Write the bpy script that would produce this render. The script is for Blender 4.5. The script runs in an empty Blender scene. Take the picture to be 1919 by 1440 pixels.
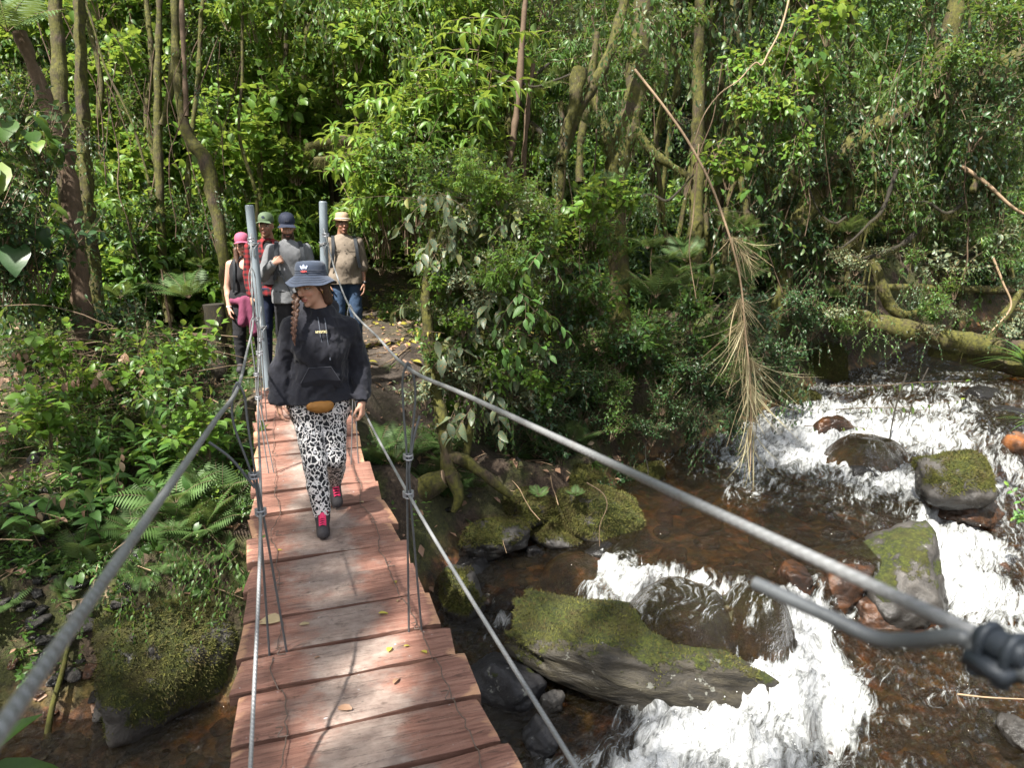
import bpy, bmesh, math, random
import numpy as np
from mathutils import Vector, Matrix, Euler
SC = bpy.context.scene
COL = SC.collection
rad = math.radians
# ------------------------------------------------------------ camera, sky, sun, exposure
FPX = 1280.0
CAM = np.array([-.35, 0.0, 1.75])
YAW = math.atan(.3471); PITCH = math.atan(.2211)
FW = np.array([math.sin(YAW)*math.cos(PITCH), math.cos(YAW)*math.cos(PITCH), -math.sin(PITCH)])
RT = np.array([math.cos(YAW), -math.sin(YAW), 0.0]); UP = np.cross(RT, FW)
cd = bpy.data.cameras.new('camera'); cam = bpy.data.objects.new('camera', cd); COL.objects.link(cam)
cam.location = CAM; cam.rotation_euler = (math.pi/2-PITCH, 0, -YAW)
cd.sensor_width = 36; cd.lens = 36*FPX/1919; cd.clip_start = .02; cd.clip_end = 500
cd.dof.use_dof = True; cd.dof.focus_distance = 4.6; cd.dof.aperture_fstop = 4.0
SC.camera = cam
SUN_EL, SUN_AZ = 56, 238         # azimuth of the sun, degrees clockwise from +Y
w = bpy.data.worlds.new('World'); SC.world = w; w.use_nodes = True
nt = w.node_tree; bg = nt.nodes['Background']
sky = nt.nodes.new('ShaderNodeTexSky'); sky.sky_type = 'NISHITA'; sky.sun_disc = False
sky.sun_elevation = rad(SUN_EL); sky.sun_rotation = rad(SUN_AZ); sky.air_density = 1.2; sky.dust_density = 3.0
cl = nt.nodes.new('ShaderNodeMix'); cl.data_type = 'RGBA'; cl.inputs[0].default_value = .55; cl.inputs[7].default_value = (4.2, 4.1, 3.9, 1)   # thin white cloud over the blue
nt.links.new(sky.outputs[0], cl.inputs[6]); nt.links.new(cl.outputs[2], bg.inputs[0]); bg.inputs[1].default_value = .085
sl = bpy.data.lights.new('sun', 'SUN'); sun = bpy.data.objects.new('sun', sl); COL.objects.link(sun)
sl.energy = 4.0; sl.angle = rad(1.2); sl.color = (1, .95, .86)
sd = Vector((math.sin(rad(SUN_AZ))*math.cos(rad(SUN_EL)), math.cos(rad(SUN_AZ))*math.cos(rad(SUN_EL)), math.sin(rad(SUN_EL))))
sun.rotation_euler = sd.to_track_quat('Z', 'Y').to_euler()
SC.view_settings.view_transform = 'Standard'; SC.view_settings.look = 'None'
SC.view_settings.exposure = 1.85; SC.view_settings.gamma = 1
SC.render.engine = 'CYCLES'
SC.cycles.max_bounces = 7; SC.cycles.transparent_max_bounces = 10; SC.cycles.transmission_bounces = 4
SC.cycles.diffuse_bounces = 3; SC.cycles.glossy_bounces = 3; SC.cycles.use_denoising = True
SC.cycles.caustics_reflective = False; SC.cycles.caustics_refractive = False
SC.cycles.sample_clamp_indirect = 4

# ------------------------------------------------------------ measuring helpers
def ray(px, py): return FW + RT*(px-960)/FPX - UP*(py-720)/FPX
def atY(px, py, Y):
    d = ray(px, py); return CAM + d*((Y-CAM[1])/d[1])
def atz(px, py, z):
    d = ray(px, py); return CAM + d*((z-CAM[2])/d[2])
def atd(px, py, t): return CAM + ray(px, py)*t

# ------------------------------------------------------------ numpy noise
def _h(i, j, k, s):
    n = (i*374761393 + j*668265263 + k*1274126177 + s*974634777) & 0xffffffff
    n = ((n ^ (n >> 13))*1103515245) & 0xffffffff
    n = ((n ^ (n >> 15))*2246822519) & 0xffffffff
    return ((n ^ (n >> 16)) & 0xffffff)/float(0xffffff)
def vn(P, s=0):
    P = np.asarray(P, float); f = np.floor(P).astype(np.int64); t = P-f; t = t*t*(3-2*t)
    i, j, k = f[..., 0], f[..., 1], f[..., 2]; x, y, z = t[..., 0], t[..., 1], t[..., 2]
    r = 0
    for a in (0, 1):
        for b in (0, 1):
            for c in (0, 1):
                r = r + _h(i+a, j+b, k+c, s)*(x if a else 1-x)*(y if b else 1-y)*(z if c else 1-z)
    return r*2-1
def fbm(P, o=4, s=0):
    P = np.asarray(P, float); r = 0; a = 1.0; t = 0
    for q in range(o):
        r = r + a*vn(P*2**q+17.3*q, s+q); t += a; a *= .5
    return r/t
def sstep(a, b, x):
    t = np.clip((x-a)/(b-a), 0, 1); return t*t*(3-2*t)

# ------------------------------------------------------------ objects
def tag(o, label=None, cat=None, group=None, kind=None):
    if label: o['label'] = label
    if cat: o['category'] = cat
    if group: o['group'] = group
    if kind: o['kind'] = kind
    return o
def empty(name, loc=(0, 0, 0), rz=0):
    o = bpy.data.objects.new(name, None); COL.objects.link(o); o.empty_display_size = .1
    o.location = loc; o.rotation_euler = (0, 0, rz); return o
def mkmesh(name, V, Fq, mats, smooth=True, attrs=None, mi=None):
    """V (n,3); Fq (m,4) or (m,3) int array, or a list of such arrays"""
    me = bpy.data.meshes.new(name); V = np.asarray(V, np.float32)
    Fs = Fq if isinstance(Fq, list) else [Fq]
    Fs = [np.asarray(f, np.int32) for f in Fs if len(f)]
    me.vertices.add(len(V)); me.vertices.foreach_set('co', V.ravel())
    nl = sum(f.size for f in Fs); nf = sum(len(f) for f in Fs)
    me.loops.add(nl); me.polygons.add(nf)
    me.loops.foreach_set('vertex_index', np.concatenate([f.ravel() for f in Fs]) if nl else [])
    tot = np.concatenate([np.full(len(f), f.shape[1], np.int32) for f in Fs]) if nf else np.zeros(0, np.int32)
    st = np.concatenate([[0], np.cumsum(tot)[:-1]]).astype(np.int32) if nf else tot
    me.polygons.foreach_set('loop_start', st)
    me.update(calc_edges=True)
    me.polygons.foreach_set('use_smooth', np.full(nf, smooth))
    for m in (mats if isinstance(mats, (list, tuple)) else [mats]): me.materials.append(m)
    if mi is not None: me.polygons.foreach_set('material_index', np.asarray(mi, np.int32))
    for k, a in (attrs or {}).items():
        a = np.asarray(a, np.float32)
        if a.ndim == 1:
            at = me.attributes.new(k, 'FLOAT', 'POINT'); at.data.foreach_set('value', a)
        else:
            at = me.attributes.new(k, 'FLOAT_VECTOR', 'POINT'); at.data.foreach_set('vector', a.ravel())
    return me
def mobj(name, me, parent=None, loc=None, rot=None, sc=None):
    o = bpy.data.objects.new(name, me); COL.objects.link(o)
    if parent is not None: o.parent = parent
    if loc is not None: o.location = loc
    if rot is not None: o.rotation_euler = rot
    if sc is not None: o.scale = (sc,)*3 if np.isscalar(sc) else sc
    return o
class Acc:
    """collects pieces of geometry for one mesh"""
    def __init__(s): s.V = []; s.F4 = []; s.F3 = []; s.A = []; s.n = 0; s.m4 = []; s.m3 = []
    def add(s, V, F, tint=None, mi=0):
        V = np.asarray(V, float).reshape(-1, 3); F = np.asarray(F, int)
        s.V.append(V)
        (s.F4 if F.shape[1] == 4 else s.F3).append(F+s.n)
        (s.m4 if F.shape[1] == 4 else s.m3).append(np.full(len(F), mi))
        if tint is None: tint = np.zeros(len(V))
        s.A.append(np.broadcast_to(np.asarray(tint, float), (len(V),)))
        s.n += len(V); return s
    def tube(s, pts, r, n=6, tint=.5, cap=True, mi=0, rough=0, seed=0):
        P = np.asarray(pts, float); m = len(P)
        r = np.broadcast_to(np.asarray(r, float), (m,))
        T = np.gradient(P, axis=0); T /= np.linalg.norm(T, axis=1)[:, None]+1e-9
        a = np.array([0, 0, 1.0]) if abs(T[0][2]) < .9 else np.array([1.0, 0, 0])
        N = np.cross(T[0], a); N /= np.linalg.norm(N); Ns = []
        for t in T:
            N = N-t*(N@t); N /= np.linalg.norm(N)+1e-9; Ns.append(N)
        Ns = np.array(Ns); B = np.cross(T, Ns); th = np.arange(n)*2*math.pi/n
        rr = r[:, None]*np.ones(n)
        ring = P[:, None]+rr[..., None]*(Ns[:, None]*np.cos(th)[None, :, None]+B[:, None]*np.sin(th)[None, :, None])
        if rough:
            nz = fbm(ring*rough, 3, seed); nrm = ring-P[:, None]
            ring = ring+nrm*nz[..., None]*.5
        V = ring.reshape(-1, 3)
        i = np.arange(m-1)[:, None]*n; j = np.arange(n)[None]; j2 = (j+1) % n
        F = np.stack([i+j, i+j2, i+n+j2, i+n+j], -1).reshape(-1, 4)
        s.add(V, F, tint, mi)
        if cap:
            for e, b in ((0, 0), (m-1, (m-1)*n)):
                base = s.n; c = P[e]; vv = np.vstack([V[b:b+n], c])
                k = np.arange(n); ff = np.stack([k, (k+1) % n, np.full(n, n)], 1)
                if e == 0: ff = ff[:, ::-1]
                s.add(vv, ff, tint, mi)
        return s
    def box(s, c, h, R=None, tint=.5, mi=0):
        v = np.array([[x, y, z] for x in (-1, 1) for y in (-1, 1) for z in (-1, 1)], float)*np.asarray(h)
        if R is not None: v = v@np.asarray(R).T
        f = [[0, 1, 3, 2], [4, 6, 7, 5], [0, 4, 5, 1], [2, 3, 7, 6], [0, 2, 6, 4], [1, 5, 7, 3]]
        return s.add(v+np.asarray(c), f, tint, mi)
    def mesh(s, name, mats, smooth=True):
        V = np.vstack(s.V); Fs = []; mi = []
        if s.F4: Fs.append(np.vstack(s.F4)); mi.append(np.concatenate(s.m4))
        if s.F3: Fs.append(np.vstack(s.F3)); mi.append(np.concatenate(s.m3))
        return mkmesh(name, V, Fs, mats, smooth, {'tint': np.concatenate(s.A)}, np.concatenate(mi))
    def obj(s, name, mats, parent=None, smooth=True, **k): return mobj(name, s.mesh(name, mats, smooth), parent, **k)

# ------------------------------------------------------------ materials
class NT:
    def __init__(s, name):
        s.m = bpy.data.materials.new(name); s.m.use_nodes = True; s.t = s.m.node_tree
        s.t.nodes.clear(); s.out = s.n('OutputMaterial')
    def n(s, typ, **k):
        nd = s.t.nodes.new('ShaderNode'+typ)
        for a, b in k.items():
            if a == 'i':
                for q, v in b.items(): s.set(nd, q, v)
            else: setattr(nd, a, b)
        return nd
    def set(s, nd, q, v):
        sock = nd.inputs[q]
        if isinstance(v, bpy.types.NodeSocket): s.t.links.new(v, sock)
        elif isinstance(v, (tuple, list)) and len(v) == 3 and sock.type == 'RGBA': sock.default_value = (*v, 1)
        else: sock.default_value = v
    def attr(s, name, vec=False):
        a = s.n('Attribute'); a.attribute_name = name; return a.outputs['Vector' if vec else 'Fac']
    def coord(s, which='Object', scale=None):
        c = s.n('TexCoord').outputs[which]
        return s.vscale(c, scale) if scale is not None else c
    def vscale(s, v, sc):
        m = s.n('Mapping'); s.set(m, 'Vector', v); m.inputs['Scale'].default_value = sc if isinstance(sc, (tuple, list)) else (sc,)*3
        return m.outputs[0]
    def noise(s, v, scale=5, detail=4, rough=.55, dist=0, out='Fac'):
        n = s.n('TexNoise', i={'Vector': v, 'Scale': scale, 'Detail': detail, 'Roughness': rough, 'Distortion': dist}); return n.outputs[out]
    def ramp(s, f, *stops, ease=False):
        r = s.n('ValToRGB'); e = r.color_ramp.elements
        if ease: r.color_ramp.interpolation = 'EASE'
        for i, (p, c) in enumerate(stops):
            if not isinstance(c, (tuple, list)): c = (c, c, c)
            el = e[i] if i < 2 else e.new(p)
            el.position = p; el.color = (*c, 1)
        s.set(r, 0, f); return r.outputs[0]
    def mix(s, f, a, b, mode='MIX'):
        m = s.n('Mix', data_type='RGBA', blend_type=mode)
        s.set(m, 0, f); s.set(m, 6, a); s.set(m, 7, b); return m.outputs[2]
    def math(s, op, a, b=0.0, clamp=False):
        m = s.n('Math', operation=op, use_clamp=clamp); s.set(m, 0, a); s.set(m, 1, b); return m.outputs[0]
    def bump(s, h, st=.5, d=.01, nrm=None):
        b = s.n('Bump', i={'Height': h, 'Strength': st, 'Distance': d})
        if nrm is not None: s.set(b, 'Normal', nrm)
        return b.outputs[0]
    def pbr(s, col, rough=.6, **k):
        p = s.n('BsdfPrincipled'); s.set(p, 'Base Color', col); s.set(p, 'Roughness', rough)
        for a, b in k.items(): s.set(p, a.replace('_', ' '), b)
        s.t.links.new(p.outputs[0], s.out.inputs[0]); s.p = p; return s.m
    def surf(s, sh): s.t.links.new(sh, s.out.inputs[0]); return s.m
def flat(name, c, r=.6, var=.25, sc=20, bump=.2, **k):
    m = NT(name); v = m.coord(); f = m.noise(v, sc, 3)
    col = m.mix(f, tuple(x*(1-var) for x in c), tuple(min(1, x*(1+var)) for x in c))
    return m.pbr(col, r, Normal=m.bump(m.noise(v, sc*3, 3), bump, .002), **k)
def leafmat(name, dark, mid, yel, rough=.42, trans=.35, spec=.5, spots=0):
    m = NT(name); t = m.attr('tint'); oi = m.n('ObjectInfo').outputs['Random']
    col = m.ramp(t, (0, dark), (.55, mid), (.93, mid), (1.0, yel))
    col = m.mix(m.math('MULTIPLY', oi, .45), col, tuple(x*.5 for x in dark))
    v = m.n('NewGeometry').outputs['Position']
    nz = m.noise(v, 60, 2)
    col = m.mix(m.math('MULTIPLY', nz, .35), col, tuple(min(1, x*1.7) for x in mid))
    if spots: col = m.mix(m.ramp(m.noise(v, 45, 4), (.55, 0), (.62, 1)), col, (.25, .18, .07))
    back = m.n('NewGeometry').outputs['Backfacing']
    col2 = m.mix(m.math('MULTIPLY', back, .35), col, (.22, .27, .15))
    p = m.n('BsdfPrincipled', i={'Base Color': col2, 'Roughness': rough, 'Specular IOR Level': spec, 'Normal': m.bump(m.noise(v, 90, 2), .25, .003)})
    tr = m.n('BsdfTranslucent', i={'Color': m.mix(.55, col, yel, 'MIX')})
    mx = m.n('MixShader'); m.set(mx, 0, trans); m.set(mx, 1, p.outputs[0]); m.set(mx, 2, tr.outputs[0])
    return m.surf(mx.outputs[0])
M = {}
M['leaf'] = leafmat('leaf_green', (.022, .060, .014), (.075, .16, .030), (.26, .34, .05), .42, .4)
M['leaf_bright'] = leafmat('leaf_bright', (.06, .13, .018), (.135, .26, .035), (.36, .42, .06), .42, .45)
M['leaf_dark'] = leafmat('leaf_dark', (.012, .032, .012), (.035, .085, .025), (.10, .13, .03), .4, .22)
M['leaf_silver'] = leafmat('leaf_silver', (.055, .085, .045), (.14, .19, .11), (.30, .30, .08), .42, .2, .6, 1)
M['leaf_herb'] = leafmat('leaf_herb', (.045, .105, .025), (.10, .22, .05), (.22, .32, .05), .5, .3)
M['fern'] = leafmat('fern_green', (.035, .075, .02), (.09, .165, .045), (.22, .26, .06), .55, .35)
M['dryleaf'] = leafmat('dry_leaf', (.13, .07, .04), (.33, .20, .13), (.5, .38, .26), .6, .15)
M['yellowleaf'] = leafmat('yellow_leaf', (.25, .22, .04), (.5, .46, .08), (.7, .55, .15), .5, .35)
M['straw'] = leafmat('straw', (.20, .15, .07), (.48, .38, .22), (.62, .52, .34), .6, .2)
def m_moss():
    m = NT('moss'); v = m.n('NewGeometry').outputs['Position']; t = m.attr('tint')
    f = m.noise(v, 18, 5); g = m.noise(v, 5, 3)
    c = m.ramp(f, (.3, (.022, .024, .005)), (.55, (.085, .085, .014)), (.8, (.20, .18, .03)))
    c = m.mix(m.ramp(g, (.42, 0), (.62, 1)), c, (.065, .045, .016))
    c = m.mix(m.math('MULTIPLY', t, .45), c, (.12, .135, .022))
    return m.pbr(c, .9, Normal=m.bump(m.noise(v, 120, 4), .8, .01))
M['moss'] = m_moss()
def m_bark():
    m = NT('mossy_bark'); v = m.n('NewGeometry').outputs['Position']
    s = m.vscale(v, (1, 1, .25)); f = m.noise(s, 45, 5, .65)
    c = m.ramp(f, (.3, (.012, .009, .006)), (.7, (.085, .058, .036)))
    g = m.ramp(m.noise(v, 3.2, 5, .65), (.36, 0), (.52, 1))
    mo = m.ramp(m.noise(v, 25, 4), (.3, (.022, .023, .005)), (.75, (.12, .115, .018)))
    c = m.mix(g, c, mo)
    c = m.mix(m.ramp(m.noise(v, 14, 3), (.70, 0), (.73, 1)), c, (.20, .22, .17))
    return m.pbr(c, .9, Normal=m.bump(f, .9, .015))
M['bark'] = m_bark()
M['darkbark'] = flat('dark_bark', (.022, .018, .012), .9, .5, 25, .8)
M['twig'] = flat('twig', (.16, .11, .07), .8, .5, 30)
M['palebark'] = flat('pale_bark', (.30, .21, .13), .75, .35, 20)
M['root'] = flat('root', (.10, .065, .04), .85, .5, 25)
def m_rock(name, cols, wetcol=(.012, .011, .010), mosslo=.45, stretch=(1, 1, 1), orange=0):
    m = NT(name); o = m.coord('Object'); v = m.vscale(o, stretch)
    n1 = m.noise(v, 3.0, 9, .68, .9); n2 = m.noise(v, 16, 7, .72); geo = m.n('NewGeometry')
    c = m.ramp(n1, (.3, cols[0]), (.5, cols[1]), (.7, cols[2]))
    c = m.mix(m.ramp(n2, (.35, .55), (.6, 0)), c, (.02, .018, .016))
    if orange: c = m.mix(m.ramp(m.noise(o, 4, 5, .6), (.45, 0), (.58, 1)), c, (.24, .085, .022))
    lich = m.ramp(m.noise(o, 9, 5, .7), (.63, 0), (.66, 1))
    c = m.mix(m.math('MULTIPLY', lich, .45), c, (.33, .34, .30))
    wet = m.attr('wet')
    wetc = m.mix(.72, c, wetcol)
    c = m.mix(wet, c, wetc)
    up = m.n('SeparateXYZ'); m.set(up, 0, geo.outputs['Normal'])
    mf = m.math('ADD', m.attr('moss'), m.math('MULTIPLY', m.math('SUBTRACT', m.noise(o, 7, 6, .7), .5), 1.5))
    mf = m.math('ADD', mf, m.math('MULTIPLY', up.outputs[2], .18))
    mk = m.ramp(mf, (mosslo, 0), (mosslo+.12, 1))
    mc = m.ramp(m.noise(o, 28, 5, .7), (.3, (.010, .014, .003)), (.52, (.040, .052, .006)), (.78, (.12, .135, .014)))
    mc = m.mix(m.ramp(m.noise(o, 2.6, 3), (.45, 0), (.7, .7)), mc, (.07, .052, .014))
    c = m.mix(mk, c, mc)
    rg = m.math('ADD', m.math('MULTIPLY', wet, -.42), .62)
    rg = m.math('MAXIMUM', rg, m.math('MULTIPLY', mk, .92))
    b1 = m.bump(m.math('ADD', n1, m.math('MULTIPLY', n2, .3)), .7, .05)
    b2 = m.bump(m.math('MULTIPLY', m.noise(o, 110, 4, .7), mk), .9, .02, b1)
    return m.pbr(c, rg, Normal=b2)
M['rock'] = m_rock('river_rock', ((.025, .022, .02), (.062, .057, .052), (.13, .12, .11)))
M['rock_slab'] = m_rock('striped_rock', ((.010, .009, .007), (.036, .030, .020), (.10, .088, .058)), stretch=(1.0, 2.0, 3.4))
M['rock_orange'] = m_rock('rusty_rock', ((.04, .02, .014), (.13, .055, .025), (.26, .12, .05)), orange=1)
M['rock_dark'] = m_rock('dark_rock', ((.010, .010, .012), (.026, .026, .03), (.06, .06, .065)))
LMK = [(110, 250, 'the leftmost trunk'), (155, 450, 'the leaning dark trunk'), (300, 350, 'the slender pale trunk'), (370, 270, 'the crooked mossy trunk'), (418, 600, 'the tree stump'), (470, 390, 'the left post'), (606, 380, 'the right post'), (640, 400, 'the straw hat'), (700, 270, 'the yellow mossy branch'),
 (810, 200, 'the bright long leaved sapling'), (890, 130, 'the bromeliad tuft'), (972, 150, 'the slim dark trunk'), (1090, 130, 'the orange moss clump'), (1060, 300, 'the forked mossy trunk'), (1190, 200, 'the thick shaggy trunk'), (1160, 500, 'the foot of the shaggy trunk'), (1308, 250, 'the reddish trunk'), (1330, 340, 'the dead bamboo stem'), (1395, 600, 'the straw tufts'), (1430, 110, 'the hooked pale twig'),
 (1600, 265, 'the arching mossy limb'), (1780, 90, 'the limb joining at top right'), (1480, 470, 'the drooping end of the limb'), (1650, 600, 'the fallen log'), (1850, 540, 'the level mossy pole'), (1850, 350, 'the slanting dead cane'), (1120, 950, 'the flat topped boulder'), (1082, 880, 'the rounded mossy boulder'), (830, 750, 'the small pale trunk'), (760, 600, 'the muddy trail'), (870, 560, 'the silvery shrub'), (1000, 560, 'the root curtain'), (250, 700, 'the brush pile'), (50, 60, 'the tree fern fronds'), (10, 400, 'the giant ribbed leaves'), (1900, 200, 'the right edge of the forest'), (1200, 780, 'the shaded pool bank')]
USED = {}
KADJ = {'shrub': 'green leafy shrub', 'bright': 'bright broad leaved shrub', 'dark': 'dark green shrub', 'fine': 'fine leaved shrub', 'sapling': 'slender sapling', 'tallbright': 'tall long leaved sapling', 'vine': 'hanging leafy vine', 'vinedark': 'dark small leaved vine', 'fern': 'fern', 'heart': 'heart leaved plant', 'tuft': 'grassy tuft', 'bamboo': 'feathery bamboo', 'silver': 'greyish shrub', 'mini': 'low seedling'}
LMW = [(355, 1250, 'the big mossy boulder left of the bridge'), (262, 1150, 'the rock under the vines'), (130, 1200, 'the mossy cane'), (60, 1100, 'the left gravel bank'), (60, 1400, 'the lower left corner'), (230, 1330, 'the dark stone heap'), (400, 1420, 'the bottom of the left water'), (1120, 960, 'the flat topped mossy boulder'), (1082, 895, 'the rounded mossy boulder'), (985, 940, 'the low mossy knob'), (930, 1000, 'the grey rock with a bare patch'), (868, 1120, 'the dark boulder by the planks'), (925, 1120, 'the grey and red rock'),
 (1200, 1240, 'the long striped slab'), (1278, 1100, 'the round fall boulder'), (1420, 1120, 'the orange fall'), (1670, 1080, 'the ledge with the green spine'), (1790, 900, 'the mossy boulder in the rapids'), (1620, 830, 'the upstream hump'), (1250, 980, 'the quiet edge of the pool'), (1450, 1000, 'the middle of the pool'), (1590, 950, 'the upper end of the pool'), (1640, 1260, 'the dark eddy below the dam'), (1800, 1340, 'the rippled water at lower right'), (1700, 1420, 'the bottom edge right of the foam'), (840, 890, 'the sawn root stump'), (900, 920, 'the mossy roots'), (1000, 1080, 'the small side pool')]
def nearlabel(noun, sizes, px, py, group, LM):
    lm = sorted(LM, key=lambda l: (l[0]-px)**2+(l[1]-py)**2)[:5]
    for sz in ('',)+tuple(sizes):
        for x, y, ph in lm:
            dx, dy = px-x, py-y; r_ = math.hypot(dx, dy)
            if r_ < 28: w_ = 'right at'
            else:
                v_ = 'above' if dy < -.4*r_ else 'below' if dy > .4*r_ else ''; h_ = 'left' if dx < -.4*r_ else 'right' if dx > .4*r_ else ''
                w_ = (v_+' and '+h_+' of' if v_ and h_ else v_ if v_ else h_+' of')
                w_ = ('just ' if r_ < 70 else 'well ' if r_ > 150 else '')+w_
            lb = (sz+' '+noun).strip()+' '+w_+' '+ph
            if lb not in USED: USED[lb] = group; return lb
    for x, y, ph in lm:
        lb = (sz+' '+noun).strip()+' among others near '+ph
        if USED.get(lb, group) == group: USED[lb] = group; return lb
    return lb
def autolabel(k, px, py, d, s, group): return nearlabel(KADJ[k], ('small' if s < .42 else 'large' if s > .7 else 'middle sized', 'leaning'), px, py, group, LMK+LMW)
def pxof(q): v = np.asarray(q)-CAM; t = v@FW; return 960+FPX*(v@RT)/t, 720-FPX*(v@UP)/t
# ------------------------------------------------------------ river and terrain
WC = []   # water control points: x, y, z, foam
def wp(px, py, z, f): q = atz(px, py, z); WC.append((q[0], q[1], z, f))
for a in [(1900,722,-.55,.45),(1800,735,-.6,.55),(1700,748,-.7,.6),(1600,775,-.85,.7),(1550,800,-1.0,.9),(1650,820,-1.0,.95),(1750,790,-.85,.85),(1900,790,-.7,.45),
 (1500,860,-1.15,.95),(1600,870,-1.15,.85),(1450,845,-1.18,.95),(1400,880,-1.2,.7),(1330,890,-1.2,.42),(1660,890,-1.18,.85),(1400,930,-1.2,.5),(1550,930,-1.2,.52),(1300,925,-1.2,.15),(1690,850,-1.1,.6),
 (1250,930,-1.2,.05),(1250,1000,-1.2,0),(1350,1000,-1.2,.02),(1450,1000,-1.2,.04),(1550,1000,-1.2,.08),(1650,975,-1.2,.36),(1690,945,-1.19,.6),(1210,1030,-1.22,.02),(1380,1060,-1.22,.0),(1500,1060,-1.22,.06),(1600,1030,-1.2,.06),(1460,1092,-1.24,.12),
 (1290,1190,-1.6,.95),(1430,1185,-1.62,1),(1490,1190,-1.66,1),(1150,1130,-1.5,1),(1210,1165,-1.55,1),(1110,1100,-1.47,.8),(1175,1050,-1.26,.6),(1340,1205,-1.66,.9),(1250,1215,-1.62,.9),
 (1500,1260,-1.72,1),(1400,1250,-1.68,1),(1560,1310,-1.78,.95),(1450,1370,-1.82,1),(1300,1390,-1.85,1),(1150,1410,-1.88,.62),(1060,1380,-1.9,.25),(1200,1450,-1.9,1),(1550,1400,-1.85,.9),(1350,1320,-1.8,.95),(1050,1330,-1.88,.1),(960,1300,-1.88,.05),
 (1600,1440,-1.86,.5),(1400,1480,-1.88,.8),(1100,1500,-1.9,.6),
 (900,1080,-1.5,0),(1000,1080,-1.5,.03),(1055,1110,-1.5,.22),(960,1115,-1.5,0),(900,1150,-1.65,.1),(930,1190,-1.75,.35),(1100,1175,-1.6,.6),
 (1790,1000,-1.42,1),(1805,1080,-1.58,1),(1850,1140,-1.66,.9),(1880,1000,-1.48,.6),(1910,1080,-1.6,.4),(1770,950,-1.28,.9),(1855,1050,-1.55,1),(1830,1180,-1.7,.7),
 (1650,1240,-1.74,.3),(1750,1250,-1.75,.36),(1700,1320,-1.8,.28),(1850,1250,-1.75,.4),(1800,1290,-1.78,.5),(1900,1350,-1.8,.34),(1700,1400,-1.83,.26),(1850,1420,-1.84,.34),(1620,1200,-1.72,.3),(1780,1350,-1.8,.3),(1840,1210,-1.72,.7)]: wp(*a)  # raised foam in the lower right stands in for white glints
WC += [(0,4,-1.9,.2),(.5,3,-1.9,.45),(-1,4,-1.92,.1),(-2,4.5,-1.95,.1),(-5,4,-2.1,.1),(-10,3,-2.4,.2),(2,2,-1.9,.4),(4,1.5,-1.85,.3),(14,9.5,-.3,.4),(18,10,0,.3),(9,5.5,-1.0,.4),(7,3,-1.6,.4),(12,7,-.6,.3),(.6,4.5,-1.9,.12)]
WC = np.array(WC)
POLY = np.array([(-14,4.6),(-6,5.4),(-3.2,5.5),(-2.3,5.45),(-1.6,5.3),(-.87,5.1),(-.2,5.0),(.5,5.3),(1.0,5.9),(1.5,6.35),(2.3,6.3),(3.2,6.6),(3.9,7.4),(5.0,7.8),(5.9,8.0),(7.2,8.5),(8.6,9.3),(10,9.9),(12,10.4),(18,12),(24,14),(24,9),(18,7.5),(12,5.9),(9.5,4.6),(7.6,3),(6.4,1.2),(4.5,.5),(0,.2),(-5,.4),(-14,-.5)], float)
def sdpoly(x, y):
    d = np.full(x.shape, 1e9); ins = np.zeros(x.shape, bool)
    for k in range(len(POLY)):
        ax, ay = POLY[k]; bx, by = POLY[(k+1) % len(POLY)]
        ex, ey = bx-ax, by-ay; t = np.clip(((x-ax)*ex+(y-ay)*ey)/(ex*ex+ey*ey), 0, 1)
        d = np.minimum(d, np.hypot(x-ax-t*ex, y-ay-t*ey))
        c = (ay > y) != (by > y)
        ins ^= c & (x < (bx-ax)*(y-ay)/(by-ay+1e-12)+ax)
    return np.where(ins, -d, d)
def idw(C, x, y, p=4, cols=(2,)):
    sh = x.shape; x = x.ravel(); y = y.ravel(); out = [np.zeros(len(x)) for _ in cols]; W = np.zeros(len(x))
    for c in C:
        wgt = 1/(((x-c[0])**2+(y-c[1])**2)+.004)**(p/2); W += wgt
        for o, k in zip(out, cols): o += wgt*c[k]
    return [(o/W).reshape(sh) for o in out]
TC = np.array([(0,7.45,.12),(-.5,7.6,.15),(0,8,.2),(-.6,8.6,.12),(1,9,.28),(.4,8.2,.25),(1.5,11,.4),(2,13,.6),(0,10,.3),(-1.2,9.6,.1),(0,6.7,-.5),(-.5,6.7,-.5),(.5,6.7,-.55),(0,6,-1.1),(-2,8,-.15),(-3,7,-.7),(-4,9,0),
 (-2,6.3,-1.1),(-1.2,6.6,-.8),(-1.4,7.4,-.4),(-6,8,-.2),(-8,12,1),(-3,12,.6),(0,15,1.4),(0,18,3.5),(-6,18,4),(6,18,3.5),(3,10,.35),(2,8.4,-.1),(1.4,7.3,-.55),(1.2,6.7,-.9),(2.4,7.2,-.9),(5,10,0),(8,11,.4),(11,13,1.4),(14,14,1.8),(12,18,4.5),
 (0,-1,-.1),(-3,-1,0),(4,-1,0),(9,1,.3),(14,4,1),(22,5,3),(-14,8,1),(-14,-3,1),(20,16,4)])
def pad(x, y):      # smoothed IDW target of the dry land, rising into a hill behind
    t = idw(TC, x, y, 3)[0]
    return t + np.maximum(0, y-17)*.55 + np.maximum(0, np.abs(x)-14)*.4
GATES = []
def water_z(x, y): return idw(WC, x, y, 4)[0]
def ground_z(x, y, wz=None):
    x = np.asarray(x, float); y = np.asarray(y, float); d = sdpoly(x, y)
    if wz is None: wz = water_z(x, y)
    t = pad(x, y); P = np.stack([x, y, x*0], -1)
    n = fbm(P*1.3, 4, 3)*.12+fbm(P*6, 3, 9)*.03
    land = np.minimum(t+n, wz-.1+np.maximum(d, 0)*1.5+np.maximum(d, 0)**2*.6+n*.7)
    bed = wz-.12-.16*sstep(0, .8, -d)+n*.6
    return np.where(d > 0, np.maximum(land, bed), bed)
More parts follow.
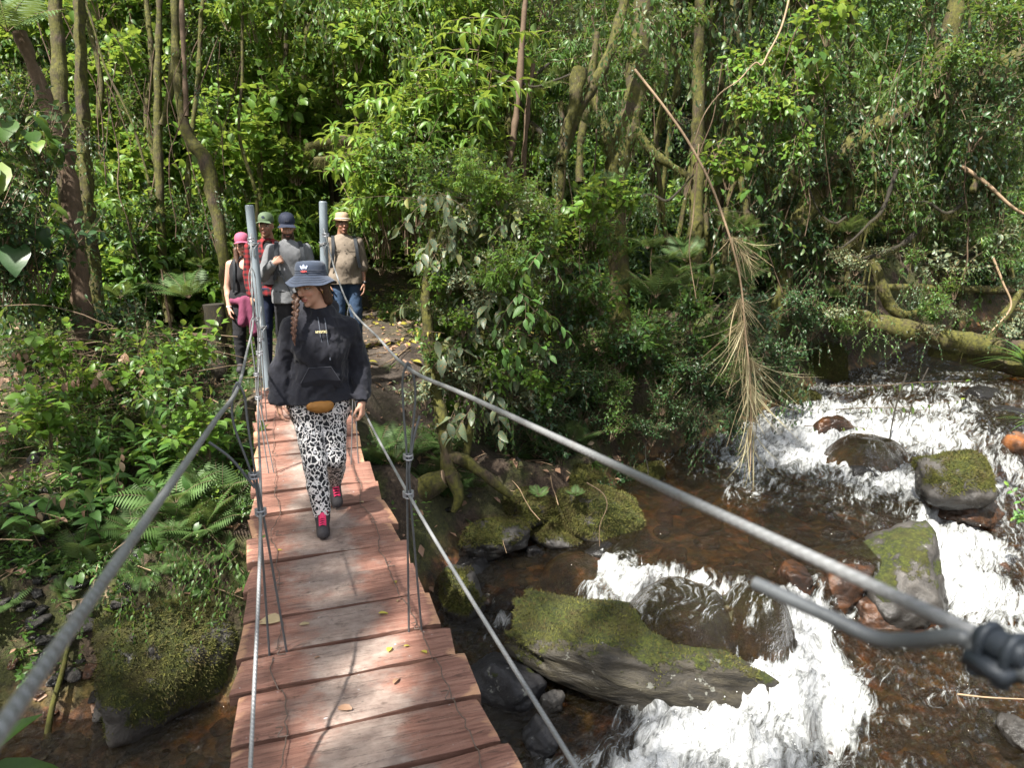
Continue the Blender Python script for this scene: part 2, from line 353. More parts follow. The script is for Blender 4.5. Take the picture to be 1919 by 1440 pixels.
def gz(x, y): return float(ground_z(np.array([x]), np.array([y]))[0])
def axis(lo, hi, flo, fhi, fine, grow=1.12):
    a = list(np.arange(flo, fhi, fine)); st = fine; v = flo
    pre = []
    while v > lo: st *= grow; v -= st; pre.append(v)
    v = a[-1]; st = fine; post = []
    while v < hi: st *= grow; v += st; post.append(v)
    return np.array(pre[::-1]+a+post)
def gridmesh(xs, ys): 
    nx, ny = len(xs), len(ys); X, Y = np.meshgrid(xs, ys)
    i = np.arange(ny-1)[:, None]*nx+np.arange(nx-1)[None]
    return X, Y, np.stack([i, i+1, i+nx+1, i+nx], -1).reshape(-1, 4)
# domes of rock the water runs over: x, y, rx, ry, height of top, angle
def dome_at(px, py, z, rx, ry, a): q = atz(px, py, z); return (q[0], q[1], rx, ry, z, a)
DOMES = [dome_at(1278,1105,-1.18,.46,.40,.2), dome_at(1415,1108,-1.20,.28,.25,.3), dome_at(1625,822,-.86,.62,.42,.2), dome_at(1090,1042,-1.32,.36,.3,0), dome_at(1400,925,-1.24,.5,.4,0)]
def domes(x, y):
    z = np.full(x.shape, -9.0)
    for cx, cy, rx, ry, h, a in DOMES:
        u = ((x-cx)*math.cos(a)+(y-cy)*math.sin(a))/rx; v = (-(x-cx)*math.sin(a)+(y-cy)*math.cos(a))/ry
        r2 = u*u+v*v; z = np.maximum(z, h-.55*np.maximum(r2, 0)**1.8*min(rx, ry)+fbm(np.stack([x*3, y*3, x*0], -1), 3, 4)*.05)
    return z
xs = axis(-60, 70, -4.5, 10.5, .06); ys = axis(-30, 95, .2, 11.5, .06)
X, Y, Fg = gridmesh(xs, ys); wz0 = water_z(X, Y)
G = ground_z(X, Y, wz0); SD = sdpoly(X, Y)
G = np.where(SD < .1, np.maximum(G, domes(X, Y)), G)
path = np.exp(-((X-(.2+.12*np.maximum(Y-8.5, 0)**1.2))**2)/1.1)*sstep(7.0, 7.8, Y)*sstep(15, 12, Y)
path = np.maximum(path, sstep(1.1, .2, np.hypot((X-1.2)/1.5, (Y-8.6)/2.6)))
wet = sstep(.35, -.02, G-wz0)*sstep(1.2, 0, SD)
def m_ground():
    m = NT('forest_floor'); v = m.n('NewGeometry').outputs['Position']
    a = m.noise(v, 2.2, 6, .6); b = m.noise(v, 22, 6, .7); c = m.noise(v, 70, 3, .6)
    soil = m.ramp(b, (.32, (.018, .011, .007)), (.52, (.06, .04, .026)), (.72, (.14, .10, .07)))
    moss = m.ramp(b, (.35, (.02, .026, .006)), (.7, (.085, .10, .018)))
    col = m.mix(m.ramp(a, (.42, 0), (.54, .85)), soil, moss)
    pth = m.ramp(m.noise(v, 9, 6, .7), (.3, (.022, .016, .012)), (.7, (.11, .085, .068)))
    col = m.mix(m.attr('path'), col, pth)
    bedc = m.ramp(m.noise(v, 8, 4, .6), (.34, (.016, .012, .006)), (.50, (.115, .068, .024)), (.68, (.36, .20, .065)))
    vor = m.n('TexVoronoi', i={'Vector': v, 'Scale': 9.0})
    bedc = m.mix(.35, bedc, vor.outputs['Color'], 'MULTIPLY')
    col = m.mix(m.attr('wet'), col, bedc)
    h = m.math('ADD', m.math('MULTIPLY', b, 1.0), m.math('MULTIPLY', c, .35))
    return m.pbr(col, m.math('SUBTRACT', .92, m.math('MULTIPLY', m.attr('wet'), .5)), Normal=m.bump(h, .9, .04))
M['ground'] = m_ground()
me = mkmesh('ground', np.stack([X, Y, G], -1).reshape(-1, 3), Fg, M['ground'], True, {'path': path.ravel(), 'wet': wet.ravel()})
ground = tag(mobj('ground', me), 'muddy forest floor and brown stream bed rising into a hillside', kind='structure')

# water sheet
xs = axis(-13, 24, -3.2, 8.6, .028, 1.05); ys = axis(-.5, 14, 1.6, 8.6, .028, 1.05)
X, Y, Fw = gridmesh(xs, ys); wz, fo = idw(WC, X, Y, 4, (2, 3)); P_ = np.stack([X, Y, X*0], -1)
fo = np.clip(fo*(1+.35*fbm(P_*1.7, 3, 71))+.10*fbm(P_*3.1, 2, 73)*sstep(.05, .3, fo), 0, 1)
for _ in range(2):
    for A in (wz, fo):
        A[1:-1, 1:-1] = (A[1:-1, 1:-1]*2+A[:-2, 1:-1]+A[2:, 1:-1]+A[1:-1, :-2]+A[1:-1, 2:])/6
SD = sdpoly(X, Y); P = np.stack([X, Y, X*0], -1)
dm = domes(X, Y)+.012+fbm(P*14, 2, 21)*.006
gx = np.gradient(wz, axis=1)/np.gradient(X, axis=1); gy = np.gradient(wz, axis=0)/np.gradient(Y, axis=0)
steep = np.hypot(gx, gy)
fo = np.clip(fo+.35*sstep(.35, 1.0, steep), 0, 1)
r1 = fbm(P*[2.2, 3.2, 1], 4, 31); r2 = fbm(P*[9, 13, 1], 3, 41); r3 = fbm(P*24, 3, 51)
rid = 1-np.abs(fbm(P*[5, 7, 1]+r1[..., None]*1.5, 3, 61))*2.2
fo = np.maximum(fo, .10+.10*sstep(0, .5, r1)); mv = sstep(0, .3, fo)*.6+.4  # foam floor adds white specks that stand for sparkle on the pool
z = wz+.022*r1+.017*r2*mv+.007*r3*mv+fo*(.095*rid+.05*r2+.018*r3)
over = dm-z; z = np.maximum(z, dm); fo = np.where(over > 0, fo*.12+.40*sstep(.10, .34, over), fo)
# streaks laid along the flow: distance along and across a centre line
flow = np.stack([X*.8+Y*.6+r1*.25, -X*.6+Y*.8+r1*.2, z], -1)
keep = (SD < .35)
kv = keep.ravel()[Fw].all(1)
used = np.unique(Fw[kv]); mp = -np.ones(X.size, int); mp[used] = np.arange(len(used))
Vw = np.stack([X, Y, z], -1).reshape(-1, 3)[used]
def m_water():
    m = NT('river_water'); v = m.n('NewGeometry').outputs['Position']; fl = m.attr('flow', True); fo = m.attr('foam')
    n1 = m.noise(m.vscale(fl, (1.5, 5.5, 1.5)), 2.4, 6, .62, 1.2)
    n2 = m.noise(m.vscale(v, 1), 38, 4, .6, .4)
    n3 = m.noise(m.vscale(fl, (1, 2.8, 1)), 8, 5, .62, 1.4)
    k = m.math('ADD', m.math('MULTIPLY', n1, .66), m.math('ADD', m.math('MULTIPLY', n3, .38), m.math('MULTIPLY', n2, .07)))
    # foam where fo exceeds the noise
    k = m.math('MULTIPLY', m.math('SUBTRACT', k, .56), 1.9)
    d = m.math('SUBTRACT', m.math('SUBTRACT', m.math('MULTIPLY', fo, .80), .44), k)
    fm = m.ramp(d, (-.0, 0), (.14, .42), (.40, 1))
    rip = m.noise(m.vscale(v, (1, 1.5, 1)), 13, 5, .62, .6)
    fine = m.noise(v, 55, 4, .6)
    h = m.math('ADD', m.math('MULTIPLY', rip, 1), m.math('MULTIPLY', fine, .22))
    nrm = m.bump(h, .9, .075)
    gl = m.n('BsdfGlossy', i={'Color': (1, 1, 1, 1), 'Roughness': .03, 'Normal': nrm})
    tp = m.n('BsdfTransparent', i={'Color': (.62, .50, .32, 1)})
    df = m.n('BsdfDiffuse', i={'Color': (.06, .045, .018, 1), 'Normal': nrm})
    b0 = m.n('MixShader'); m.set(b0, 0, .10); m.set(b0, 1, tp.outputs[0]); m.set(b0, 2, df.outputs[0])
    fr = m.n('Fresnel', i={'IOR': 1.36, 'Normal': nrm})
    b1 = m.n('MixShader'); m.set(b1, 0, m.math('ADD', fr.outputs[0], .015)); m.set(b1, 1, b0.outputs[0]); m.set(b1, 2, gl.outputs[0])
    fb = m.bump(m.math('ADD', n1, m.math('MULTIPLY', n2, .5)), .8, .07)
    fc = m.mix(m.ramp(d, (.02, 0), (.5, 1)), (.30, .32, .31), (.64, .655, .67))
    fd = m.n('BsdfPrincipled', i={'Base Color': fc, 'Roughness': .35, 'Normal': fb, 'Subsurface Weight': .0})
    o = m.n('MixShader'); m.set(o, 0, fm); m.set(o, 1, b1.outputs[0]); m.set(o, 2, fd.outputs[0])
    return m.surf(o.outputs[0])
M['water'] = m_water()
me = mkmesh('water', Vw, mp[Fw[kv]], M['water'], True, {'foam': fo.ravel()[used], 'flow': flow.reshape(-1, 3)[used]})
water = tag(mobj('water', me), 'brown mountain stream breaking into white foam between the rocks', kind='structure')
# spray: drops thrown up where the foam is full
rng = np.random.default_rng(5)
fu = fo.ravel()[used]; cand = np.where((fu > .8))[0]
if len(cand):
    pick = rng.choice(cand, 600); a = Acc()
    ico = np.array([(1,0,0),(-1,0,0),(0,1,0),(0,-1,0),(0,0,1),(0,0,-1)], float)
    fi = np.array([(0,2,4),(2,1,4),(1,3,4),(3,0,4),(2,0,5),(1,2,5),(3,1,5),(0,3,5)])
    for q in pick:
        s_ = rng.uniform(.0025, .007); c = Vw[q]+np.array([rng.normal(0, .03), rng.normal(0, .03), abs(rng.normal(0, .055))+.01])
        a.add(ico*s_+c, fi)
    md = NT('spray_drops').pbr((.9, .92, .92), .2)
    tag(a.obj('spray', md), 'white drops thrown up by the rapids', kind='stuff')

# ------------------------------------------------------------ rocks
def ico_dirs(sub):
    bm = bmesh.new(); bmesh.ops.create_icosphere(bm, subdivisions=sub, radius=1)
    V = np.array([v.co[:] for v in bm.verts]); F = np.array([[v.index for v in f.verts] for f in bm.faces]); bm.free(); return V, F
ICO = {k: ico_dirs(k) for k in (3, 4, 5, 6)}
def rock_mesh(name, dims, seed, mat, sub=5, k=13, moss=.3, wetz=None, rough=.085, planes=13, mossdir=None, flatb=True, strata=0):
    """rounded block bounded by random planes, softened and roughened; origin at its base"""
    r = np.random.default_rng(seed); D, F = ICO[sub]
    N = r.normal(size=(planes, 3)); N /= np.linalg.norm(N, axis=1)[:, None]
    N = np.vstack([N, np.eye(3), -np.eye(3)]); h = np.concatenate([r.uniform(.72, .98, planes), np.full(6, .95)])
    q = np.maximum(D@N.T, 0)/h; R = 1/(np.sum(q**k, 1)**(1/k))
    P = D*R[:, None]
    P = P*(1+rough*2.2*fbm(P*1.6+seed, 4, seed)[:, None]+rough*.7*fbm(P*6+seed, 4, seed+5)[:, None])
    if strata: P = P*(1+strata*np.sin((P[:, 2]*9+P[:, 0]*2+fbm(P*2, 3, seed)*3))[:, None])
    P = P*np.asarray(dims)/2
    P[:, 2] += dims[2]*.42
    nz = D[:, 2]
    ms = moss+.42*(P[:, 2]/dims[2]-.35)+fbm(P*2.2/max(dims)*2, 4, seed+9)*.75
    if mossdir is not None: ms = ms+.35*(D@np.asarray(mossdir))
    wt = np.zeros(len(P)) if wetz is None else sstep(.16, -.02, P[:, 2]-wetz+fbm(P*5, 2, seed)*.06)
    ms = ms-wt*.9
    return mkmesh(name, P, F, mat, True, {'moss': ms, 'wet': wt})
def fuzz(o, me, seed, n, thr=.42, ln=(.010, .028)):
    k = len(me.vertices); co = np.zeros(k*3, np.float32); me.vertices.foreach_get('co', co); co = co.reshape(-1, 3).astype(float)
    no = np.zeros(k*3, np.float32); me.vertices.foreach_get('normal', no); no = no.reshape(-1, 3).astype(float)
    ms = np.zeros(k, np.float32); me.attributes['moss'].data.foreach_get('value', ms)
    r = np.random.default_rng(seed); c = np.where(ms+no[:, 2]*.15+fbm(co*7, 3, seed)*.25 > thr)[0]
    if len(c) < 40: return
    n = int(n*len(c)/k*2); q = r.choice(c, n); t = r.normal(size=(n, 3)); t -= no[q]*np.sum(t*no[q], 1)[:, None]; t /= np.linalg.norm(t, axis=1)[:, None]
    b = co[q]+t*r.uniform(0, .03, (n, 1)); L = r.uniform(*ln, (n, 1)); s = np.cross(t, no[q]); w = L*.22; up = no[q]*.7+t*.6+r.normal(0, .25, (n, 3))
    V = np.stack([b-s*w-no[q]*.003, b+s*w-no[q]*.003, b+up*L], 1).reshape(-1, 3); F = np.arange(n*3).reshape(-1, 3)
    tag(mobj('moss', mkmesh('moss', V, F, M['moss'], False, {'tint': np.repeat(r.random(n), 3)}), o), kind='stuff')
def boulder(label, px, py, z, dims, seed, mat='rock', rz=0, moss=.3, wet=.15, tilt=(0, 0), sub=5, name='boulder', cat='boulder', **k):
    q = atz(px, py, z)
    o = mobj(name, rock_mesh(name, dims, seed, M[mat], sub, moss=moss, wetz=wet, **k), loc=(q[0], q[1], z-.10*dims[2]), rot=(rad(tilt[0]), rad(tilt[1]), rad(rz)))
    if moss > .1: fuzz(o, o.data, seed, 16000)
    return tag(o, label, cat)
BO = [
 ('long striped slab boulder mossy at its left end between bridge and white rapids', 1205, 1296, -1.97, (2.75, .92, .82), 3, 'rock_slab', -26, .14, .12, (-4, 9), dict(strata=.03, rough=.085, k=16, mossdir=(-.9, .2, .3), sub=6)),
 ('green mossy boulder with flat top at the left edge of the pool', 1120, 1015, -1.47, (1.0, .66, .80), 11, 'rock', -15, .62, .12, (0, 0), {}),
 ('rounded mossy boulder standing behind the flat topped one', 1082, 925, -1.22, (.62, .5, .48), 14, 'rock', 20, .75, .02, (0, 8), {}),
 ('low mossy knob left of the flat topped boulder', 985, 952, -1.25, (.58, .5, .34), 16, 'rock', 5, .75, .0, (0, 0), {}),
 ('grey boulder with bare patch and moss on the bank above the small side pool', 930, 1035, -1.5, (.85, .62, .42), 21, 'rock', 12, .34, .1, (0, 6), {}),
 ('flat mossy ledge rock under the leaf litter beside the side pool', 1045, 1020, -1.5, (.66, .5, .28), 24, 'rock', -20, .42, .06, (0, 0), {}),
 ('dark boulder mossy on its left face right beside the bridge planks', 868, 1165, -1.82, (.52, .55, .66), 27, 'rock', 30, .20, .2, (0, 0), dict(mossdir=(-.9, -.2, .3))),
 ('small grey and red rock poking between side pool and long slab', 925, 1140, -1.75, (.44, .34, .26), 29, 'rock_orange', -15, -.3, .2, (0, 0), {}),
 ('big mossy boulder rising from the dark water left of the bridge', 350, 1325, -2.02, (1.12, .9, 1.18), 33, 'rock', 10, .50, .12, (0, 0), dict(mossdir=(0, -.3, .1), sub=6)),
 ('mossy rock behind the big boulder left of the bridge partly under vines', 262, 1190, -1.65, (.42, .5, .62), 35, 'rock', -30, .55, .0, (0, 0), {}),
 ('mossy boulder standing in the rapids at the upper right', 1790, 935, -1.12, (.98, .72, .62), 41, 'rock', -20, .40, .16, (0, -4), {}),
 ('dark rusty rock below the mossy boulder at the upper right', 1815, 985, -1.42, (.72, .5, .40), 43, 'rock_orange', 15, -.4, .5, (0, 12), {}),
 ('tilted ledge rock with a green mossy spine between pool and right fall', 1665, 1130, -1.72, (1.10, .86, .86), 47, 'rock', 62, .10, .40, (0, -12), dict(mossdir=(0, .3, .6), k=14)),
 ('rusty orange rock in the dam right of the centre fall', 1560, 1135, -1.66, (.76, .56, .52), 51, 'rock_orange', 10, -.5, .9, (0, 0), {}),
 ('flat rusty rock at the foot of the dam behind the loose cable end', 1680, 1180, -1.78, (.80, .42, .36), 53, 'rock_orange', -10, -.5, .9, (0, 0), {}),
 ('dark jagged rock leaning beside the bridge below the grey mossy one', 925, 1330, -2.05, (.50, .72, .58), 57, 'rock_dark', 25, -.3, .2, (10, 6), dict(rough=.1)),
 ('small pale grey rock against the right edge of the bridge', 1035, 1335, -1.9, (.20, .20, .24), 59, 'rock', 0, -.4, .06, (0, 0), {}),
 ('brown rounded rock under the lower right cable at the frame bottom', 1012, 1410, -1.95, (.28, .34, .30), 61, 'rock_dark', 0, -.3, .08, (0, 0), {}),
 ('dark wet boulder upstream behind the mossy one', 1880, 800, -.95, (.8, .6, .42), 63, 'rock_dark', 0, -.5, .3, (0, 0), {}),
 ('mossy rock standing in shade at the left bank below the fallen log', 1545, 725, -.95, (1.1, .9, .85), 67, 'rock', 40, .62, .0, (0, 30), {}),
 ('small mossy rock under the straw tufts on the shaded bank', 1500, 762, -1.0, (.7, .6, .42), 69, 'rock', 0, .55, .0, (0, 0), {}),
 ('red brown wet rock where the upstream rapid begins', 1560, 815, -1.05, (.7, .4, .34), 71, 'rock_orange', 0, -.6, .6, (0, 0), {}),
 ('brown wet rock at the far right edge beside the boulder', 1900, 870, -1.15, (.6, .6, .50), 73, 'rock_orange', 0, -.4, .3, (0, 0), {}),
 ('dark mossy rock at the lower right corner of the frame', 1905, 1395, -1.86, (.26, .3, .22), 77, 'rock', 0, .25, .1, (0, 0), {}),
 ('rusty wet rock breaking the water in the lower right', 1560, 1372+60, -1.98, (.34, .24, .17), 79, 'rock_orange', 0, -.6, .9, (0, 0), {}),
 ('dark submerged rock under brown ripples at the lower right', 1860, 1370, -1.95, (.30, .26, .22), 81, 'rock', 0, -.2, .9, (0, 0), {}),
 ('dark wet rock showing through the foam above the long slab', 1170, 1180, -1.66, (.42, .26, .2), 83, 'rock_dark', -20, -.6, .9, (0, 0), {}),
 ('wet dark rock standing in the rapid left of the mossy boulder', 1620, 905, -1.28, (.5, .4, .26), 93, 'rock_dark', 10, -.5, .9, (0, 0), {}),
 ('wet brown rock at the lip right of the orange fall', 1490, 1105, -1.42, (.42, .36, .30), 95, 'rock_orange', 20, -.5, .9, (0, 0), {}),
 ('broad dark shelf rock with thin moss between grey boulder and flat topped one', 1010, 975, -1.36, (.8, .55, .34), 107, 'rock', 30, .30, .05, (0, 5), {}),
 ('dark mossy rock wedged behind the low knob', 920, 940, -1.2, (.55, .45, .36), 109, 'rock', -20, .45, .0, (0, 0), {}),
 ('bare dark rock at the shore of the side pool left end', 885, 1085, -1.62, (.42, .36, .26), 111, 'rock_dark', 15, -.2, .4, (0, 0), {}),
 ('wet dark rock between the flat topped boulder and the fall', 1130, 1062, -1.5, (.56, .36, .28), 113, 'rock_dark', -25, -.4, .9, (0, 0), {}),
 ('small mossy rock against the shaded bank above the pool', 1215, 905, -1.3, (.42, .4, .3), 115, 'rock', 0, .45, .0, (0, 0), {}),
 ('mossy dark rock under the roots by the side pool', 840, 980, -1.35, (.55, .5, .42), 97, 'rock', 0, .35, .0, (0, 0), {}),
 ('dark wet rock in the upstream water near the right edge', 1840, 760, -.78, (.8, .5, .36), 99, 'rock_dark', 0, -.4, .9, (0, 0), {}),
 ('low wet rock in the right white water', 1870, 1090, -1.74, (.4, .34, .26), 101, 'rock_orange', 0, -.5, .9, (0, 0), {}),
 ('mossy rock on the far left gravel bank', 150, 1140, -1.62, (.5, .42, .26), 103, 'rock', 0, .6, .0, (0, 0), {}),
 ('flat mossy rock at the left edge above the gravel', 40, 1120, -1.45, (.7, .5, .3), 105, 'rock', 0, .55, .0, (0, 0), {}),
 ('dark bank boulder under the bridge beside the right cable', 770, 1010, -1.5, (.6, .8, .7), 85, 'rock', 0, .35, .0, (0, 0), {}),
]
for b in BO: boulder(b[0], b[1], b[2], b[3], b[4], b[5], b[6], b[7], b[8], b[9], b[10], **b[11])
# round pebbly rock in the side pool
boulder('small round dark stone in the mouth of the side pool', 1000, 1045, -1.56, (.18, .17, .17), 91, 'rock_dark', 0, -.5, .1)
# loose stones: shared meshes, every stone an object
SM = {}
for i in range(6):
    SM['o', i] = rock_mesh('stone', (1, .8, .55), 200+i, M['rock_orange'], 3, moss=-.9, wetz=.9)
    SM['g', i] = rock_mesh('stone', (1, .75, .5), 220+i, M['rock'], 3, moss=-.6, wetz=.2)
    SM['d', i] = rock_mesh('stone', (1, .7, .45), 240+i, M['rock_dark'], 3, moss=-.8, wetz=.4)
def stones(n, region, kind, smin, smax, label, group, seed, sink=.3):
    r = np.random.default_rng(seed)
    for i in range(n):
        px, py, z = region(r); q = atz(px, py, z); g = gz(q[0], q[1]); s = r.uniform(smin, smax)
        kk = kind[r.integers(len(kind))]
        o = mobj('stone', SM[kk, int(r.integers(6))], loc=(q[0], q[1], g-s*.5*sink*.5), rot=(r.normal(0, .2), r.normal(0, .2), r.uniform(0, 6.28)), sc=s)
        tag(o, nearlabel({'o': 'red brown stone', 'g': 'grey stone', 'd': 'dark angular stone'}[kk], ('small' if s < .12 else 'large' if s > .19 else 'middle sized', 'flat', 'tilted'), px, py, group, LMW), 'stone', group)
stones(70, lambda r: (r.uniform(40, 440), r.uniform(1350, 1480), -2.1), 'oogd', .07, .2, 'reddish brown stone under the dark water left of the bridge', 'stones on the stream bed left of the bridge', 1)
stones(60, lambda r: (r.uniform(90, 300), r.uniform(1180, 1345), -1.85), 'ddg', .08, .24, 'dark angular stone heaped at the water edge below the left bank', 'dark stones heaped at the left water edge', 2)
stones(40, lambda r: (r.uniform(0, 130), r.uniform(1060, 1260), -1.6), 'ggd', .06, .2, 'grey brown cobble on the gravel bank at the far left', 'cobbles on the left gravel bank', 3)
stones(80, lambda r: (r.uniform(1220, 1680), r.uniform(930, 1080), -1.4), 'oo', .12, .34, 'orange brown stone lying under the clear pool', 'stones under the clear pool', 4)
stones(24, lambda r: (r.uniform(870, 1120), r.uniform(1060, 1120), -1.65), 'oog', .08, .2, 'brown stone under the small side pool', 'stones in the small side pool', 5)
stones(34, lambda r: (r.uniform(1560, 1900), r.uniform(1230, 1440), -1.95), 'oog', .1, .26, 'red brown stone under the rippled water at the lower right', 'stones under the lower right water', 6)
stones(30, lambda r: (r.uniform(840, 1000), r.uniform(930, 1080), -1.2), 'gd', .05, .14, 'small grey stone on the muddy bank right of the bridge', 'stones on the muddy right bank', 7)

# ------------------------------------------------------------ footbridge
def deckz(y): 
    return -.11+.025*(y-4.7)**2+(.08*(y-6.3)**2 if y > 6.3 else 0)
def m_plank():
    m = NT('sawn_plank'); o = m.coord('Object'); rnd = m.n('ObjectInfo').outputs['Random']
    off = m.n('CombineXYZ'); m.set(off, 0, m.math('MULTIPLY', rnd, 37.0)); m.set(off, 1, m.math('MULTIPLY', rnd, 91.0)); m.set(off, 2, m.math('MULTIPLY', rnd, 13.0))
    va = m.n('VectorMath', operation='ADD'); m.set(va, 0, o); m.set(va, 1, off.outputs[0]); v = va.outputs[0]
    g = m.noise(m.vscale(v, (1.3, 16, 16)), 2.2, 7, .62, 1.6)
    c = m.ramp(g, (.28, (.12, .048, .036)), (.46, (.26, .125, .092)), (.66, (.37, .20, .15)), (.85, (.50, .31, .23)))
    fine = m.noise(m.vscale(v, (4, 120, 120)), 2, 4, .7); saw = m.noise(m.vscale(v, (90, 3, 3)), 1.5, 3, .7)
    c = m.mix(m.math('MULTIPLY', m.ramp(saw, (.5, 0), (.7, 1)), .22), c, (.14, .07, .055))
    c = m.mix(m.math('MULTIPLY', m.ramp(fine, (.45, 0), (.75, 1)), .35), c, (.16, .075, .055))
    sap = m.attr('sap'); sapn = m.math('ADD', sap, m.math('MULTIPLY', m.math('SUBTRACT', m.noise(m.vscale(v, (2, 8, 8)), 2, 4), .5), 1.1))
    c = m.mix(m.ramp(sapn, (.5, 0), (.72, .85)), c, (.60, .34, .20))
    wp_ = m.n('NewGeometry').outputs['Position']
    mud = m.math('ADD', m.attr('mud'), m.math('MULTIPLY', m.math('SUBTRACT', m.noise(wp_, 3.5, 7, .72), .5), 1.6))
    mudc = m.ramp(m.noise(wp_, 16, 5, .7), (.3, (.19, .14, .12)), (.7, (.38, .31, .27)))
    c = m.mix(m.ramp(mud, (.36, 0), (.66, .9)), c, mudc)
    wetm = m.ramp(m.noise(wp_, 5.5, 7, .78), (.57, 0), (.66, .8))
    c = m.mix(m.math('MULTIPLY', wetm, m.attr('mud')), c, (.055, .038, .03))
    spk = m.ramp(m.noise(wp_, 34, 2, .5), (.735, 0), (.76, .6))
    c = m.mix(spk, c, (.52, .52, .55))
    ck = m.noise(m.vscale(v, (.9, 9, 9)), 2.0, 5, .6, 1.2); c = m.mix(m.ramp(m.math('ABSOLUTE', m.math('SUBTRACT', ck, .44)), (.0, .85), (.012, 0)), c, (.03, .018, .014))
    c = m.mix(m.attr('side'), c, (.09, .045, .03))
    return m.pbr(c, m.ramp(fine, (.3, .5), (.7, .72)), Normal=m.bump(m.math('ADD', m.math('MULTIPLY', g, 1.2), m.math('MULTIPLY', fine, .5)), .55, .012))
M['plank'] = m_plank()
def m_cable():
    m = NT('steel_cable'); t = m.n('TexWave', wave_type='BANDS', bands_direction='DIAGONAL'); m.set(t, 'Vector', m.attr('cuv', True)); t.inputs['Scale'].default_value = 1
    v = m.n('NewGeometry').outputs['Position']
    c = m.mix(m.noise(v, 12, 3), (.18, .185, .195), (.38, .39, .40))
    c = m.mix(m.ramp(t.outputs['Fac'], (.0, .16), (.45, 0)), c, (.09, .09, .095)); c = m.mix(m.ramp(m.noise(v, 30, 3), (.6, 0), (.75, .4)), c, (.16, .10, .07))
    return m.pbr(c, .45, Metallic=.35, Normal=m.bump(t.outputs['Fac'], .5, .0018))
M['cable'] = m_cable()
M['cable_dark'] = flat('dark_cable', (.11, .12, .13), .5, .3, 40, Metallic=.3)
M['wire'] = flat('rusty_wire', (.17, .13, .11), .6, .4, 60, Metallic=.4)
M['clamp'] = flat('galvanised_clamp', (.38, .39, .42), .42, .3, 60, Metallic=.6)
M['clamp_blue'] = flat('dark_clamp', (.028, .036, .048), .5, .3, 30, Metallic=.3)
M['pipe'] = flat('grey_pipe', (.21, .25, .285), .42, .12, 6, .08)
def smooth(pts, n=12):
    P = np.asarray(pts, float); Q = np.vstack([2*P[0]-P[1], P, 2*P[-1]-P[-2]]); out = []
    for i in range(1, len(Q)-2):
        t = np.linspace(0, 1, n, endpoint=False)[:, None]; a, b, c, d = Q[i-1:i+3]
        out.append(.5*((2*b)+(-a+c)*t+(2*a-5*b+4*c-d)*t*t+(-a+3*b-3*c+d)*t**3))
    return np.vstack(out+[P[-1:]])
def cable_obj(name, pts, r, parent, mat=None, n=12, sm=12, lin=False):
    P = np.asarray(pts, float) if lin else smooth(pts, sm)
    a = Acc(); a.tube(P, r, n); 
    me = a.mesh(name, mat or M['cable'])
    L = np.concatenate([[0], np.cumsum(np.linalg.norm(np.diff(P, axis=0), axis=1))])
    u = np.zeros((a.n, 3)); k = len(P)*n
    u[:k, 0] = np.repeat(L*.628/(r*2.2), n); u[:k, 1] = np.tile(np.arange(n)/n*.628*2, len(P))
    at = me.attributes.new('cuv', 'FLOAT_VECTOR', 'POINT'); at.data.foreach_set('vector', u.astype(np.float32).ravel())
    return mobj(name, me, parent)
br = tag(empty('suspension_footbridge', (0, 0, 0)), 'narrow suspension footbridge of reddish wooden planks hung from grey steel cables', 'footbridge')
rb = np.random.default_rng(11)
BY = [7.36, 7.12, 6.93, 6.71, 6.47, 6.16, 5.81, 5.46, 5.05, 4.62, 4.24, 3.87, 3.55, 3.16, 2.80, 2.52, 2.20, 1.88, 1.62, 1.36, 1.02, .68, .34, 0.02, -.3]
def edgeL(y): return -.60-.008*math.sin(y*5)
def edgeR(y): return .292+.012*math.sin(y*3)
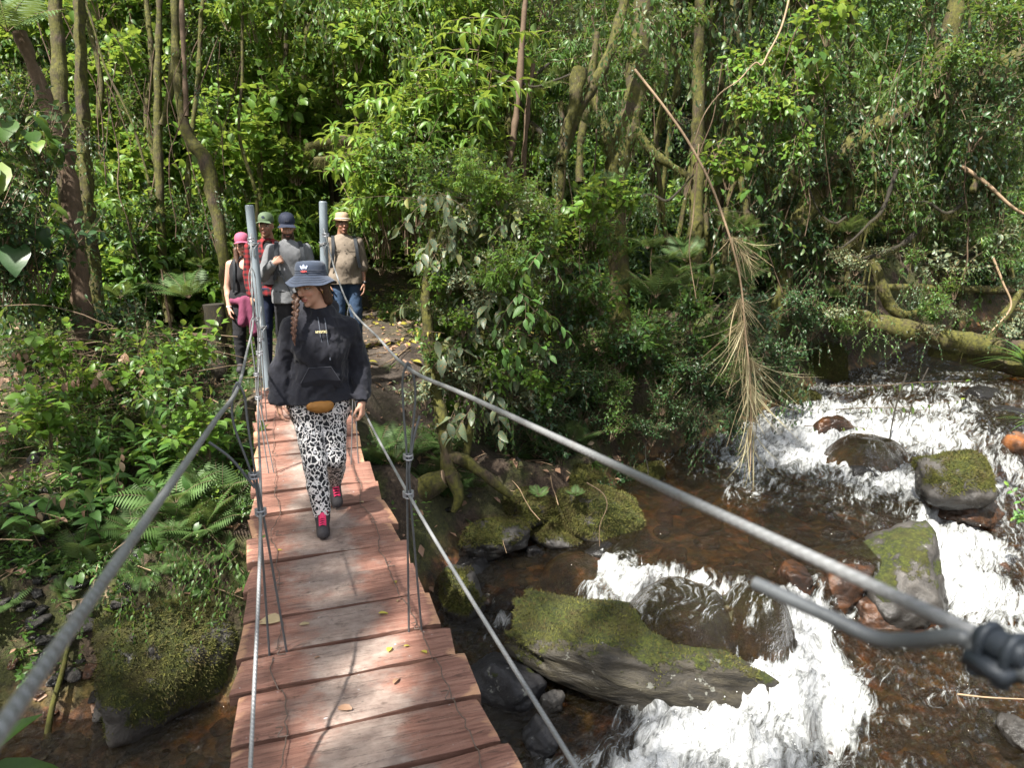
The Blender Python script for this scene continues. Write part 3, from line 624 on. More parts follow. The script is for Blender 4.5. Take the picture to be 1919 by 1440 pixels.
for i in range(len(BY)-1):
    y1, y0 = BY[i], BY[i+1]; gap = .014+.026*rb.random()**2; skew = rb.normal(0, .018)
    if i in (8, 15): gap += .012
    nx, ny = 34, 9; u = np.linspace(0, 1, nx); v = np.linspace(0, 1, ny)
    xl = edgeL((y0+y1)/2)+rb.normal(0, .006); xr = edgeR((y0+y1)/2)+rb.normal(0, .010)
    U, Vv = np.meshgrid(u, v); 
    Xp = xl+(xr-xl)*U+ (Vv-.5)*rb.normal(0, .02)
    wob0 = .015*fbm(np.stack([u*4+i*9, u*0, u*0], -1), 3, i); wob1 = .015*fbm(np.stack([u*4+i*9+40, u*0, u*0], -1), 3, i+50)
    ya = y0+gap*.5+wob0+skew*(u-.5); yb = y1-gap*.5+wob1+skew*(u-.5)
    Yp = ya[None]+(yb-ya)[None]*Vv
    cup = rb.uniform(-.008, .012); tl = rb.normal(0, .006); zc = np.vectorize(deckz)(Yp)
    Zp = zc+cup*(2*Vv-1)**2+tl*(2*Vv-1)+rb.normal(0, .003)+rb.normal(0, .006)*(U-.5)+.004*fbm(np.stack([Xp*5, Yp*9, Xp*0+i], -1), 3, 3)
    lift = .02*sstep(.72, 1, U)*(2*Vv-1)*rb.uniform(-.3, 1); Zp = Zp+lift
    edge = np.minimum(Vv, 1-Vv); Zp = Zp-.006*sstep(.06, 0, edge)-.004*sstep(.02, 0, np.minimum(U, 1-U))
    th = .045+rb.uniform(-.004, .008)
    top = np.stack([Xp, Yp, Zp], -1).reshape(-1, 3); bot = top-[0, 0, th]
    idx = np.arange(ny-1)[:, None]*nx+np.arange(nx-1)[None]
    Ft = np.stack([idx, idx+1, idx+nx+1, idx+nx], -1).reshape(-1, 4); nT = nx*ny
    ring = list(range(nx))+[r_*nx+nx-1 for r_ in range(1, ny)]+[(ny-1)*nx+c for c in range(nx-2, -1, -1)]+[r_*nx for r_ in range(ny-2, 0, -1)]
    ring = np.array(ring); r2_ = np.roll(ring, -1)
    # side ring duplicated so that the edge stays crisp
    sv = np.vstack([top[ring]-[0, 0, .001], bot[ring]]); k = len(ring); a_ = np.arange(k); b_ = np.roll(a_, -1)
    Fs = np.stack([a_, a_+k, b_+k, b_], -1)+nT
    Fb = np.array([[0, nx-1, nT-1, nT-nx]])[:, ::-1]+nT+2*k
    Vall = np.vstack([top, sv, bot])
    Fall = np.vstack([Ft, Fs, Fb])
    c = np.array([(xl+xr)/2, (y0+y1)/2, deckz((y0+y1)/2)])
    sap = np.concatenate([(.9*sstep(.80, 1, np.abs(2*U-1))*rb.uniform(.3, 1.1)+.5*sstep(.25, 0, np.minimum(Vv, 1-Vv) if rb.random() < .5 else Vv)*rb.uniform(.2, 1)*sstep(.4, .9, U)).ravel(), np.full(2*k, .3), np.zeros(nT)])
    mud = np.concatenate([(.66*np.exp(-((U-.50)/.20)**2)+.22).ravel(), np.zeros(2*k+nT)])
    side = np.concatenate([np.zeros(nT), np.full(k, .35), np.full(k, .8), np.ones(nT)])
    me = mkmesh('plank', Vall-c, Fall, M['plank'], True, {'sap': sap, 'mud': mud, 'side': side})
    o = mobj('plank', me, br, loc=c)
def nz(v): return v/np.linalg.norm(v)
def run(*a): return [tuple(atY(x, y, Y)) for x, y, Y in a]
CL = run((471, 438, 7.45), (472, 520, 6.45), (475, 600, 5.46), (462, 665, 4.1), (446, 728, 2.8)); e_ = atd(0, 1370, .50); CL += [tuple(np.array(CL[-1])+(e_-np.array(CL[-1]))*f) for f in (.35, .7, 1, 1.5)]
CR = run((607, 428, 7.6), (628, 505, 6.5), (657, 577, 5.4), (708, 632, 4.05), (765, 690, 2.74)); e_ = atd(1830, 1190, .60); CR += [tuple(np.array(CR[-1])+(e_-np.array(CR[-1]))*f) for f in (.35, .7, 1, 1.5)]
LL = run((490, 575, 7.45), (484, 745, 5.46), (489, 958, 2.8)); LL += [tuple(atd(470, 1440, 1.9)), tuple(atd(462, 1700, 1.2))]
LR = run((606, 600, 7.6), (663, 730, 5.4), (765, 925, 2.74)); LR += [tuple(atd(1080, 1440, 1.55)), tuple(atd(1300, 1800, .95))]
for pts in (CL, CR): cable_obj('main_cable', pts, .0072, br)
for pts in (LL, LR): cable_obj('lower_cable', pts, .0065, br)
def ci(pts, y):
    P = np.array(pts)[::-1]; return np.array([np.interp(y, P[:, 1], P[:, 0]), y, np.interp(y, P[:, 1], P[:, 2])])
def clamp(c, parent, s=1.0, mat='clamp', rx=0):
    a = Acc(); c = np.asarray(c, float); th = np.linspace(0, math.pi, 9)
    for dz in (-.007, .007):
        U_ = [(-.012*math.cos(t), -.014*math.sin(t)-.002, dz) for t in th]
        U_ = [(-.012, .018, dz)]+U_+[(.012, .018, dz)]
        a.tube(np.array(U_)*s*1.25+c, .0032*s, 6)
    a.box(c+np.array([0, .008, 0])*s, np.array([.021, .007, .012])*s)
    for dx in (-.013, .013): a.tube(np.array([(dx, .012, 0), (dx, .022, 0)])*s+c, .0065*s, 6)
    return a.obj('clamp', M[mat], parent, smooth=False)
def hanger(side, y, foot, mat, stray=None, wid=.028):
    CM, CW = (CL, LL) if side < 0 else (CR, LR)
    t = ci(CM, y)+[0, 0, .012]; b = ci(CW, y); f1, f2 = foot
    m1 = b+(t-b)*.30
    z1 = deckz(f1[1])-.06
    L = [(f1[0], f1[1], z1), (b[0]-.006, y-.012, b[2]), (m1[0]-.007, y-.012, m1[2]), (t[0]-wid*.9, y, t[2]-.16), (t[0]-wid*.8, y, t[2]-.05), (t[0], y, t[2])]
    Rr = [(t[0], y, t[2]), (t[0]+wid*.8, y, t[2]-.05), (t[0]+wid*.9, y, t[2]-.16), (m1[0]+.007, y-.012, m1[2]), (b[0]+.008, y-.012, b[2]), (f2[0], f2[1], deckz(f2[1])-.06)]
    h = cable_obj('suspender', L[:-1]+[(t[0]-.004, y, t[2]+.004), (t[0]+.004, y, t[2]+.004)]+Rr[1:], .0048, br, M[mat], 8, 8)
    clamp(m1+[0, -.014, 0], h); clamp(b+[0, -.016, 0], h, 1.1)
    if stray is not None: cable_obj('cable_end', [m1+[0, -.02, -.05], m1+np.array(stray)*.5+[0, -.01, 0], m1+np.array(stray)], .0055, h, M['cable_dark'], 8, 6)
    return h
hanger(-1, 2.8, ((-.478, 2.81), (-.402, 2.80)), 'cable_dark', (-.15, -.03, .16))
hanger(1, 2.74, ((.119, 2.78), (.179, 2.77)), 'cable_dark', (.055, 0, .17))
hanger(-1, 5.46, ((-.485, 5.46), (-.444, 5.46)), 'cable')
hanger(1, 5.4, ((.143, 5.44), (.205, 5.43)), 'cable')
hanger(-1, 6.6, ((-.54, 6.72), (-.50, 6.72)), 'cable')
# cable end doubled back and clamped close to the camera
q = atd(1880, 1212, .57); dc = nz(np.array(CR[-1])-np.array(CR[-2]))
ce = cable_obj('cable_end', [q+dc*.25+[0, 0, -.012], q+[0, 0, -.014], atd(1800, 1196, .60), atd(1715, 1200, .63), atd(1640, 1196, .66), atd(1540, 1150, .70), atd(1415, 1093, .76)], .0075, br, M['cable_dark'], 10)
a = Acc(); cc = q.copy()
a.tube([cc-dc*.020, cc-dc*.014, cc+dc*.014, cc+dc*.020], [.0105, .013, .013, .0105], 12)
for s_ in (-1, 1):
    a.tube([cc+dc*.011*s_+[0.013*math.cos(t), 0, .016*math.sin(t)-.002] for t in np.linspace(0, math.pi, 9)], .0042, 8)
    for x_ in (-.013, .013): a.tube([cc+dc*.011*s_+[x_, 0, -.002], cc+dc*.011*s_+[x_, 0, -.030]], .0042, 8); a.tube([cc+dc*.011*s_+[x_, 0, -.021], cc+dc*.011*s_+[x_, 0, -.028]], .0078, 6)
a.box(cc+[0, 0, -.017], (.021, .018, .006))
a.obj('clamp', M['clamp_blue'], ce)
# posts
def post(base, top, label=None):
    base = np.array(base); top = np.array(top); a = Acc()
    P = np.linspace(base, top, 20); a.tube(P, .042, 28)
    a.tube([top-(top-base)*.001, top+(top-base)*.004], [.042, .036], 28)
    o = a.obj('post', M['pipe'], br)
    b = Acc(); th = np.linspace(0, 2*math.pi, 20)
    for f, dz in ((.80, 0), (.80, .012), (.38, 0), (.38, .012)):
        c = base+(top-base)*f; b.tube([c+[.047*math.cos(t), .047*math.sin(t), dz+.02*math.cos(t*1+1)] for t in th], .005, 6, cap=False)
    for f in (.80, .38):
        c = base+(top-base)*f
        for s_ in (-1, 1): b.tube([c+[s_*.05, -.02, .035], c+[s_*.02, -.055, .0], c+[0, -.06, -.03], c+[s_*.006, -.05, -.10]], .0035, 6)
    b.obj('cable_lashing', M['cable'], o)
    return o
pb = atY(500, 690, 7.5); pt = atY(468, 386, 7.55)
post(pb-[0, 0, .35], pt)
pb2 = atY(610, 700, 7.62); pt2 = atY(606, 379, 7.62)
post(pb2-[0, 0, .4], pt2)
clamp(ci(CL, 7.3)+[0, -.03, 0], br, 1.6); clamp(ci(CR, 7.4)+[0, -.03, 0], br, 1.6)
clamp(ci(LL, 6.3)+[0, -.02, 0], br, 1.4)
# wire stitched along both sides of the deck
for sx, sd_ in ((-.44, 3), (.15, 8)):
    yy = np.arange(1.0, 7.2, .035); rr = np.random.default_rng(sd_); wob = fbm(np.stack([yy*2.6, yy*0, yy*0], -1), 3, sd_)*.05
    P = np.stack([sx+wob+rr.normal(0, .003, len(yy)), yy, [deckz(t)+.012+abs(rr.normal(0, .004)) for t in yy]], -1)
    for by in BY:
        k = np.abs(yy-by) < .03; P[k, 2] -= .018
    cable_obj('lashing_wire', P, .0024, br, M['wire'], 5, lin=True)
    for by in BY[6:18:2]:
        cable_obj('lashing_wire', [(sx-.01, by+.03, deckz(by)+.012), (sx+.012, by, deckz(by)+.03), (sx-.004, by-.02, deckz(by)+.014), (sx+.03, by-.03, deckz(by)+.016)], .0024, br, M['wire'], 5, 5)
# beams under the deck: two steel cables carrying the planks
for sx in (-.48, .17):
    cable_obj('deck_cable', [(sx, y, deckz(y)-.07) for y in np.linspace(7.4, -.6, 14)], .012, br, M['cable_dark'], 8, 4)
# ------------------------------------------------------------ vegetation builders
def leaf_tpl(n=4, ratio=.4, curl=.25, fold=.25, kind='oval', wav=0):
    t = np.linspace(0, 1, n+1)
    if kind == 'oval': wd = np.sin(math.pi*np.clip(t*.96+.02, 0, 1)**.8)**.9
    elif kind == 'lance': wd = np.sin(math.pi*np.clip(t*.97+.02, 0, 1)**.62)
    elif kind == 'blade': wd = np.where(t < .1, t*10, 1)*(1-t**2.5)+.03
    elif kind == 'heart': wd = np.interp(t, [0, .04, .18, .35, .6, .85, 1], [.55, .85, 1, .96, .72, .3, .02])
    wd = wd*ratio/2
    ys = t.copy(); back = np.zeros(n+1)
    if kind == 'heart': back = np.interp(t, [0, .05, .25, 1], [-.22, -.10, 0, 0])
    z0 = -curl*t**2; y0 = t*(1-.25*curl*t)
    V = []
    for i in range(n+1):
        f = fold*wd[i]; wv = wav*math.sin(i*2.3)
        V += [(-wd[i], y0[i]+back[i], z0[i]+f+wv), (0, y0[i], z0[i]), (wd[i], y0[i]+back[i], z0[i]+f-wv)]
    F = []
    for i in range(n):
        b = 3*i; F += [(b, b+1, b+4, b+3), (b+1, b+2, b+5, b+4)]
    return np.array(V), np.array(F)
TPL = {'oval': leaf_tpl(5, .46, .28, .35), 'lance': leaf_tpl(5, .30, .38, .4, 'lance'), 'small': leaf_tpl(3, .5, .25, .35), 'tiny': leaf_tpl(2, .55, .2, .35),
       'blade': leaf_tpl(7, .07, .9, .3, 'blade'), 'pinna': leaf_tpl(2, .15, .15, .2, 'lance'), 'heart': leaf_tpl(8, .92, .3, .22, 'heart', .015),
       'strip': leaf_tpl(4, .016, .5, .3, 'blade'), 'moss': leaf_tpl(1, .26, .5, .2, 'blade'), 'round': leaf_tpl(5, .68, .25, .25), 'bamboo': leaf_tpl(4, .13, .5, .3, 'lance')}
def nz_(v): return v/(np.linalg.norm(v, axis=-1, keepdims=True)+1e-9)
def leaf_frames(d, up):
    d = nz_(np.asarray(d, float)); x = nz_(np.cross(d, up)); n = np.cross(x, d)
    return np.stack([x, d, n], -1)        # columns
class Plant:
    def __init__(s, seed=0): s.r = np.random.default_rng(seed); s.L = []; s.S = []
    def leaf(s, b, d, up, ln, tpl, tint): s.L.append((np.asarray(b, float), np.asarray(d, float), np.asarray(up, float), ln, tpl, tint))
    def stem(s, pts, r0, r1=None): s.S.append((np.asarray(pts, float), r0, r1 if r1 else r0*.4))
    def leafmesh(s, acc, mi=0, which=None):
        by = {}
        for l in s.L: by.setdefault(l[4], []).append(l)
        for k, ls in by.items():
            V, F = TPL[k]; R = leaf_frames(np.array([l[1] for l in ls]), np.array([l[2] for l in ls]))
            sc = np.array([l[3] for l in ls]); W = np.einsum('nij,kj->nki', R, V)*sc[:, None, None]+np.array([l[0] for l in ls])[:, None]
            n = len(ls); Fn = (F[None]+np.arange(n)[:, None, None]*len(V)).reshape(-1, 4)
            acc.add(W.reshape(-1, 3), Fn, np.repeat([l[5] for l in ls], len(V)), mi)
        return acc
    def stemmesh(s, acc, mi=0, n=5):
        for p, a, b in s.S: acc.tube(p, np.linspace(a, b, len(p)), n, cap=False, mi=mi)
        return acc
    def joined(s, name, mats, n=4):
        a = Acc(); s.leafmesh(a, 0)
        if s.S: s.stemmesh(a, 1, n)
        return a.mesh(name, mats)
    def realise(s, name, lm, sm, loc=(0, 0, 0), rz=0, sc=1, single=False, stemname='stem', leafname='leaf'):
        root = empty(name, loc, rz); root.scale = (sc,)*3
        if s.S: s.stemmesh(Acc(), 0).obj(stemname, sm, root)
        if single:
            cache = {}
            for (b, d, up, ln, tpl, tint) in s.L:
                tq = round(tint*5)/5
                if (tpl, tq) not in cache:
                    V, F = TPL[tpl]; a = Acc(); a.add(V, F, tq); cache[tpl, tq] = a.mesh('leaf', lm)
                R = leaf_frames(d[None], up[None])[0]; o = bpy.data.objects.new(leafname, cache[tpl, tq]); COL.objects.link(o)
                o.parent = root; Mx = Matrix([[*(R[i]*ln), b[i]] for i in range(3)]+[[0, 0, 0, 1]]); o.matrix_local = Mx
        elif s.L:
            tag(s.leafmesh(Acc(), 0).obj('foliage', lm, root), kind='stuff')
        return root
UPV = np.array([0, 0, 1.0])
def curve(p0, d0, L, n, r, droop=.3, wob=.15, bias=(0, 0, 0)):
    p = np.array(p0, float); d = np.array(d0, float); out = [p.copy()]; st = L/n
    for i in range(n):
        d = d+r.normal(0, wob, 3)*st*3+np.array([0, 0, -droop])*st+np.asarray(bias)*st; d /= np.linalg.norm(d)
        p = p+d*st; out.append(p.copy())
    return np.array(out)
def leaves_along(P, pl, ln, sp, tpl, t0=.25, pair=False, spread=.8, drp=.25, var=.3, tipb=1, flatten=.0):
    pts = np.asarray(pl, float); seg = np.linalg.norm(np.diff(pts, axis=0), axis=1); s = np.concatenate([[0], np.cumsum(seg)]); T = s[-1]
    k = t0*T; az = P.r.uniform(0, 6.28); i = 0
    while k < T:
        p = np.array([np.interp(k, s, pts[:, j]) for j in range(3)]); j = min(np.searchsorted(s, k), len(seg))-1; t = nz_(pts[j+1]-pts[j])
        a = nz_(np.cross(t, UPV)+1e-4); b = np.cross(a, t)
        for q in ((0, math.pi) if pair else (0,)):
            th = az+q; o = a*math.cos(th)+b*math.sin(th)*(1-flatten)
            d = nz_(o*spread+t*(1-spread*.5)+[0, 0, -drp])+P.r.normal(0, .15, 3)
            up = nz_(UPV*1.0+t*.3+P.r.normal(0, .28, 3)); f = .65+.35*math.sin(math.pi*min(1, k/T*.9+.1))
            P.leaf(p, d, up, ln*f*(1+P.r.uniform(-var, var)), tpl, P.r.random())
        az += 2.4 if not pair else 1.57; k += sp*(1+P.r.uniform(-.25, .25)); i += 1
    for q in range(tipb):
        P.leaf(pts[-1], nz_(pts[-1]-pts[-2])+P.r.normal(0, .2, 3), UPV+P.r.normal(0, .3, 3), ln*.8, tpl, P.r.random())
def g_shrub(seed, h=1.2, nst=7, ln=.11, sp=.07, tpl='oval', spread=.6, side=3, droop=.35, r0=.008):
    P = Plant(seed)
    for i in range(nst):
        az = P.r.uniform(0, 6.28); k = P.r.uniform(.15, 1)*spread; d = nz_(np.array([math.cos(az)*k, math.sin(az)*k, 1]))
        L = h*P.r.uniform(.6, 1.1); pl = curve((math.cos(az)*.04, math.sin(az)*.04, 0), d, L, 9, P.r, droop*P.r.uniform(.3, 1.4))
        P.stem(pl, r0); leaves_along(P, pl, ln, sp*1.3, tpl, .3)
        for q in range(side):
            j = P.r.integers(3, 8); az2 = P.r.uniform(0, 6.28); d2 = nz_(np.array([math.cos(az2), math.sin(az2), P.r.uniform(-.1, .6)]))
            p2 = curve(pl[j], d2, L*P.r.uniform(.22, .42), 5, P.r, droop); P.stem(p2, r0*.45); leaves_along(P, p2, ln*.95, sp, tpl, .1)
    return P
def g_herb(seed, h=.5, ln=.11, tpl='oval', lean=.2, sp=.085, nst=1):
    P = Plant(seed)
    for i in range(nst):
        az = P.r.uniform(0, 6.28); d = nz_(np.array([math.cos(az)*lean, math.sin(az)*lean, 1]))
        pl = curve((P.r.normal(0, .03*nst), P.r.normal(0, .03*nst), 0), d, h*P.r.uniform(.8, 1.1), 8, P.r, .1); P.stem(pl, .005)
        leaves_along(P, pl, ln, sp, tpl, .25, True, .95, .12, .2, 2)
    return P
def g_fern(seed, n=8, L=.6, up=.9, pin=.1, sp=.028):
    P = Plant(seed)
    for i in range(n):
        az = i*6.283/n+P.r.normal(0, .25); k = P.r.uniform(.5, 1.0)
        d = nz_(np.array([math.cos(az)*k, math.sin(az)*k, up])); Lf = L*P.r.uniform(.75, 1.1)
        pl = curve((0, 0, 0), d, Lf, 12, P.r, 1.6/L*.6, .05); P.stem(pl, .0035)
        seg = np.linalg.norm(np.diff(pl, axis=0), axis=1); s = np.concatenate([[0], np.cumsum(seg)]); T = s[-1]; kk = T*.15; tn = P.r.random()
        while kk < T:
            p = np.array([np.interp(kk, s, pl[:, j]) for j in range(3)]); j = min(np.searchsorted(s, kk), 12)-1; t = nz_(pl[j+1]-pl[j])
            a = nz_(np.cross(t, UPV)+1e-4); nrm = np.cross(a, t); f = math.sin(math.pi*min(1, (kk/T)*.78+.2))**.8*(1 if kk/T < .8 else (1-kk/T)*5*.9+.1)
            for sg in (-1, 1): P.leaf(p, a*sg+t*.35-nrm*.12, nrm, pin*f*2.0*(L/.6), 'pinna', np.clip(tn*.7+P.r.random()*.25, 0, .92))
            kk += sp*L/.6
    return P
def g_heart(seed, n=6, L=.3, st=.5, spread=.7):
    P = Plant(seed)
    for i in range(n):
        az = P.r.uniform(0, 6.28); k = P.r.uniform(.3, 1)*spread; d = nz_(np.array([math.cos(az)*k, math.sin(az)*k, 1]))
        pl = curve((0, 0, 0), d, st*P.r.uniform(.6, 1.1), 7, P.r, .5, .05); P.stem(pl, .006)
        o = np.array([math.cos(az), math.sin(az), -P.r.uniform(.5, 1.1)]); P.leaf(pl[-1], o, UPV+o*[1, 1, 0]*.9, L*P.r.uniform(.6, 1.1), 'heart', P.r.random())
    return P
def g_tuft(seed, n=26, L=.5, tpl='blade', up=1.1):
    P = Plant(seed)
    for i in range(n):
        az = P.r.uniform(0, 6.28); k = P.r.uniform(.2, 1); d = np.array([math.cos(az)*k, math.sin(az)*k, up*P.r.uniform(.5, 1.2)])
        P.leaf(P.r.normal(0, .012, 3)*[1, 1, 0], d, UPV+d*[1, 1, 0]*.4, L*P.r.uniform(.5, 1.1), tpl, P.r.random())
    return P
def g_vine(seed, L=1.6, n=5, ln=.09, sp=.09, tpl='oval', w=.35):
    """hangs down from its origin"""
    P = Plant(seed)
    for i in range(n):
        p0 = (P.r.normal(0, w), P.r.normal(0, w*.5), P.r.normal(0, .08)); pl = curve(p0, (P.r.normal(0, .5), P.r.normal(0, .4), -.4), L*P.r.uniform(.4, 1.1), 12, P.r, .9, .12)
        P.stem(pl, .004, .002); leaves_along(P, pl, ln, sp, tpl, .05, spread=.9, drp=.6)
    return P
def g_sapling(seed, h=2.2, ln=.14, tpl='lance', n=4, side=6, lean=.2, sp=.1):
    P = Plant(seed)
    for i in range(n):
        az = P.r.uniform(0, 6.28); d = nz_(np.array([math.cos(az)*lean, math.sin(az)*lean, 1]))
        pl = curve((P.r.normal(0, .08), P.r.normal(0, .08), 0), d, h*P.r.uniform(.7, 1.1), 14, P.r, .06, .1); P.stem(pl, .012, .004)
        leaves_along(P, pl[6:], ln, sp, tpl, 0)
        for q in range(side):
            j = P.r.integers(4, 14); az2 = P.r.uniform(0, 6.28)
            p2 = curve(pl[j], nz_(np.array([math.cos(az2), math.sin(az2), .35])), h*P.r.uniform(.15, .32), 6, P.r, .8); P.stem(p2, .005); leaves_along(P, p2, ln, sp*.7, tpl, .1, drp=.4)
    return P
def g_crown(seed, R=2.2, n=60, ln=.17, tpl='small', flat_=.6):
    P = Plant(seed)
    for i in range(n):
        d = nz_(P.r.normal(size=3)*[1, 1, flat_]); rr = R*P.r.uniform(.35, 1)
        p0 = d*rr*.35*[1, 1, .6]; pl = curve(p0, d, rr*.7, 5, P.r, .25); P.stem(pl, .014, .005); leaves_along(P, pl, ln, .06, tpl, .1)
        for q in range(3):
            d2 = nz_(d+P.r.normal(0, .7, 3)); p2 = curve(pl[P.r.integers(2, 6)], d2, rr*.35, 4, P.r, .4); P.stem(p2, .006, .003); leaves_along(P, p2, ln, .055, tpl, .05)
    return P
# geometry-node scatter of a hidden collection of source meshes: ground cover nobody could count
def scatter(name, label, pts, rots, scs, idx, meshes):
    c = bpy.data.collections.new(name+'_sources')
    for i, m in enumerate(meshes):
        o = bpy.data.objects.new('source_%02d' % i, m); c.objects.link(o)
    me = bpy.data.meshes.new(name); me.vertices.add(len(pts)); me.vertices.foreach_set('co', np.asarray(pts, np.float32).ravel())
    a = me.attributes.new('rot', 'FLOAT_VECTOR', 'POINT'); a.data.foreach_set('vector', np.asarray(rots, np.float32).ravel())
    a = me.attributes.new('scl', 'FLOAT', 'POINT'); a.data.foreach_set('value', np.asarray(scs, np.float32))
    a = me.attributes.new('pick', 'INT', 'POINT'); a.data.foreach_set('value', np.asarray(idx, np.int32))
    o = mobj(name, me); g = bpy.data.node_groups.new(name, 'GeometryNodeTree')
    g.interface.new_socket('Geometry', in_out='INPUT', socket_type='NodeSocketGeometry'); g.interface.new_socket('Geometry', in_out='OUTPUT', socket_type='NodeSocketGeometry')
    N = g.nodes.new; L = g.links.new; gi = N('NodeGroupInput'); go = N('NodeGroupOutput'); m2p = N('GeometryNodeMeshToPoints'); ip = N('GeometryNodeInstanceOnPoints'); ci_ = N('GeometryNodeCollectionInfo')
    ci_.inputs['Collection'].default_value = c; ci_.inputs['Separate Children'].default_value = True; ci_.inputs['Reset Children'].default_value = True
    def na(nm, t): n = N('GeometryNodeInputNamedAttribute'); n.data_type = t; n.inputs['Name'].default_value = nm; return n.outputs[0]
    L(gi.outputs[0], m2p.inputs[0]); L(m2p.outputs[0], ip.inputs['Points']); L(ci_.outputs[0], ip.inputs['Instance']); ip.inputs['Pick Instance'].default_value = True
    L(na('pick', 'INT'), ip.inputs['Instance Index']); L(na('rot', 'FLOAT_VECTOR'), ip.inputs['Rotation']); L(na('scl', 'FLOAT'), ip.inputs['Scale']); L(ip.outputs[0], go.inputs[0])
    md = o.modifiers.new('scatter', 'NODES'); md.node_group = g
    return tag(o, label, kind='stuff')
ML = [M['leaf'], M['twig']]; MB = [M['leaf_bright'], M['twig']]; MD = [M['leaf_dark'], M['twig']]; MS = [M['leaf_silver'], M['twig']]; MH = [M['leaf_herb'], M['twig']]; MF = [M['fern'], M['twig']]

# sources shared by individuals: (foliage mesh, stem mesh)
def pair(P, lm, sm=None, n=4):
    f = P.leafmesh(Acc()).mesh('foliage', lm) if P.L else None; s = P.stemmesh(Acc(), 0, n).mesh('stem', sm or M['twig']) if P.S else None
    return (f, s)
KIND = {
 'shrub': [pair(g_shrub(i, 1.25, 8, .17, .085), M['leaf']) for i in range(3)],
 'bright': [pair(g_shrub(10+i, 1.2, 8, .21, .10, 'round'), M['leaf_bright']) for i in range(3)],
 'dark': [pair(g_shrub(20+i, 1.15, 10, .14, .07), M['leaf_dark']) for i in range(3)],
 'fine': [pair(g_shrub(30+i, 1.3, 9, .11, .06, 'small', .7, 4), M['leaf']) for i in range(3)],
 'sapling': [pair(g_sapling(40+i, 2.2, .20), M['leaf']) for i in range(3)],
 'tallbright': [pair(g_sapling(50+i, 2.6, .25, 'lance', 5, 9, .15, .10), M['leaf_bright']) for i in range(3)],
 'vine': [pair(g_vine(60+i, 1.6, 5, .15, .10), M['leaf']) for i in range(3)],
 'vinedark': [pair(g_vine(64+i, 1.8, 7, .12, .08, 'small'), M['leaf_dark']) for i in range(3)],
 'fern': [pair(g_fern(70+i), M['fern']) for i in range(3)],
 'heart': [pair(g_heart(80+i), M['leaf']) for i in range(3)],
 'tuft': [pair(g_tuft(90+i), M['leaf']) for i in range(3)],
 'bamboo': [pair(g_sapling(95+i, 2.6, .2, 'bamboo', 7, 9, .35, .05), M['leaf']) for i in range(3)],
 'silver': [pair(g_shrub(99+i, 1.1, 8, .16, .08, 'oval', .8), M['leaf_silver']) for i in range(3)],
 'mini': [pair(g_herb(110+i, .28, .055, 'small', .4, .045, 4), M['leaf']) for i in range(3)],
}
NAMES = {'shrub': ('shrub', 'shrub'), 'bright': ('broadleaf_shrub', 'shrub'), 'dark': ('shrub', 'shrub'), 'fine': ('small_leaved_shrub', 'shrub'), 'sapling': ('sapling', 'sapling'), 'tallbright': ('sapling', 'sapling'),
 'vine': ('hanging_vine', 'vine'), 'vinedark': ('hanging_vine', 'vine'), 'fern': ('fern', 'fern'), 'heart': ('heart_leaved_plant', 'plant'), 'tuft': ('grass_tuft', 'grass tuft'), 'bamboo': ('bamboo_clump', 'bamboo'), 'silver': ('silvery_shrub', 'shrub'), 'mini': ('seedling', 'plant')}
def plant(kind, loc, sc, rz, label, group=None, v=0, tilt=(0, 0)):
    f, s = KIND[kind][v % 3]; nm, cat = NAMES[kind]; root = empty(nm, loc, rz); root.rotation_euler = (tilt[0], tilt[1], rz); root.scale = (sc,)*3
    if s: mobj('stem', s, root)
    if f: tag(mobj('foliage', f, root), kind='stuff')
    return tag(root, label, cat, group)
def region(kind, n, x0, x1, y0, y1, d0, d1, smin, smax, label, group, seed, zoff=0, onground=False, tilt=.15):
    """individual plants seen in a patch of the view: planted at that distance, at the height seen or on the ground under it"""
    r = np.random.default_rng(seed)
    for i in range(n):
        px = r.uniform(x0, x1); d = r.uniform(d0, d1); s = r.uniform(smin, smax); q = atd(px, r.uniform(y0, y1), d)
        k = kind if isinstance(kind, str) else kind[i % len(kind)]
        z = q[2]
        if onground: z = gz(q[0], q[1])-.02
        plant(k, (q[0], q[1], z+zoff), s, r.uniform(0, 6.28), autolabel(k, px, 720-FPX*float((q-CAM)@UP)/float((q-CAM)@FW), d, s, group), group, int(r.integers(3)), (r.normal(0, tilt), r.normal(0, tilt)))

# ---- the mass of undergrowth on the slopes behind: one scattered thing
src = []
for k in ('shrub', 'bright', 'dark', 'fine', 'sapling', 'tallbright', 'vine', 'vinedark', 'bamboo', 'silver'):
    for f, s in KIND[k][:2]:
        src.append(f)
names_ = ['shrub', 'shrub', 'bright', 'bright', 'dark', 'dark', 'fine', 'fine', 'sapling', 'sapling', 'tallbright', 'tallbright', 'vine', 'vine', 'vinedark', 'vinedark', 'bamboo', 'bamboo', 'silver', 'silver']
r = np.random.default_rng(7); pts = []; rots = []; scs = []; idx = []
# on the hill surface
n = 8200; X_ = r.uniform(-16, 34, n); Y_ = 11.6+r.uniform(0, 1, n)**1.4*26
Z_ = ground_z(X_, Y_); S_ = sdpoly(X_, Y_)
for x, y, z, s in zip(X_, Y_, Z_, S_):
    if s < .3 or (abs(x-1.8) < 1.3 and y < 15): continue
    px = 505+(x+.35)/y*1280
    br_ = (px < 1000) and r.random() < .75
    k = r.choice([2, 2, 3, 6, 7, 10, 3, 6]) if br_ else r.choice([0, 1, 4, 5, 4, 5, 8, 12, 14, 15, 2, 5])  # more dark leaf kinds on the right put forest shade into the colour
    pts.append((x, y, z-.05)); rots.append((r.normal(0, .2), r.normal(0, .2), r.uniform(0, 6.28))); scs.append(r.uniform(.45, 1.1)*(1+.03*(y-11))); idx.append(k)
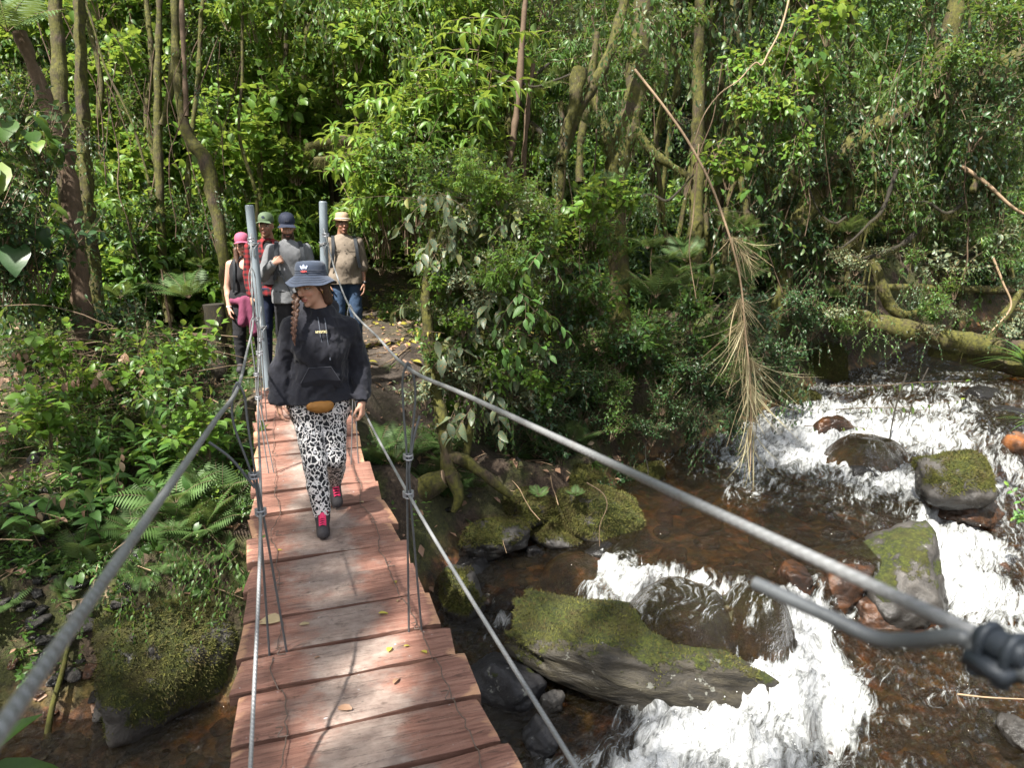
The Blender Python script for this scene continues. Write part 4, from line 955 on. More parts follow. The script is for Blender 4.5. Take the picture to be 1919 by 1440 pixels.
# leaf curtain climbing the trees at mid height behind
n = 6000; tx = r.uniform(-14, 30, n); ty = r.uniform(14.5, 24, n); tz = r.uniform(1.5, 11, n)
for x, y, z in zip(tx, ty, tz):
    if fbm(np.array([[x*.28, y*.28, z*.28]]), 3, 77)[0] < -.05: continue
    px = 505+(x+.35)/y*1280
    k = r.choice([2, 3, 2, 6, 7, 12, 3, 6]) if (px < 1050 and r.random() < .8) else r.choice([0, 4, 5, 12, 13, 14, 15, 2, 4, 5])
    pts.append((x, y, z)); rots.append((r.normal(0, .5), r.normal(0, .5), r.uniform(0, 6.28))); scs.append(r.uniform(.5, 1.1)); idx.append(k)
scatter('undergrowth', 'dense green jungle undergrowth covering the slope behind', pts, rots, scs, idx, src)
# low cover and litter on the near banks
srcm = [KIND['mini'][0][0], KIND['mini'][1][0], KIND['mini'][2][0], KIND['tuft'][0][0], KIND['fern'][0][0]]
n = 3600; X_ = r.uniform(-7, 10, n); Y_ = r.uniform(5, 14, n); Z_ = ground_z(X_, Y_); S_ = sdpoly(X_, Y_)
pts = []; rots = []; scs = []; idx = []
for x, y, z, s in zip(X_, Y_, Z_, S_):
    if s < .12: continue
    pd = abs(x-.1-.12*max(y-8.5, 0)**1.2) < .75 or math.hypot((x-1.2)/1.3, (y-8.6)/2.2) < 1
    if pd and y > 7: continue
    if vn(np.array([[x*.9, y*.9, 0]]), 5)[0] < -.15: continue
    pts.append((x, y, z-.01)); rots.append((r.normal(0, .2), r.normal(0, .2), r.uniform(0, 6.28))); k = r.choice([0, 1, 2, 0, 1, 2, 3, 4]); scs.append(r.uniform(.5, 1.2)*(.5 if k > 2 else 1)); idx.append(k)
scatter('ground_cover', 'low green seedlings and tufts covering the banks', pts, rots, scs, idx, srcm)
P = Plant(3); n = 5200; X_ = P.r.uniform(-5, 5, n); Y_ = P.r.uniform(5.2, 15, n); Z_ = ground_z(X_, Y_); S_ = sdpoly(X_, Y_)
for x, y, z, s in zip(X_, Y_, Z_, S_):
    if s < .05 or (abs(x) < .55 and y < 7.3): continue
    P.leaf((x, y, z+.012), P.r.normal(0, 1, 3)*[1, 1, .25], UPV+P.r.normal(0, .45, 3), P.r.uniform(.05, .13), 'tiny', P.r.random())
tag(P.leafmesh(Acc()).obj('leaf_litter', M['dryleaf']), 'brown fallen leaves strewn over trail and banks', kind='stuff')
P = Plant(4); n = 500; X_ = P.r.uniform(.2, 4, n); Y_ = P.r.uniform(8.5, 14, n); Z_ = ground_z(X_, Y_)
for x, y, z in zip(X_, Y_, Z_): P.leaf((x, y, z+.02), P.r.normal(0, 1, 3)*[1, 1, .25], UPV+P.r.normal(0, .45, 3), P.r.uniform(.05, .15), 'small', P.r.random())
tag(P.leafmesh(Acc()).obj('cut_leaves', M['yellowleaf']), 'pale yellow green cut leaves lying along the trail', kind='stuff')
# twigs and debris on the banks
a = Acc(); r = np.random.default_rng(14)
for i in range(420):
    x = r.uniform(-4, 3.2); y = r.uniform(5.6, 11)
    if sdpoly(np.array([x]), np.array([y]))[0] < .1 or (abs(x) < .6 and y < 7.4): continue
    z = gz(x, y)+.02; L = r.uniform(.15, .9); az = r.uniform(0, 6.28)
    a.tube(curve((x, y, z), nz_(np.array([math.cos(az), math.sin(az), r.uniform(-.05, .3)])), L, 5, r, .4, .25), r.uniform(.002, .007), 4, cap=False)
tag(a.obj('fallen_twigs', M['palebark']), 'thin bare twigs lying over the leaf litter', kind='stuff')

# ------------------------------------------------------------ trees
def tree(name, label, px, depth, wpx, cat='tree', mat='bark', moss=1.0, branches=(), crown=None, seed=0, extend=None, group=None, rough=7, hang=.05, mossmat='moss'):
    """trunk through picture points at a stated distance: width in metres from width in pixels at that distance"""
    dep = np.broadcast_to(np.asarray(depth, float), (len(px),)); wd = np.broadcast_to(np.asarray(wpx, float), (len(px),))
    Pt = np.array([atd(x, y, d) for (x, y), d in zip(px, dep)]); R = wd*dep/FPX/2
    base = Pt[np.argmin(Pt[:, 2])].copy()
    root = tag(empty(name, base), label, cat, group)
    def limb(pts, rad_, nm, par, sd):
        sp = smooth(pts, 10); rr = np.interp(np.linspace(0, 1, len(sp)), np.linspace(0, 1, len(rad_)), rad_)
        a = Acc(); a.tube(sp-base, rr, 10 if rr.max() > .03 else 6, rough=rough, seed=sd); o = a.obj(nm, M[mat], par)
        r_ = np.random.default_rng(sd+5); L = np.linalg.norm(np.diff(sp, axis=0), axis=1).sum(); n = int(moss*L*rr.mean()*2*math.pi*4200)
        if n > 10:
            n = min(n, 9000)
            P = Plant(sd); k = r_.uniform(0, len(sp)-1.01, n)
            cl = fbm(np.stack([k*.35, k*0, k*0], -1), 2, sd)
            for q, c_ in zip(k, cl):
                i = int(q); f = q-i; c = sp[i]*(1-f)+sp[i+1]*f; rd = rr[i]*(1+c_*.2); t = nz_(sp[i+1]-sp[i]); u = nz_(np.cross(t, r_.normal(size=3)))
                P.leaf(c-base+u*rd*.95, u*.8+np.array([0, 0, -.9])+r_.normal(0, .35, 3), u, hang*r_.uniform(.3, 1.1)*(1+max(0, c_)*1.5)*(2.0 if r_.random() < .06 else .8), 'moss', r_.random())
            tag(P.leafmesh(Acc()).obj('moss', M[mossmat], o), kind='stuff')
        return sp
    limb(Pt, R, 'trunk', root, seed)
    for i, (bp, bd, bw) in enumerate(branches):
        bd = np.broadcast_to(np.asarray(bd, float), (len(bp),)); bw = np.broadcast_to(np.asarray(bw, float), (len(bp),))
        limb(np.array([atd(x, y, d) for (x, y), d in zip(bp, bd)]), bw*bd/FPX/2, 'branch', root, seed+20+i)
    if crown:
        for (cx, cy, cz, cs, ck) in crown:
            o = mobj('crown', CROWN[ck], root, loc=np.array([cx, cy, cz])-base, rot=(0, 0, seed), sc=cs); tag(o, kind='stuff')
    return root
CROWN = [g_crown(1).joined('crown', ML), g_crown(2, 2.2, 60, .15).joined('crown', MB), g_crown(3, 2.0, 60, .13).joined('crown', MD)]
tree('mossy_tree', 'leftmost straight brown mossy trunk rising out of the frame', [(168, 640), (150, 540), (128, 400), (118, 250), (110, 120), (102, -40), (98, -200)], 8.6, [32, 28, 27, 27, 26, 25, 24], crown=[(-3.4, 9, 8.2, .5, 0)], seed=1)
tree('mossy_tree', 'straight yellow green mossy trunk just right of the leftmost one', [(190, 650), (178, 520), (166, 400), (158, 260), (153, 120), (150, -40), (148, -220)], 9.0, [29, 24, 24, 24, 22, 20, 19], crown=[(-1.8, 10, 8.6, .5, 1)], seed=2)
tree('tree_fern', 'dark leaning tree fern trunk crossing in front of the left trunks', [(172, 700), (158, 600), (146, 480), (134, 360), (112, 250), (72, 150), (38, 60)], [7.8, 7.8, 7.8, 7.8, 7.7, 7.6, 7.5], [40, 35, 33, 31, 29, 25, 22], seed=3, mat='root', mossmat='twig', moss=.7, hang=.09)
tree('slender_tree', 'slender pale mossy trunk standing alone left of the hikers', [(318, 605), (310, 520), (302, 430), (298, 300), (296, 180), (298, 60), (300, -60), (300, -200)], 10.2, [20, 17, 16, 16, 14, 12, 12, 10], crown=[(-1.5, 11.5, 8.8, .5, 1)], seed=4, moss=.8, branches=[([(304, 235), (318, 180), (326, 120), (332, 40), (330, -60)], 10.1, [12, 12, 14, 12, 10])])
tree('crooked_tree', 'crooked trunk thick with yellow moss bending toward the pink capped hiker', [(440, 640), (428, 560), (418, 470), (402, 380), (384, 300), (352, 250), (338, 180), (330, 90), (326, -60)], 9.4, [24, 20, 22, 24, 26, 24, 18, 16, 14], seed=5, moss=1.5, crown=[(-.6, 10.5, 8.6, .5, 0)])
tree('dead_pole', 'dark bare straight stem rising beside the crooked mossy trunk', [(350, 218), (347, 140), (343, 60), (341, -20)], 9.2, 9, cat='stem', mat='root', moss=0, seed=6)
tree('dead_stick', 'thin dark stick leaning at the foot of the slender tree', [(326, 645), (314, 575), (303, 505)], 9.6, [6, 5, 3], cat='stick', mat='root', moss=0, seed=7)
tree('dark_tree', 'dark slim trunk rising through leaves above the centre of the picture', [(930, 420), (950, 330), (965, 240), (974, 150), (980, 60), (990, -60)], 9.8, [12, 12, 13, 13, 11, 10], seed=8, mat='root', moss=.25, crown=[(4.5, 11, 8.6, .6, 2)])
tree('dark_tree', 'second dark thin trunk right beside the slim centre trunk', [(990, 400), (982, 320), (990, 200), (1000, 120)], 10.1, [9, 9, 9, 8], seed=9, mat='root', moss=.25)
tree('mossy_tree', 'forked mossy trunk with an orange brown moss clump at its bend', [(1022, 640), (1035, 520), (1046, 420), (1052, 310), (1072, 230), (1112, 160), (1150, 80), (1180, -40)], 9.2, [22, 20, 20, 24, 26, 20, 18, 18], seed=10, moss=1.4, branches=[([(1052, 310), (1062, 250), (1078, 190), (1086, 130)], 9.1, [16, 16, 22, 34]), ([(1046, 330), (1055, 250), (1052, 190)], 9.2, [12, 10, 8])])
tree('mossy_tree', 'thick shaggy mossy trunk right of the centre leaning out over the bank', [(1165, 700), (1162, 560), (1158, 440), (1150, 340), (1172, 250), (1192, 170), (1200, 70), (1215, -60)], 9.9, [44, 38, 38, 40, 44, 42, 36, 32], seed=11, moss=1.2, hang=.08, crown=[(6.2, 10.5, 8.0, 1.0, 2), (4.5, 8.8, 9.2, 1.0, 2)], branches=[([(1150, 330), (1135, 240), (1110, 160), (1120, 60)], 9.8, [20, 16, 14, 12]), ([(1180, 230), (1230, 290), (1290, 330)], 9.8, [18, 16, 12])])  # second crown added out of view to shade the forest at right
tree('mossy_tree', 'upright reddish mossy trunk behind the hanging straw branch', [(1300, 500), (1304, 400), (1308, 250), (1310, 100), (1312, -60)], 10.6, [28, 26, 24, 22, 20], seed=12, moss=1.0, crown=[(8.2, 11.5, 7.6, 1.0, 2)])
tree('mossy_branch', 'long shaggy mossy limb arching down across the right of the forest', [(1990, 60), (1900, 120), (1830, 180), (1700, 215), (1610, 265), (1550, 330), (1500, 420), (1470, 520), (1450, 620)], 11.0, [46, 46, 44, 40, 40, 42, 34, 26, 20], cat='branch', seed=13, moss=1.4, hang=.11, branches=[([(1750, 205), (1770, 110), (1790, 20), (1800, -60)], 10.9, [36, 34, 30, 26]), ([(1600, 270), (1590, 400), (1588, 560)], 10.8, [12, 14, 10]), ([(1540, 345), (1480, 330), (1400, 300)], 10.9, [16, 12, 8])])
tree('fallen_log', 'big mossy fallen log lying across the upper stream', [(1520, 575), (1600, 596), (1700, 618), (1790, 638), (1880, 655), (1990, 668)], [11.2, 11.0, 10.8, 10.6, 10.5, 10.4], [32, 34, 37, 38, 36, 34], cat='log', seed=14, moss=1.8, hang=.06)
tree('fallen_log', 'thin mossy log lying lower over the water at the right edge', [(1745, 660), (1820, 672), (1900, 690), (1980, 705)], 10.9, [20, 24, 26, 26], cat='log', seed=15, moss=1.2)
tree('mossy_branch', 'nearly level mossy pole above the fallen log', [(1560, 540), (1680, 538), (1800, 541), (1980, 546)], 10.9, [12, 13, 15, 17], cat='branch', seed=16, moss=1.2, branches=[([(1850, 640), (1885, 590), (1915, 545)], 10.6, [14, 14, 12])])
tree('mossy_branch', 'twisted mossy branch hanging between the big log and the arching limb', [(1600, 455), (1640, 500), (1660, 560), (1690, 590), (1740, 580)], 10.9, [18, 18, 22, 18, 10], cat='branch', seed=17, moss=1.4)
tree('mossy_branch', 'upper yellow mossy horizontal branch behind the hikers', [(575, 275), (640, 262), (700, 268), (760, 258), (800, 225), (850, 200)], 9.9, [12, 18, 20, 20, 16, 12], cat='branch', seed=18, moss=1.6, hang=.09)
tree('mossy_branch', 'lower mossy branch sagging left above the straw hatted hiker', [(590, 300), (650, 292), (710, 285), (770, 300), (830, 330)], 9.8, [10, 14, 16, 14, 12], cat='branch', seed=19, moss=1.6, hang=.09)
tree('small_tree', 'small pale trunk with a sawn root stump beside the right bridge end', [(846, 900), (838, 860), (828, 790), (815, 720), (803, 640), (800, 540), (812, 430)], 7.1, [36, 28, 24, 24, 24, 18, 14], seed=20, moss=.5, branches=[([(846, 890), (860, 930), (850, 960)], 7.0, [26, 22, 10]), ([(838, 850), (880, 870), (930, 910), (960, 930)], 7.1, [22, 24, 18, 12]), ([(870, 870), (885, 780), (900, 700), (905, 600)], 7.2, [16, 14, 12, 9])])
# sawn root stump
st = atd(815, 905, 7.0); a = Acc()
a.tube(np.array([(-.20, .05, -.18), (-.1, .02, -.06), (0, 0, 0), (.09, -.03, .05)]), [.17, .16, .13, .105], 14, rough=6, seed=4)
so = tag(a.obj('cut_stump', M['bark'], loc=st), 'thick mossy root stump with a pale sawn face at the foot of the small tree', 'stump')
a = Acc(); a.tube(np.array([(.088, -.03, .049), (.10, -.035, .053)]), [.085, .082], 14); a.obj('sawn_face', M['palebark'], so)
# mossy stump beside the left post
b0 = atd(418, 700, 8.3); a = Acc(); zz = np.linspace(0, 1, 12)
a.tube([b0+[-.03*k_, 0, .92*k_-.08] for k_ in zz], .13-.02*zz+.02*np.sin(zz*9), 14, rough=7, seed=9)
so = tag(a.obj('tree_stump', M['darkbark']), 'dark mossy tree stump standing left of the bridge end', 'stump')
P = Plant(77)
for i in range(3200):
    th = P.r.uniform(0, 6.28); k_ = P.r.random(); u = np.array([math.cos(th), math.sin(th), 0])
    P.leaf(b0+[-.03*k_, 0, .92*k_-.08]+u*.135, u*.8+[0, 0, -.8]+P.r.normal(0, .3, 3), u, P.r.uniform(.03, .09), 'moss', P.r.random()*.3)
tag(P.leafmesh(Acc()).obj('moss', M['moss'], so), kind='stuff')
# unseen near-bank tree behind the viewer, added so its crown dapples the bridge
nb = empty('unseen_shade_tree', (-3.2, -2.2, gz(-3.2, -2.2))); tag(nb, 'unseen broad crowned tree on the near bank, added to shade bridge, bank and pool', 'tree')
a = Acc(); a.tube(smooth([(0, 0, -.2), (.1, .1, 2), (.3, .3, 4), (.4, .4, 6.5)], 6), np.linspace(.2, .1, 19), 10, rough=5); a.obj('trunk', M['bark'], nb)
for cx, cy, cz, cs in ((.6, .8, 6.6, 1.0), (-1.6, 1.8, 6.2, .9), (-.6, 3.2, 7.2, .8)): tag(mobj('crown', CROWN[0], nb, loc=(cx, cy, cz), sc=cs, rot=(0, 0, cx)), kind='stuff')
a = Acc()
for e_ in ((0, 6.0, 6.6), (3.8, 5.4, 7.4)): a.tube(smooth([(.3, .3, 4), (e_[0]*.4+.2, e_[1]*.45, 5.6), e_], 6), np.linspace(.09, .04, 13), 8, rough=6)
a.obj('branch', M['bark'], nb)
for cx, cy, cz, cs, ck in ((.1, 6.2, 7.4, .95, 2), (4.0, 5.6, 8.2, .9, 2), (2.6, 7.6, 8.0, 1.0, 2)): tag(mobj('crown', CROWN[ck], nb, loc=(cx, cy, cz), sc=cs, rot=(0, 0, cx)), kind='stuff')  # more unseen crowns, added to shade the right bank and the pool
nb = empty('unseen_shade_tree', (-8.0, 3.2, gz(-8, 3.2))); tag(nb, 'leaning crowned tree outside the picture, added to shade the left bank', 'tree')  # second unseen tree, put in to shade the left bank
a = Acc(); a.tube(smooth([(0, 0, -.2), (.2, .1, 2), (.8, .1, 4), (1.4, 0, 6.5)], 6), np.linspace(.2, .1, 19), 10, rough=5); a.obj('trunk', M['bark'], nb)
for cx, cy, cz, cs in ((1.6, 0, 8.0, 1.0), (-.8, -1.5, 8.6, 1.0), (2.4, 2.0, 7.8, .95)): tag(mobj('crown', CROWN[2], nb, loc=(cx, cy, cz), sc=cs, rot=(0, 0, cx)), kind='stuff')
# slender mossy stems and limbs in the middle distance
r = np.random.default_rng(63)
for i in range(30):
    x = [r.uniform(190, 700), r.uniform(900, 1900)][i % 3 > 0]; d = r.uniform(10.3, 12.6); w_ = r.uniform(5, 15); y1 = r.uniform(330, 560); ln_ = r.normal(0, 60)
    pts_ = [(x+ln_*f+r.normal(0, 9), y1+(-80-y1)*f) for f in np.linspace(0, 1, 6)]
    tree('slender_tree', nearlabel('slender mossy stem', ('thin' if w_ < 9 else 'stout', 'leaning'), x+ln_*.4, y1*.55, 'slender mossy stems in the middle distance', LMK), pts_, d, [w_, w_, w_*.9, w_*.85, w_*.8, w_*.7], seed=100+i, moss=1.5, group='slender mossy stems in the middle distance')
for i in range(15):
    x = r.uniform(1000, 1850); y = r.uniform(120, 480); d = r.uniform(9.8, 11.4); w_ = r.uniform(5, 13); dx = r.uniform(60, 190)*(1 if r.random() < .5 else -1); sl_ = r.normal(0, 60)
    pts_ = [(x+dx*f, y+sl_*f+30*math.sin(f*3)+r.normal(0, 7)) for f in np.linspace(0, 1, 5)]
    tree('mossy_branch', nearlabel('mossy side branch', ('thin' if w_ < 9 else 'thick', 'crooked'), x+dx/2, y+sl_/2, 'mossy side branches on the right', LMK), pts_, d, [w_*.8, w_*.8, w_*.65, w_*.5, w_*.3], cat='branch', mat='darkbark', seed=140+i, moss=1.8, hang=.08, group='mossy side branches on the right')
# far trunks inside the forest
r = np.random.default_rng(31)
for i in range(26):
    x = r.uniform(-120, 2050); d = r.uniform(12.5, 17); b = atd(x, 300, d); z0 = gz(b[0], b[1]); h = r.uniform(6, 9); ln_ = r.normal(0, .5)
    a = Acc(); pts_ = np.array([(0, 0, -.2), (ln_*.3, 0, h*.3), (ln_*.6+r.normal(0, .15), 0, h*.6), (ln_, 0, h)]); a.tube(smooth(pts_, 6), np.linspace(r.uniform(.05, .12), .04, 19), 7, rough=6, seed=i)
    root = tag(empty('forest_tree', (b[0], b[1], z0)), nearlabel('slim far tree trunk', ('thin', 'mossy'), min(1900, max(10, x)), 150, 'slim trees deep in the forest', LMK), 'tree', 'slim trees deep in the forest'); a.obj('trunk', M['bark'], root)
    tag(mobj('crown', CROWN[i % 3], root, loc=(ln_, 0, h), sc=.85), kind='stuff')
# lianas and hanging roots
def lianas(n, x0, x1, y0, y1, d0, d1, L0, L1, mat, seed, label, group, w=(.004, .011), moss=False):
    r = np.random.default_rng(seed)
    for i in range(n):
        q = atd(r.uniform(x0, x1), r.uniform(y0, y1), r.uniform(d0, d1)); L = r.uniform(L0, L1); pl = curve((0, 0, 0), (r.normal(0, .35), r.normal(0, .2), -1), L, 12, r, .9, .18)
        a = Acc(); a.tube(smooth(pl, 3), r.uniform(*w), 5, cap=False, rough=12, seed=i); o = a.obj('liana', M[mat], loc=q); tag(o, nearlabel(label, ('short' if L < (L0+L1)/2 else 'long', 'twisted'), *pxof(q+np.array([0, 0, -L/2])), group, LMK), 'liana', group)
        if moss:
            P = Plant(seed+i); k = P.r.integers(0, 12, int(L*260))
            for j in k:
                f = P.r.random(); c = pl[j]*(1-f)+pl[j+1]*f; u = nz_(P.r.normal(size=3)*[1, 1, .2]); P.leaf(c, u*.8+[0, 0, -1], u, P.r.uniform(.02, .06), 'moss', P.r.random())
            tag(P.leafmesh(Acc()).obj('moss', M['moss'], o), kind='stuff')
lianas(34, 1100, 1900, -20, 330, 9.5, 11.5, 1.0, 2.8, 'root', 5, 'bare hanging root', 'bare roots hanging on the right')
lianas(16, 1420, 1800, 250, 520, 10.2, 11.2, .5, 1.3, 'bark', 6, 'moss wrapped hanging root', 'mossy roots dangling under the limb', (.010, .02), True)
lianas(18, 0, 480, -20, 200, 9, 11, 1.5, 3.2, 'root', 7, 'thin liana', 'lianas hanging by the left trunks')
lianas(22, 930, 1130, 250, 560, 7.6, 8.6, .5, 1.2, 'root', 8, 'thin brown hanging root', 'root curtain behind the silvery shrub', (.003, .006))
# long pale bare twig hooking through the upper right
def twig(label, px, d, wpx, mat='palebark', name='bare_branch', cat='branch'):
    P_ = smooth([atd(x, y, dd) for (x, y), dd in zip(px, np.broadcast_to(d, (len(px),)))], 8); b = P_[0].copy(); a = Acc(); a.tube(P_-b, np.linspace(wpx*np.mean(d)/FPX/2, wpx*np.mean(d)/FPX/4, len(P_)), 6); return tag(a.obj(name, M[mat], loc=b), label, cat)
twig('pale bare twig hooking down through the upper right leaves', [(1486, -30), (1465, 50), (1440, 100), (1428, 122), (1415, 118), (1385, 150), (1350, 175), (1320, 215), (1300, 270)], 6.9, 4)
twig('straight pale dead cane slanting through the right edge thicket', [(1800, 310), (1850, 345), (1900, 390), (1960, 420)], 10.2, 9)
twig('thin pale cane leaning in the right edge thicket', [(1860, 480), (1880, 530), (1895, 575), (1860, 620)], 10.2, 5)
twig('thin bare twig stretched over the lower right rapids', [(1795, 1302), (1850, 1308), (1930, 1312)], 5.0, 4)
twig('dark forked twig dipping into the upstream rapid', [(1700, 700), (1680, 760), (1668, 820), (1660, 878)], 9.2, 3.5, 'darkbark')
twig('second dark twig reaching down to the upstream rapid', [(1740, 690), (1712, 750), (1700, 800)], 9.3, 3, 'darkbark')
twig('pale twig lying over the mossy flat topped boulder', [(1100, 905), (1130, 925), (1138, 950), (1125, 985), (1124, 1025)], 6.65, 2.2, 'twig')
twig('dark root hanging over the pool edge below the dark shrub', [(1215, 800), (1210, 850), (1215, 880), (1212, 910)], 8.0, 3, 'darkbark')
twig('bare stem hanging from the silvery shrub into the straw branch', [(1310, 270), (1300, 400), (1292, 470), (1305, 560)], 7.2, 3)
twig('mossy cane standing out of the left water edge', [(88, 1385), (100, 1320), (120, 1250), (135, 1180), (165, 1080)], [5.15, 5.2, 5.3, 5.4, 5.6], 12, 'moss')

# dead bamboo branch with straw tufts
pp = [(1190, 130), (1245, 200), (1290, 265), (1330, 340), (1360, 420), (1378, 480), (1390, 540), (1397, 620), (1405, 700), (1408, 800), (1406, 885)]; dd = np.linspace(7.3, 6.7, len(pp))
Pb = smooth([atd(x, y, d) for (x, y), d in zip(pp, dd)], 10); root = tag(empty('dead_bamboo', Pb[0]), 'long dead bamboo branch hanging over the pool with tufts of dry straw', 'branch')
a = Acc(); a.tube(Pb-Pb[0], np.interp(np.linspace(0, 1, len(Pb)), [0, .4, .75, 1], [.018, .015, .010, .004])*.8, 8); a.obj('stem', M['palebark'], root)
for (x, y, n, L, dn) in [(1340, 395, 26, .30, -.1), (1372, 445, 60, .42, .1), (1388, 470, 40, .4, .5), (1388, 560, 90, .52, .5), (1396, 600, 80, .6, .8), (1403, 670, 110, .60, .7), (1405, 720, 90, .62, 1.0), (1407, 800, 55, .5, 2.0)]:
    t = (y-130)/755*6.7*0+np.interp(y, [p[1] for p in pp], dd); c = atd(x, y, t)-Pb[0]; P = Plant(int(x+y)); bz = np.append(P.r.normal(0, .45, 2)+[.35, 0], 0)
    for i in range(int(n*.75)):
        v_ = P.r.normal(size=3); v_[2] = abs(v_[2])*.3-.5-dn*P.r.uniform(.8, 4.5); v_[:2] *= .7; v_ += bz+np.array([.9, -.1, -.5])*(P.r.random() < .35); k = L*P.r.uniform(.2, 1.3)*(.45 if P.r.random() < .3 else 1)
        P.leaf(c+P.r.normal(0, .02, 3), v_, P.r.normal(size=3), k, 'strip', P.r.random())
        if P.r.random() < .4: P.stem(curve(c, nz_(v_), k*1.1, 4, P.r, .3), .0022, .001)
    a = Acc(); P.leafmesh(a, 0); P.stemmesh(a, 0, 4); tag(a.obj('straw_tuft', M['straw'], root), kind='stuff')
P = Plant(91)
for (x, y) in [(1378, 500), (1383, 530), (1376, 470), (1400, 790)]:
    for i in range(260): P.leaf(atd(x, y, 6.85)-Pb[0]+P.r.normal(0, .03, 3)*[1, 1, 2], P.r.normal(size=3)+[0, 0, -.5], P.r.normal(size=3), P.r.uniform(.02, .05), 'moss', P.r.uniform(.5, 1))
tag(P.leafmesh(Acc()).obj('moss', M['moss'], root), kind='stuff')

# ------------------------------------------------------------ plants in the places the photograph shows them
# heaps
region(['bright'], 34, 400, 640, 235, 400, 10.6, 12.5, .6, .95, 'broad leaved shrub in the sunlit bank behind the hikers', 'sunlit broad leaved shrubs behind the hikers', 100)
region(['bright', 'shrub', 'fine'], 44, 180, 640, 20, 260, 12, 15, .7, 1.1, 'leafy shrub high on the bright slope behind the hikers', 'shrubs high on the bright slope', 101)
region(['shrub', 'dark', 'fern'], 26, 215, 420, 400, 560, 9.8, 11.5, .4, .75, 'low dark green shrub between the slender and crooked trees', 'low shrubs around the slender tree', 102)
region(['tallbright'], 10, 700, 900, 330, 420, 8.9, 9.8, .75, 1.0, 'tall bright sapling with long leaves in the middle of the picture', 'tall bright saplings in the middle', 103, zoff=-.5, tilt=.08)
region(['tallbright', 'bright'], 16, 640, 930, 40, 280, 9.5, 11.5, .6, .95, 'bright leaved sapling high above the straw hatted hiker', 'bright saplings above the straw hat', 104)
region(['shrub', 'silver', 'fine'], 18, 700, 960, 330, 470, 8.0, 9.2, .5, .8, 'green shrub behind the silvery shrub beside the trail', 'shrubs behind the silvery shrub', 105)
region(['bamboo', 'fine'], 18, 900, 1200, 60, 330, 11, 13, .7, 1.0, 'feathery fine leaved clump behind the dark slim trunks', 'feathery clumps behind the slim trunks', 106)
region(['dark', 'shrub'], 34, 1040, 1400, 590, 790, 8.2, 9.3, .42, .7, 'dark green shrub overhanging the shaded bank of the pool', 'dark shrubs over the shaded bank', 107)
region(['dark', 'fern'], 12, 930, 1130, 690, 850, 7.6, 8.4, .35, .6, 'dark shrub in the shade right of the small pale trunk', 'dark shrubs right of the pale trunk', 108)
region(['bright', 'shrub'], 22, 930, 1180, 400, 620, 7.9, 8.8, .4, .65, 'narrow leaved shrub in front of the root curtain', 'shrubs before the root curtain', 109)
region(['vine', 'vinedark'], 40, 1330, 1900, -40, 300, 9.8, 11.5, .5, .95, 'leafy vine hanging in the upper right forest', 'leafy vines hanging in the upper right', 110)
region(['vine', 'vinedark', 'dark'], 36, 1280, 1650, 100, 480, 10.5, 12.5, .6, .95, 'dark leafy vine behind the dead bamboo branch', 'dark vines behind the dead bamboo', 111)
region(['shrub', 'fine', 'silver', 'bamboo'], 44, 1580, 1930, 260, 540, 10.6, 12.5, .5, .85, 'tangled shrub in the thicket above the fallen log', 'tangled shrubs above the fallen log', 112)
region(['dark', 'fern', 'vinedark'], 26, 1380, 1620, 420, 640, 10.8, 12, .5, .8, 'dark fern or shrub in the gloom left of the fallen log', 'plants in the gloom left of the log', 113)
region(['silver', 'dark'], 14, 1680, 1930, 560, 660, 10.8, 11.8, .35, .5, 'small greyish shrub behind the fallen log', 'small greyish shrubs behind the log', 114)
region(['dark', 'heart', 'vinedark'], 34, -40, 90, 250, 640, 6.6, 8.0, .5, .9, 'dark leafy plant at the left edge before the trunks', 'dark plants at the left edge', 115)
region(['bright', 'vine', 'fine'], 40, -40, 300, 0, 420, 10.8, 13, .6, 1.0, 'green vine or shrub between the left trunks', 'vines between the left trunks', 116)
region(['vine', 'silver'], 12, 980, 1290, -60, 80, 7.2, 8.6, .45, .7, 'pale leaved branch hanging from above at the top centre', 'pale branches hanging at the top centre', 117)
region(['vine', 'shrub'], 8, 1150, 1320, 60, 200, 7.0, 7.8, .3, .45, 'leafy twig cluster above the dead bamboo branch', 'leafy twigs above the dead bamboo', 118)
region(['shrub', 'mini', 'dark'], 20, 640, 800, 420, 520, 10, 11.5, .4, .7, 'shrub in shade at the back of the trail', 'shrubs at the back of the trail', 119)
region(['vine'], 8, 560, 760, -60, 60, 8, 9.5, .5, .7, 'vine with yellowing leaves hanging at the top left of centre', 'vines hanging at the top left of centre', 120)
region(['fern'], 14, 1180, 1500, 430, 620, 9.5, 10.5, .6, 1.0, 'shaded fern behind the dead bamboo branch', 'shaded ferns behind the dead bamboo', 121)
region(['heart', 'bright', 'vine'], 26, 1320, 1560, 60, 420, 9.0, 10.4, .45, .7, '', 'broad leaved vines behind the hooked twig', 122)
region(['shrub', 'vine', 'dark'], 24, 1700, 1940, 0, 300, 9.2, 10.5, .5, .8, '', 'leafy sprays in the upper right corner', 123)
region(['bright', 'tallbright'], 22, 420, 900, -20, 220, 9.6, 11.5, .55, .85, '', 'bright leafy crowns above the hikers', 124)
region(['shrub', 'heart', 'fern'], 18, 640, 800, 300, 440, 9.6, 10.8, .4, .6, '', 'shrubs over the straw hatted hiker', 125)
region(['mini', 'fern', 'mini'], 60, 190, 440, 900, 1130, 5.7, 6.2, .5, 1.0, '', 'seedlings and ferns on the bank above the left boulder', 126, onground=True, tilt=.3)
region(['mini', 'fern', 'shrub'], 40, 0, 440, 780, 960, 6.0, 7.2, .3, .6, '', 'low plants on the left bank', 127, onground=True, tilt=.3)
region(['mini', 'fern'], 26, 700, 900, 720, 930, 6.9, 7.6, .5, .9, '', 'small plants on the muddy bank by the bridge', 128, onground=True)
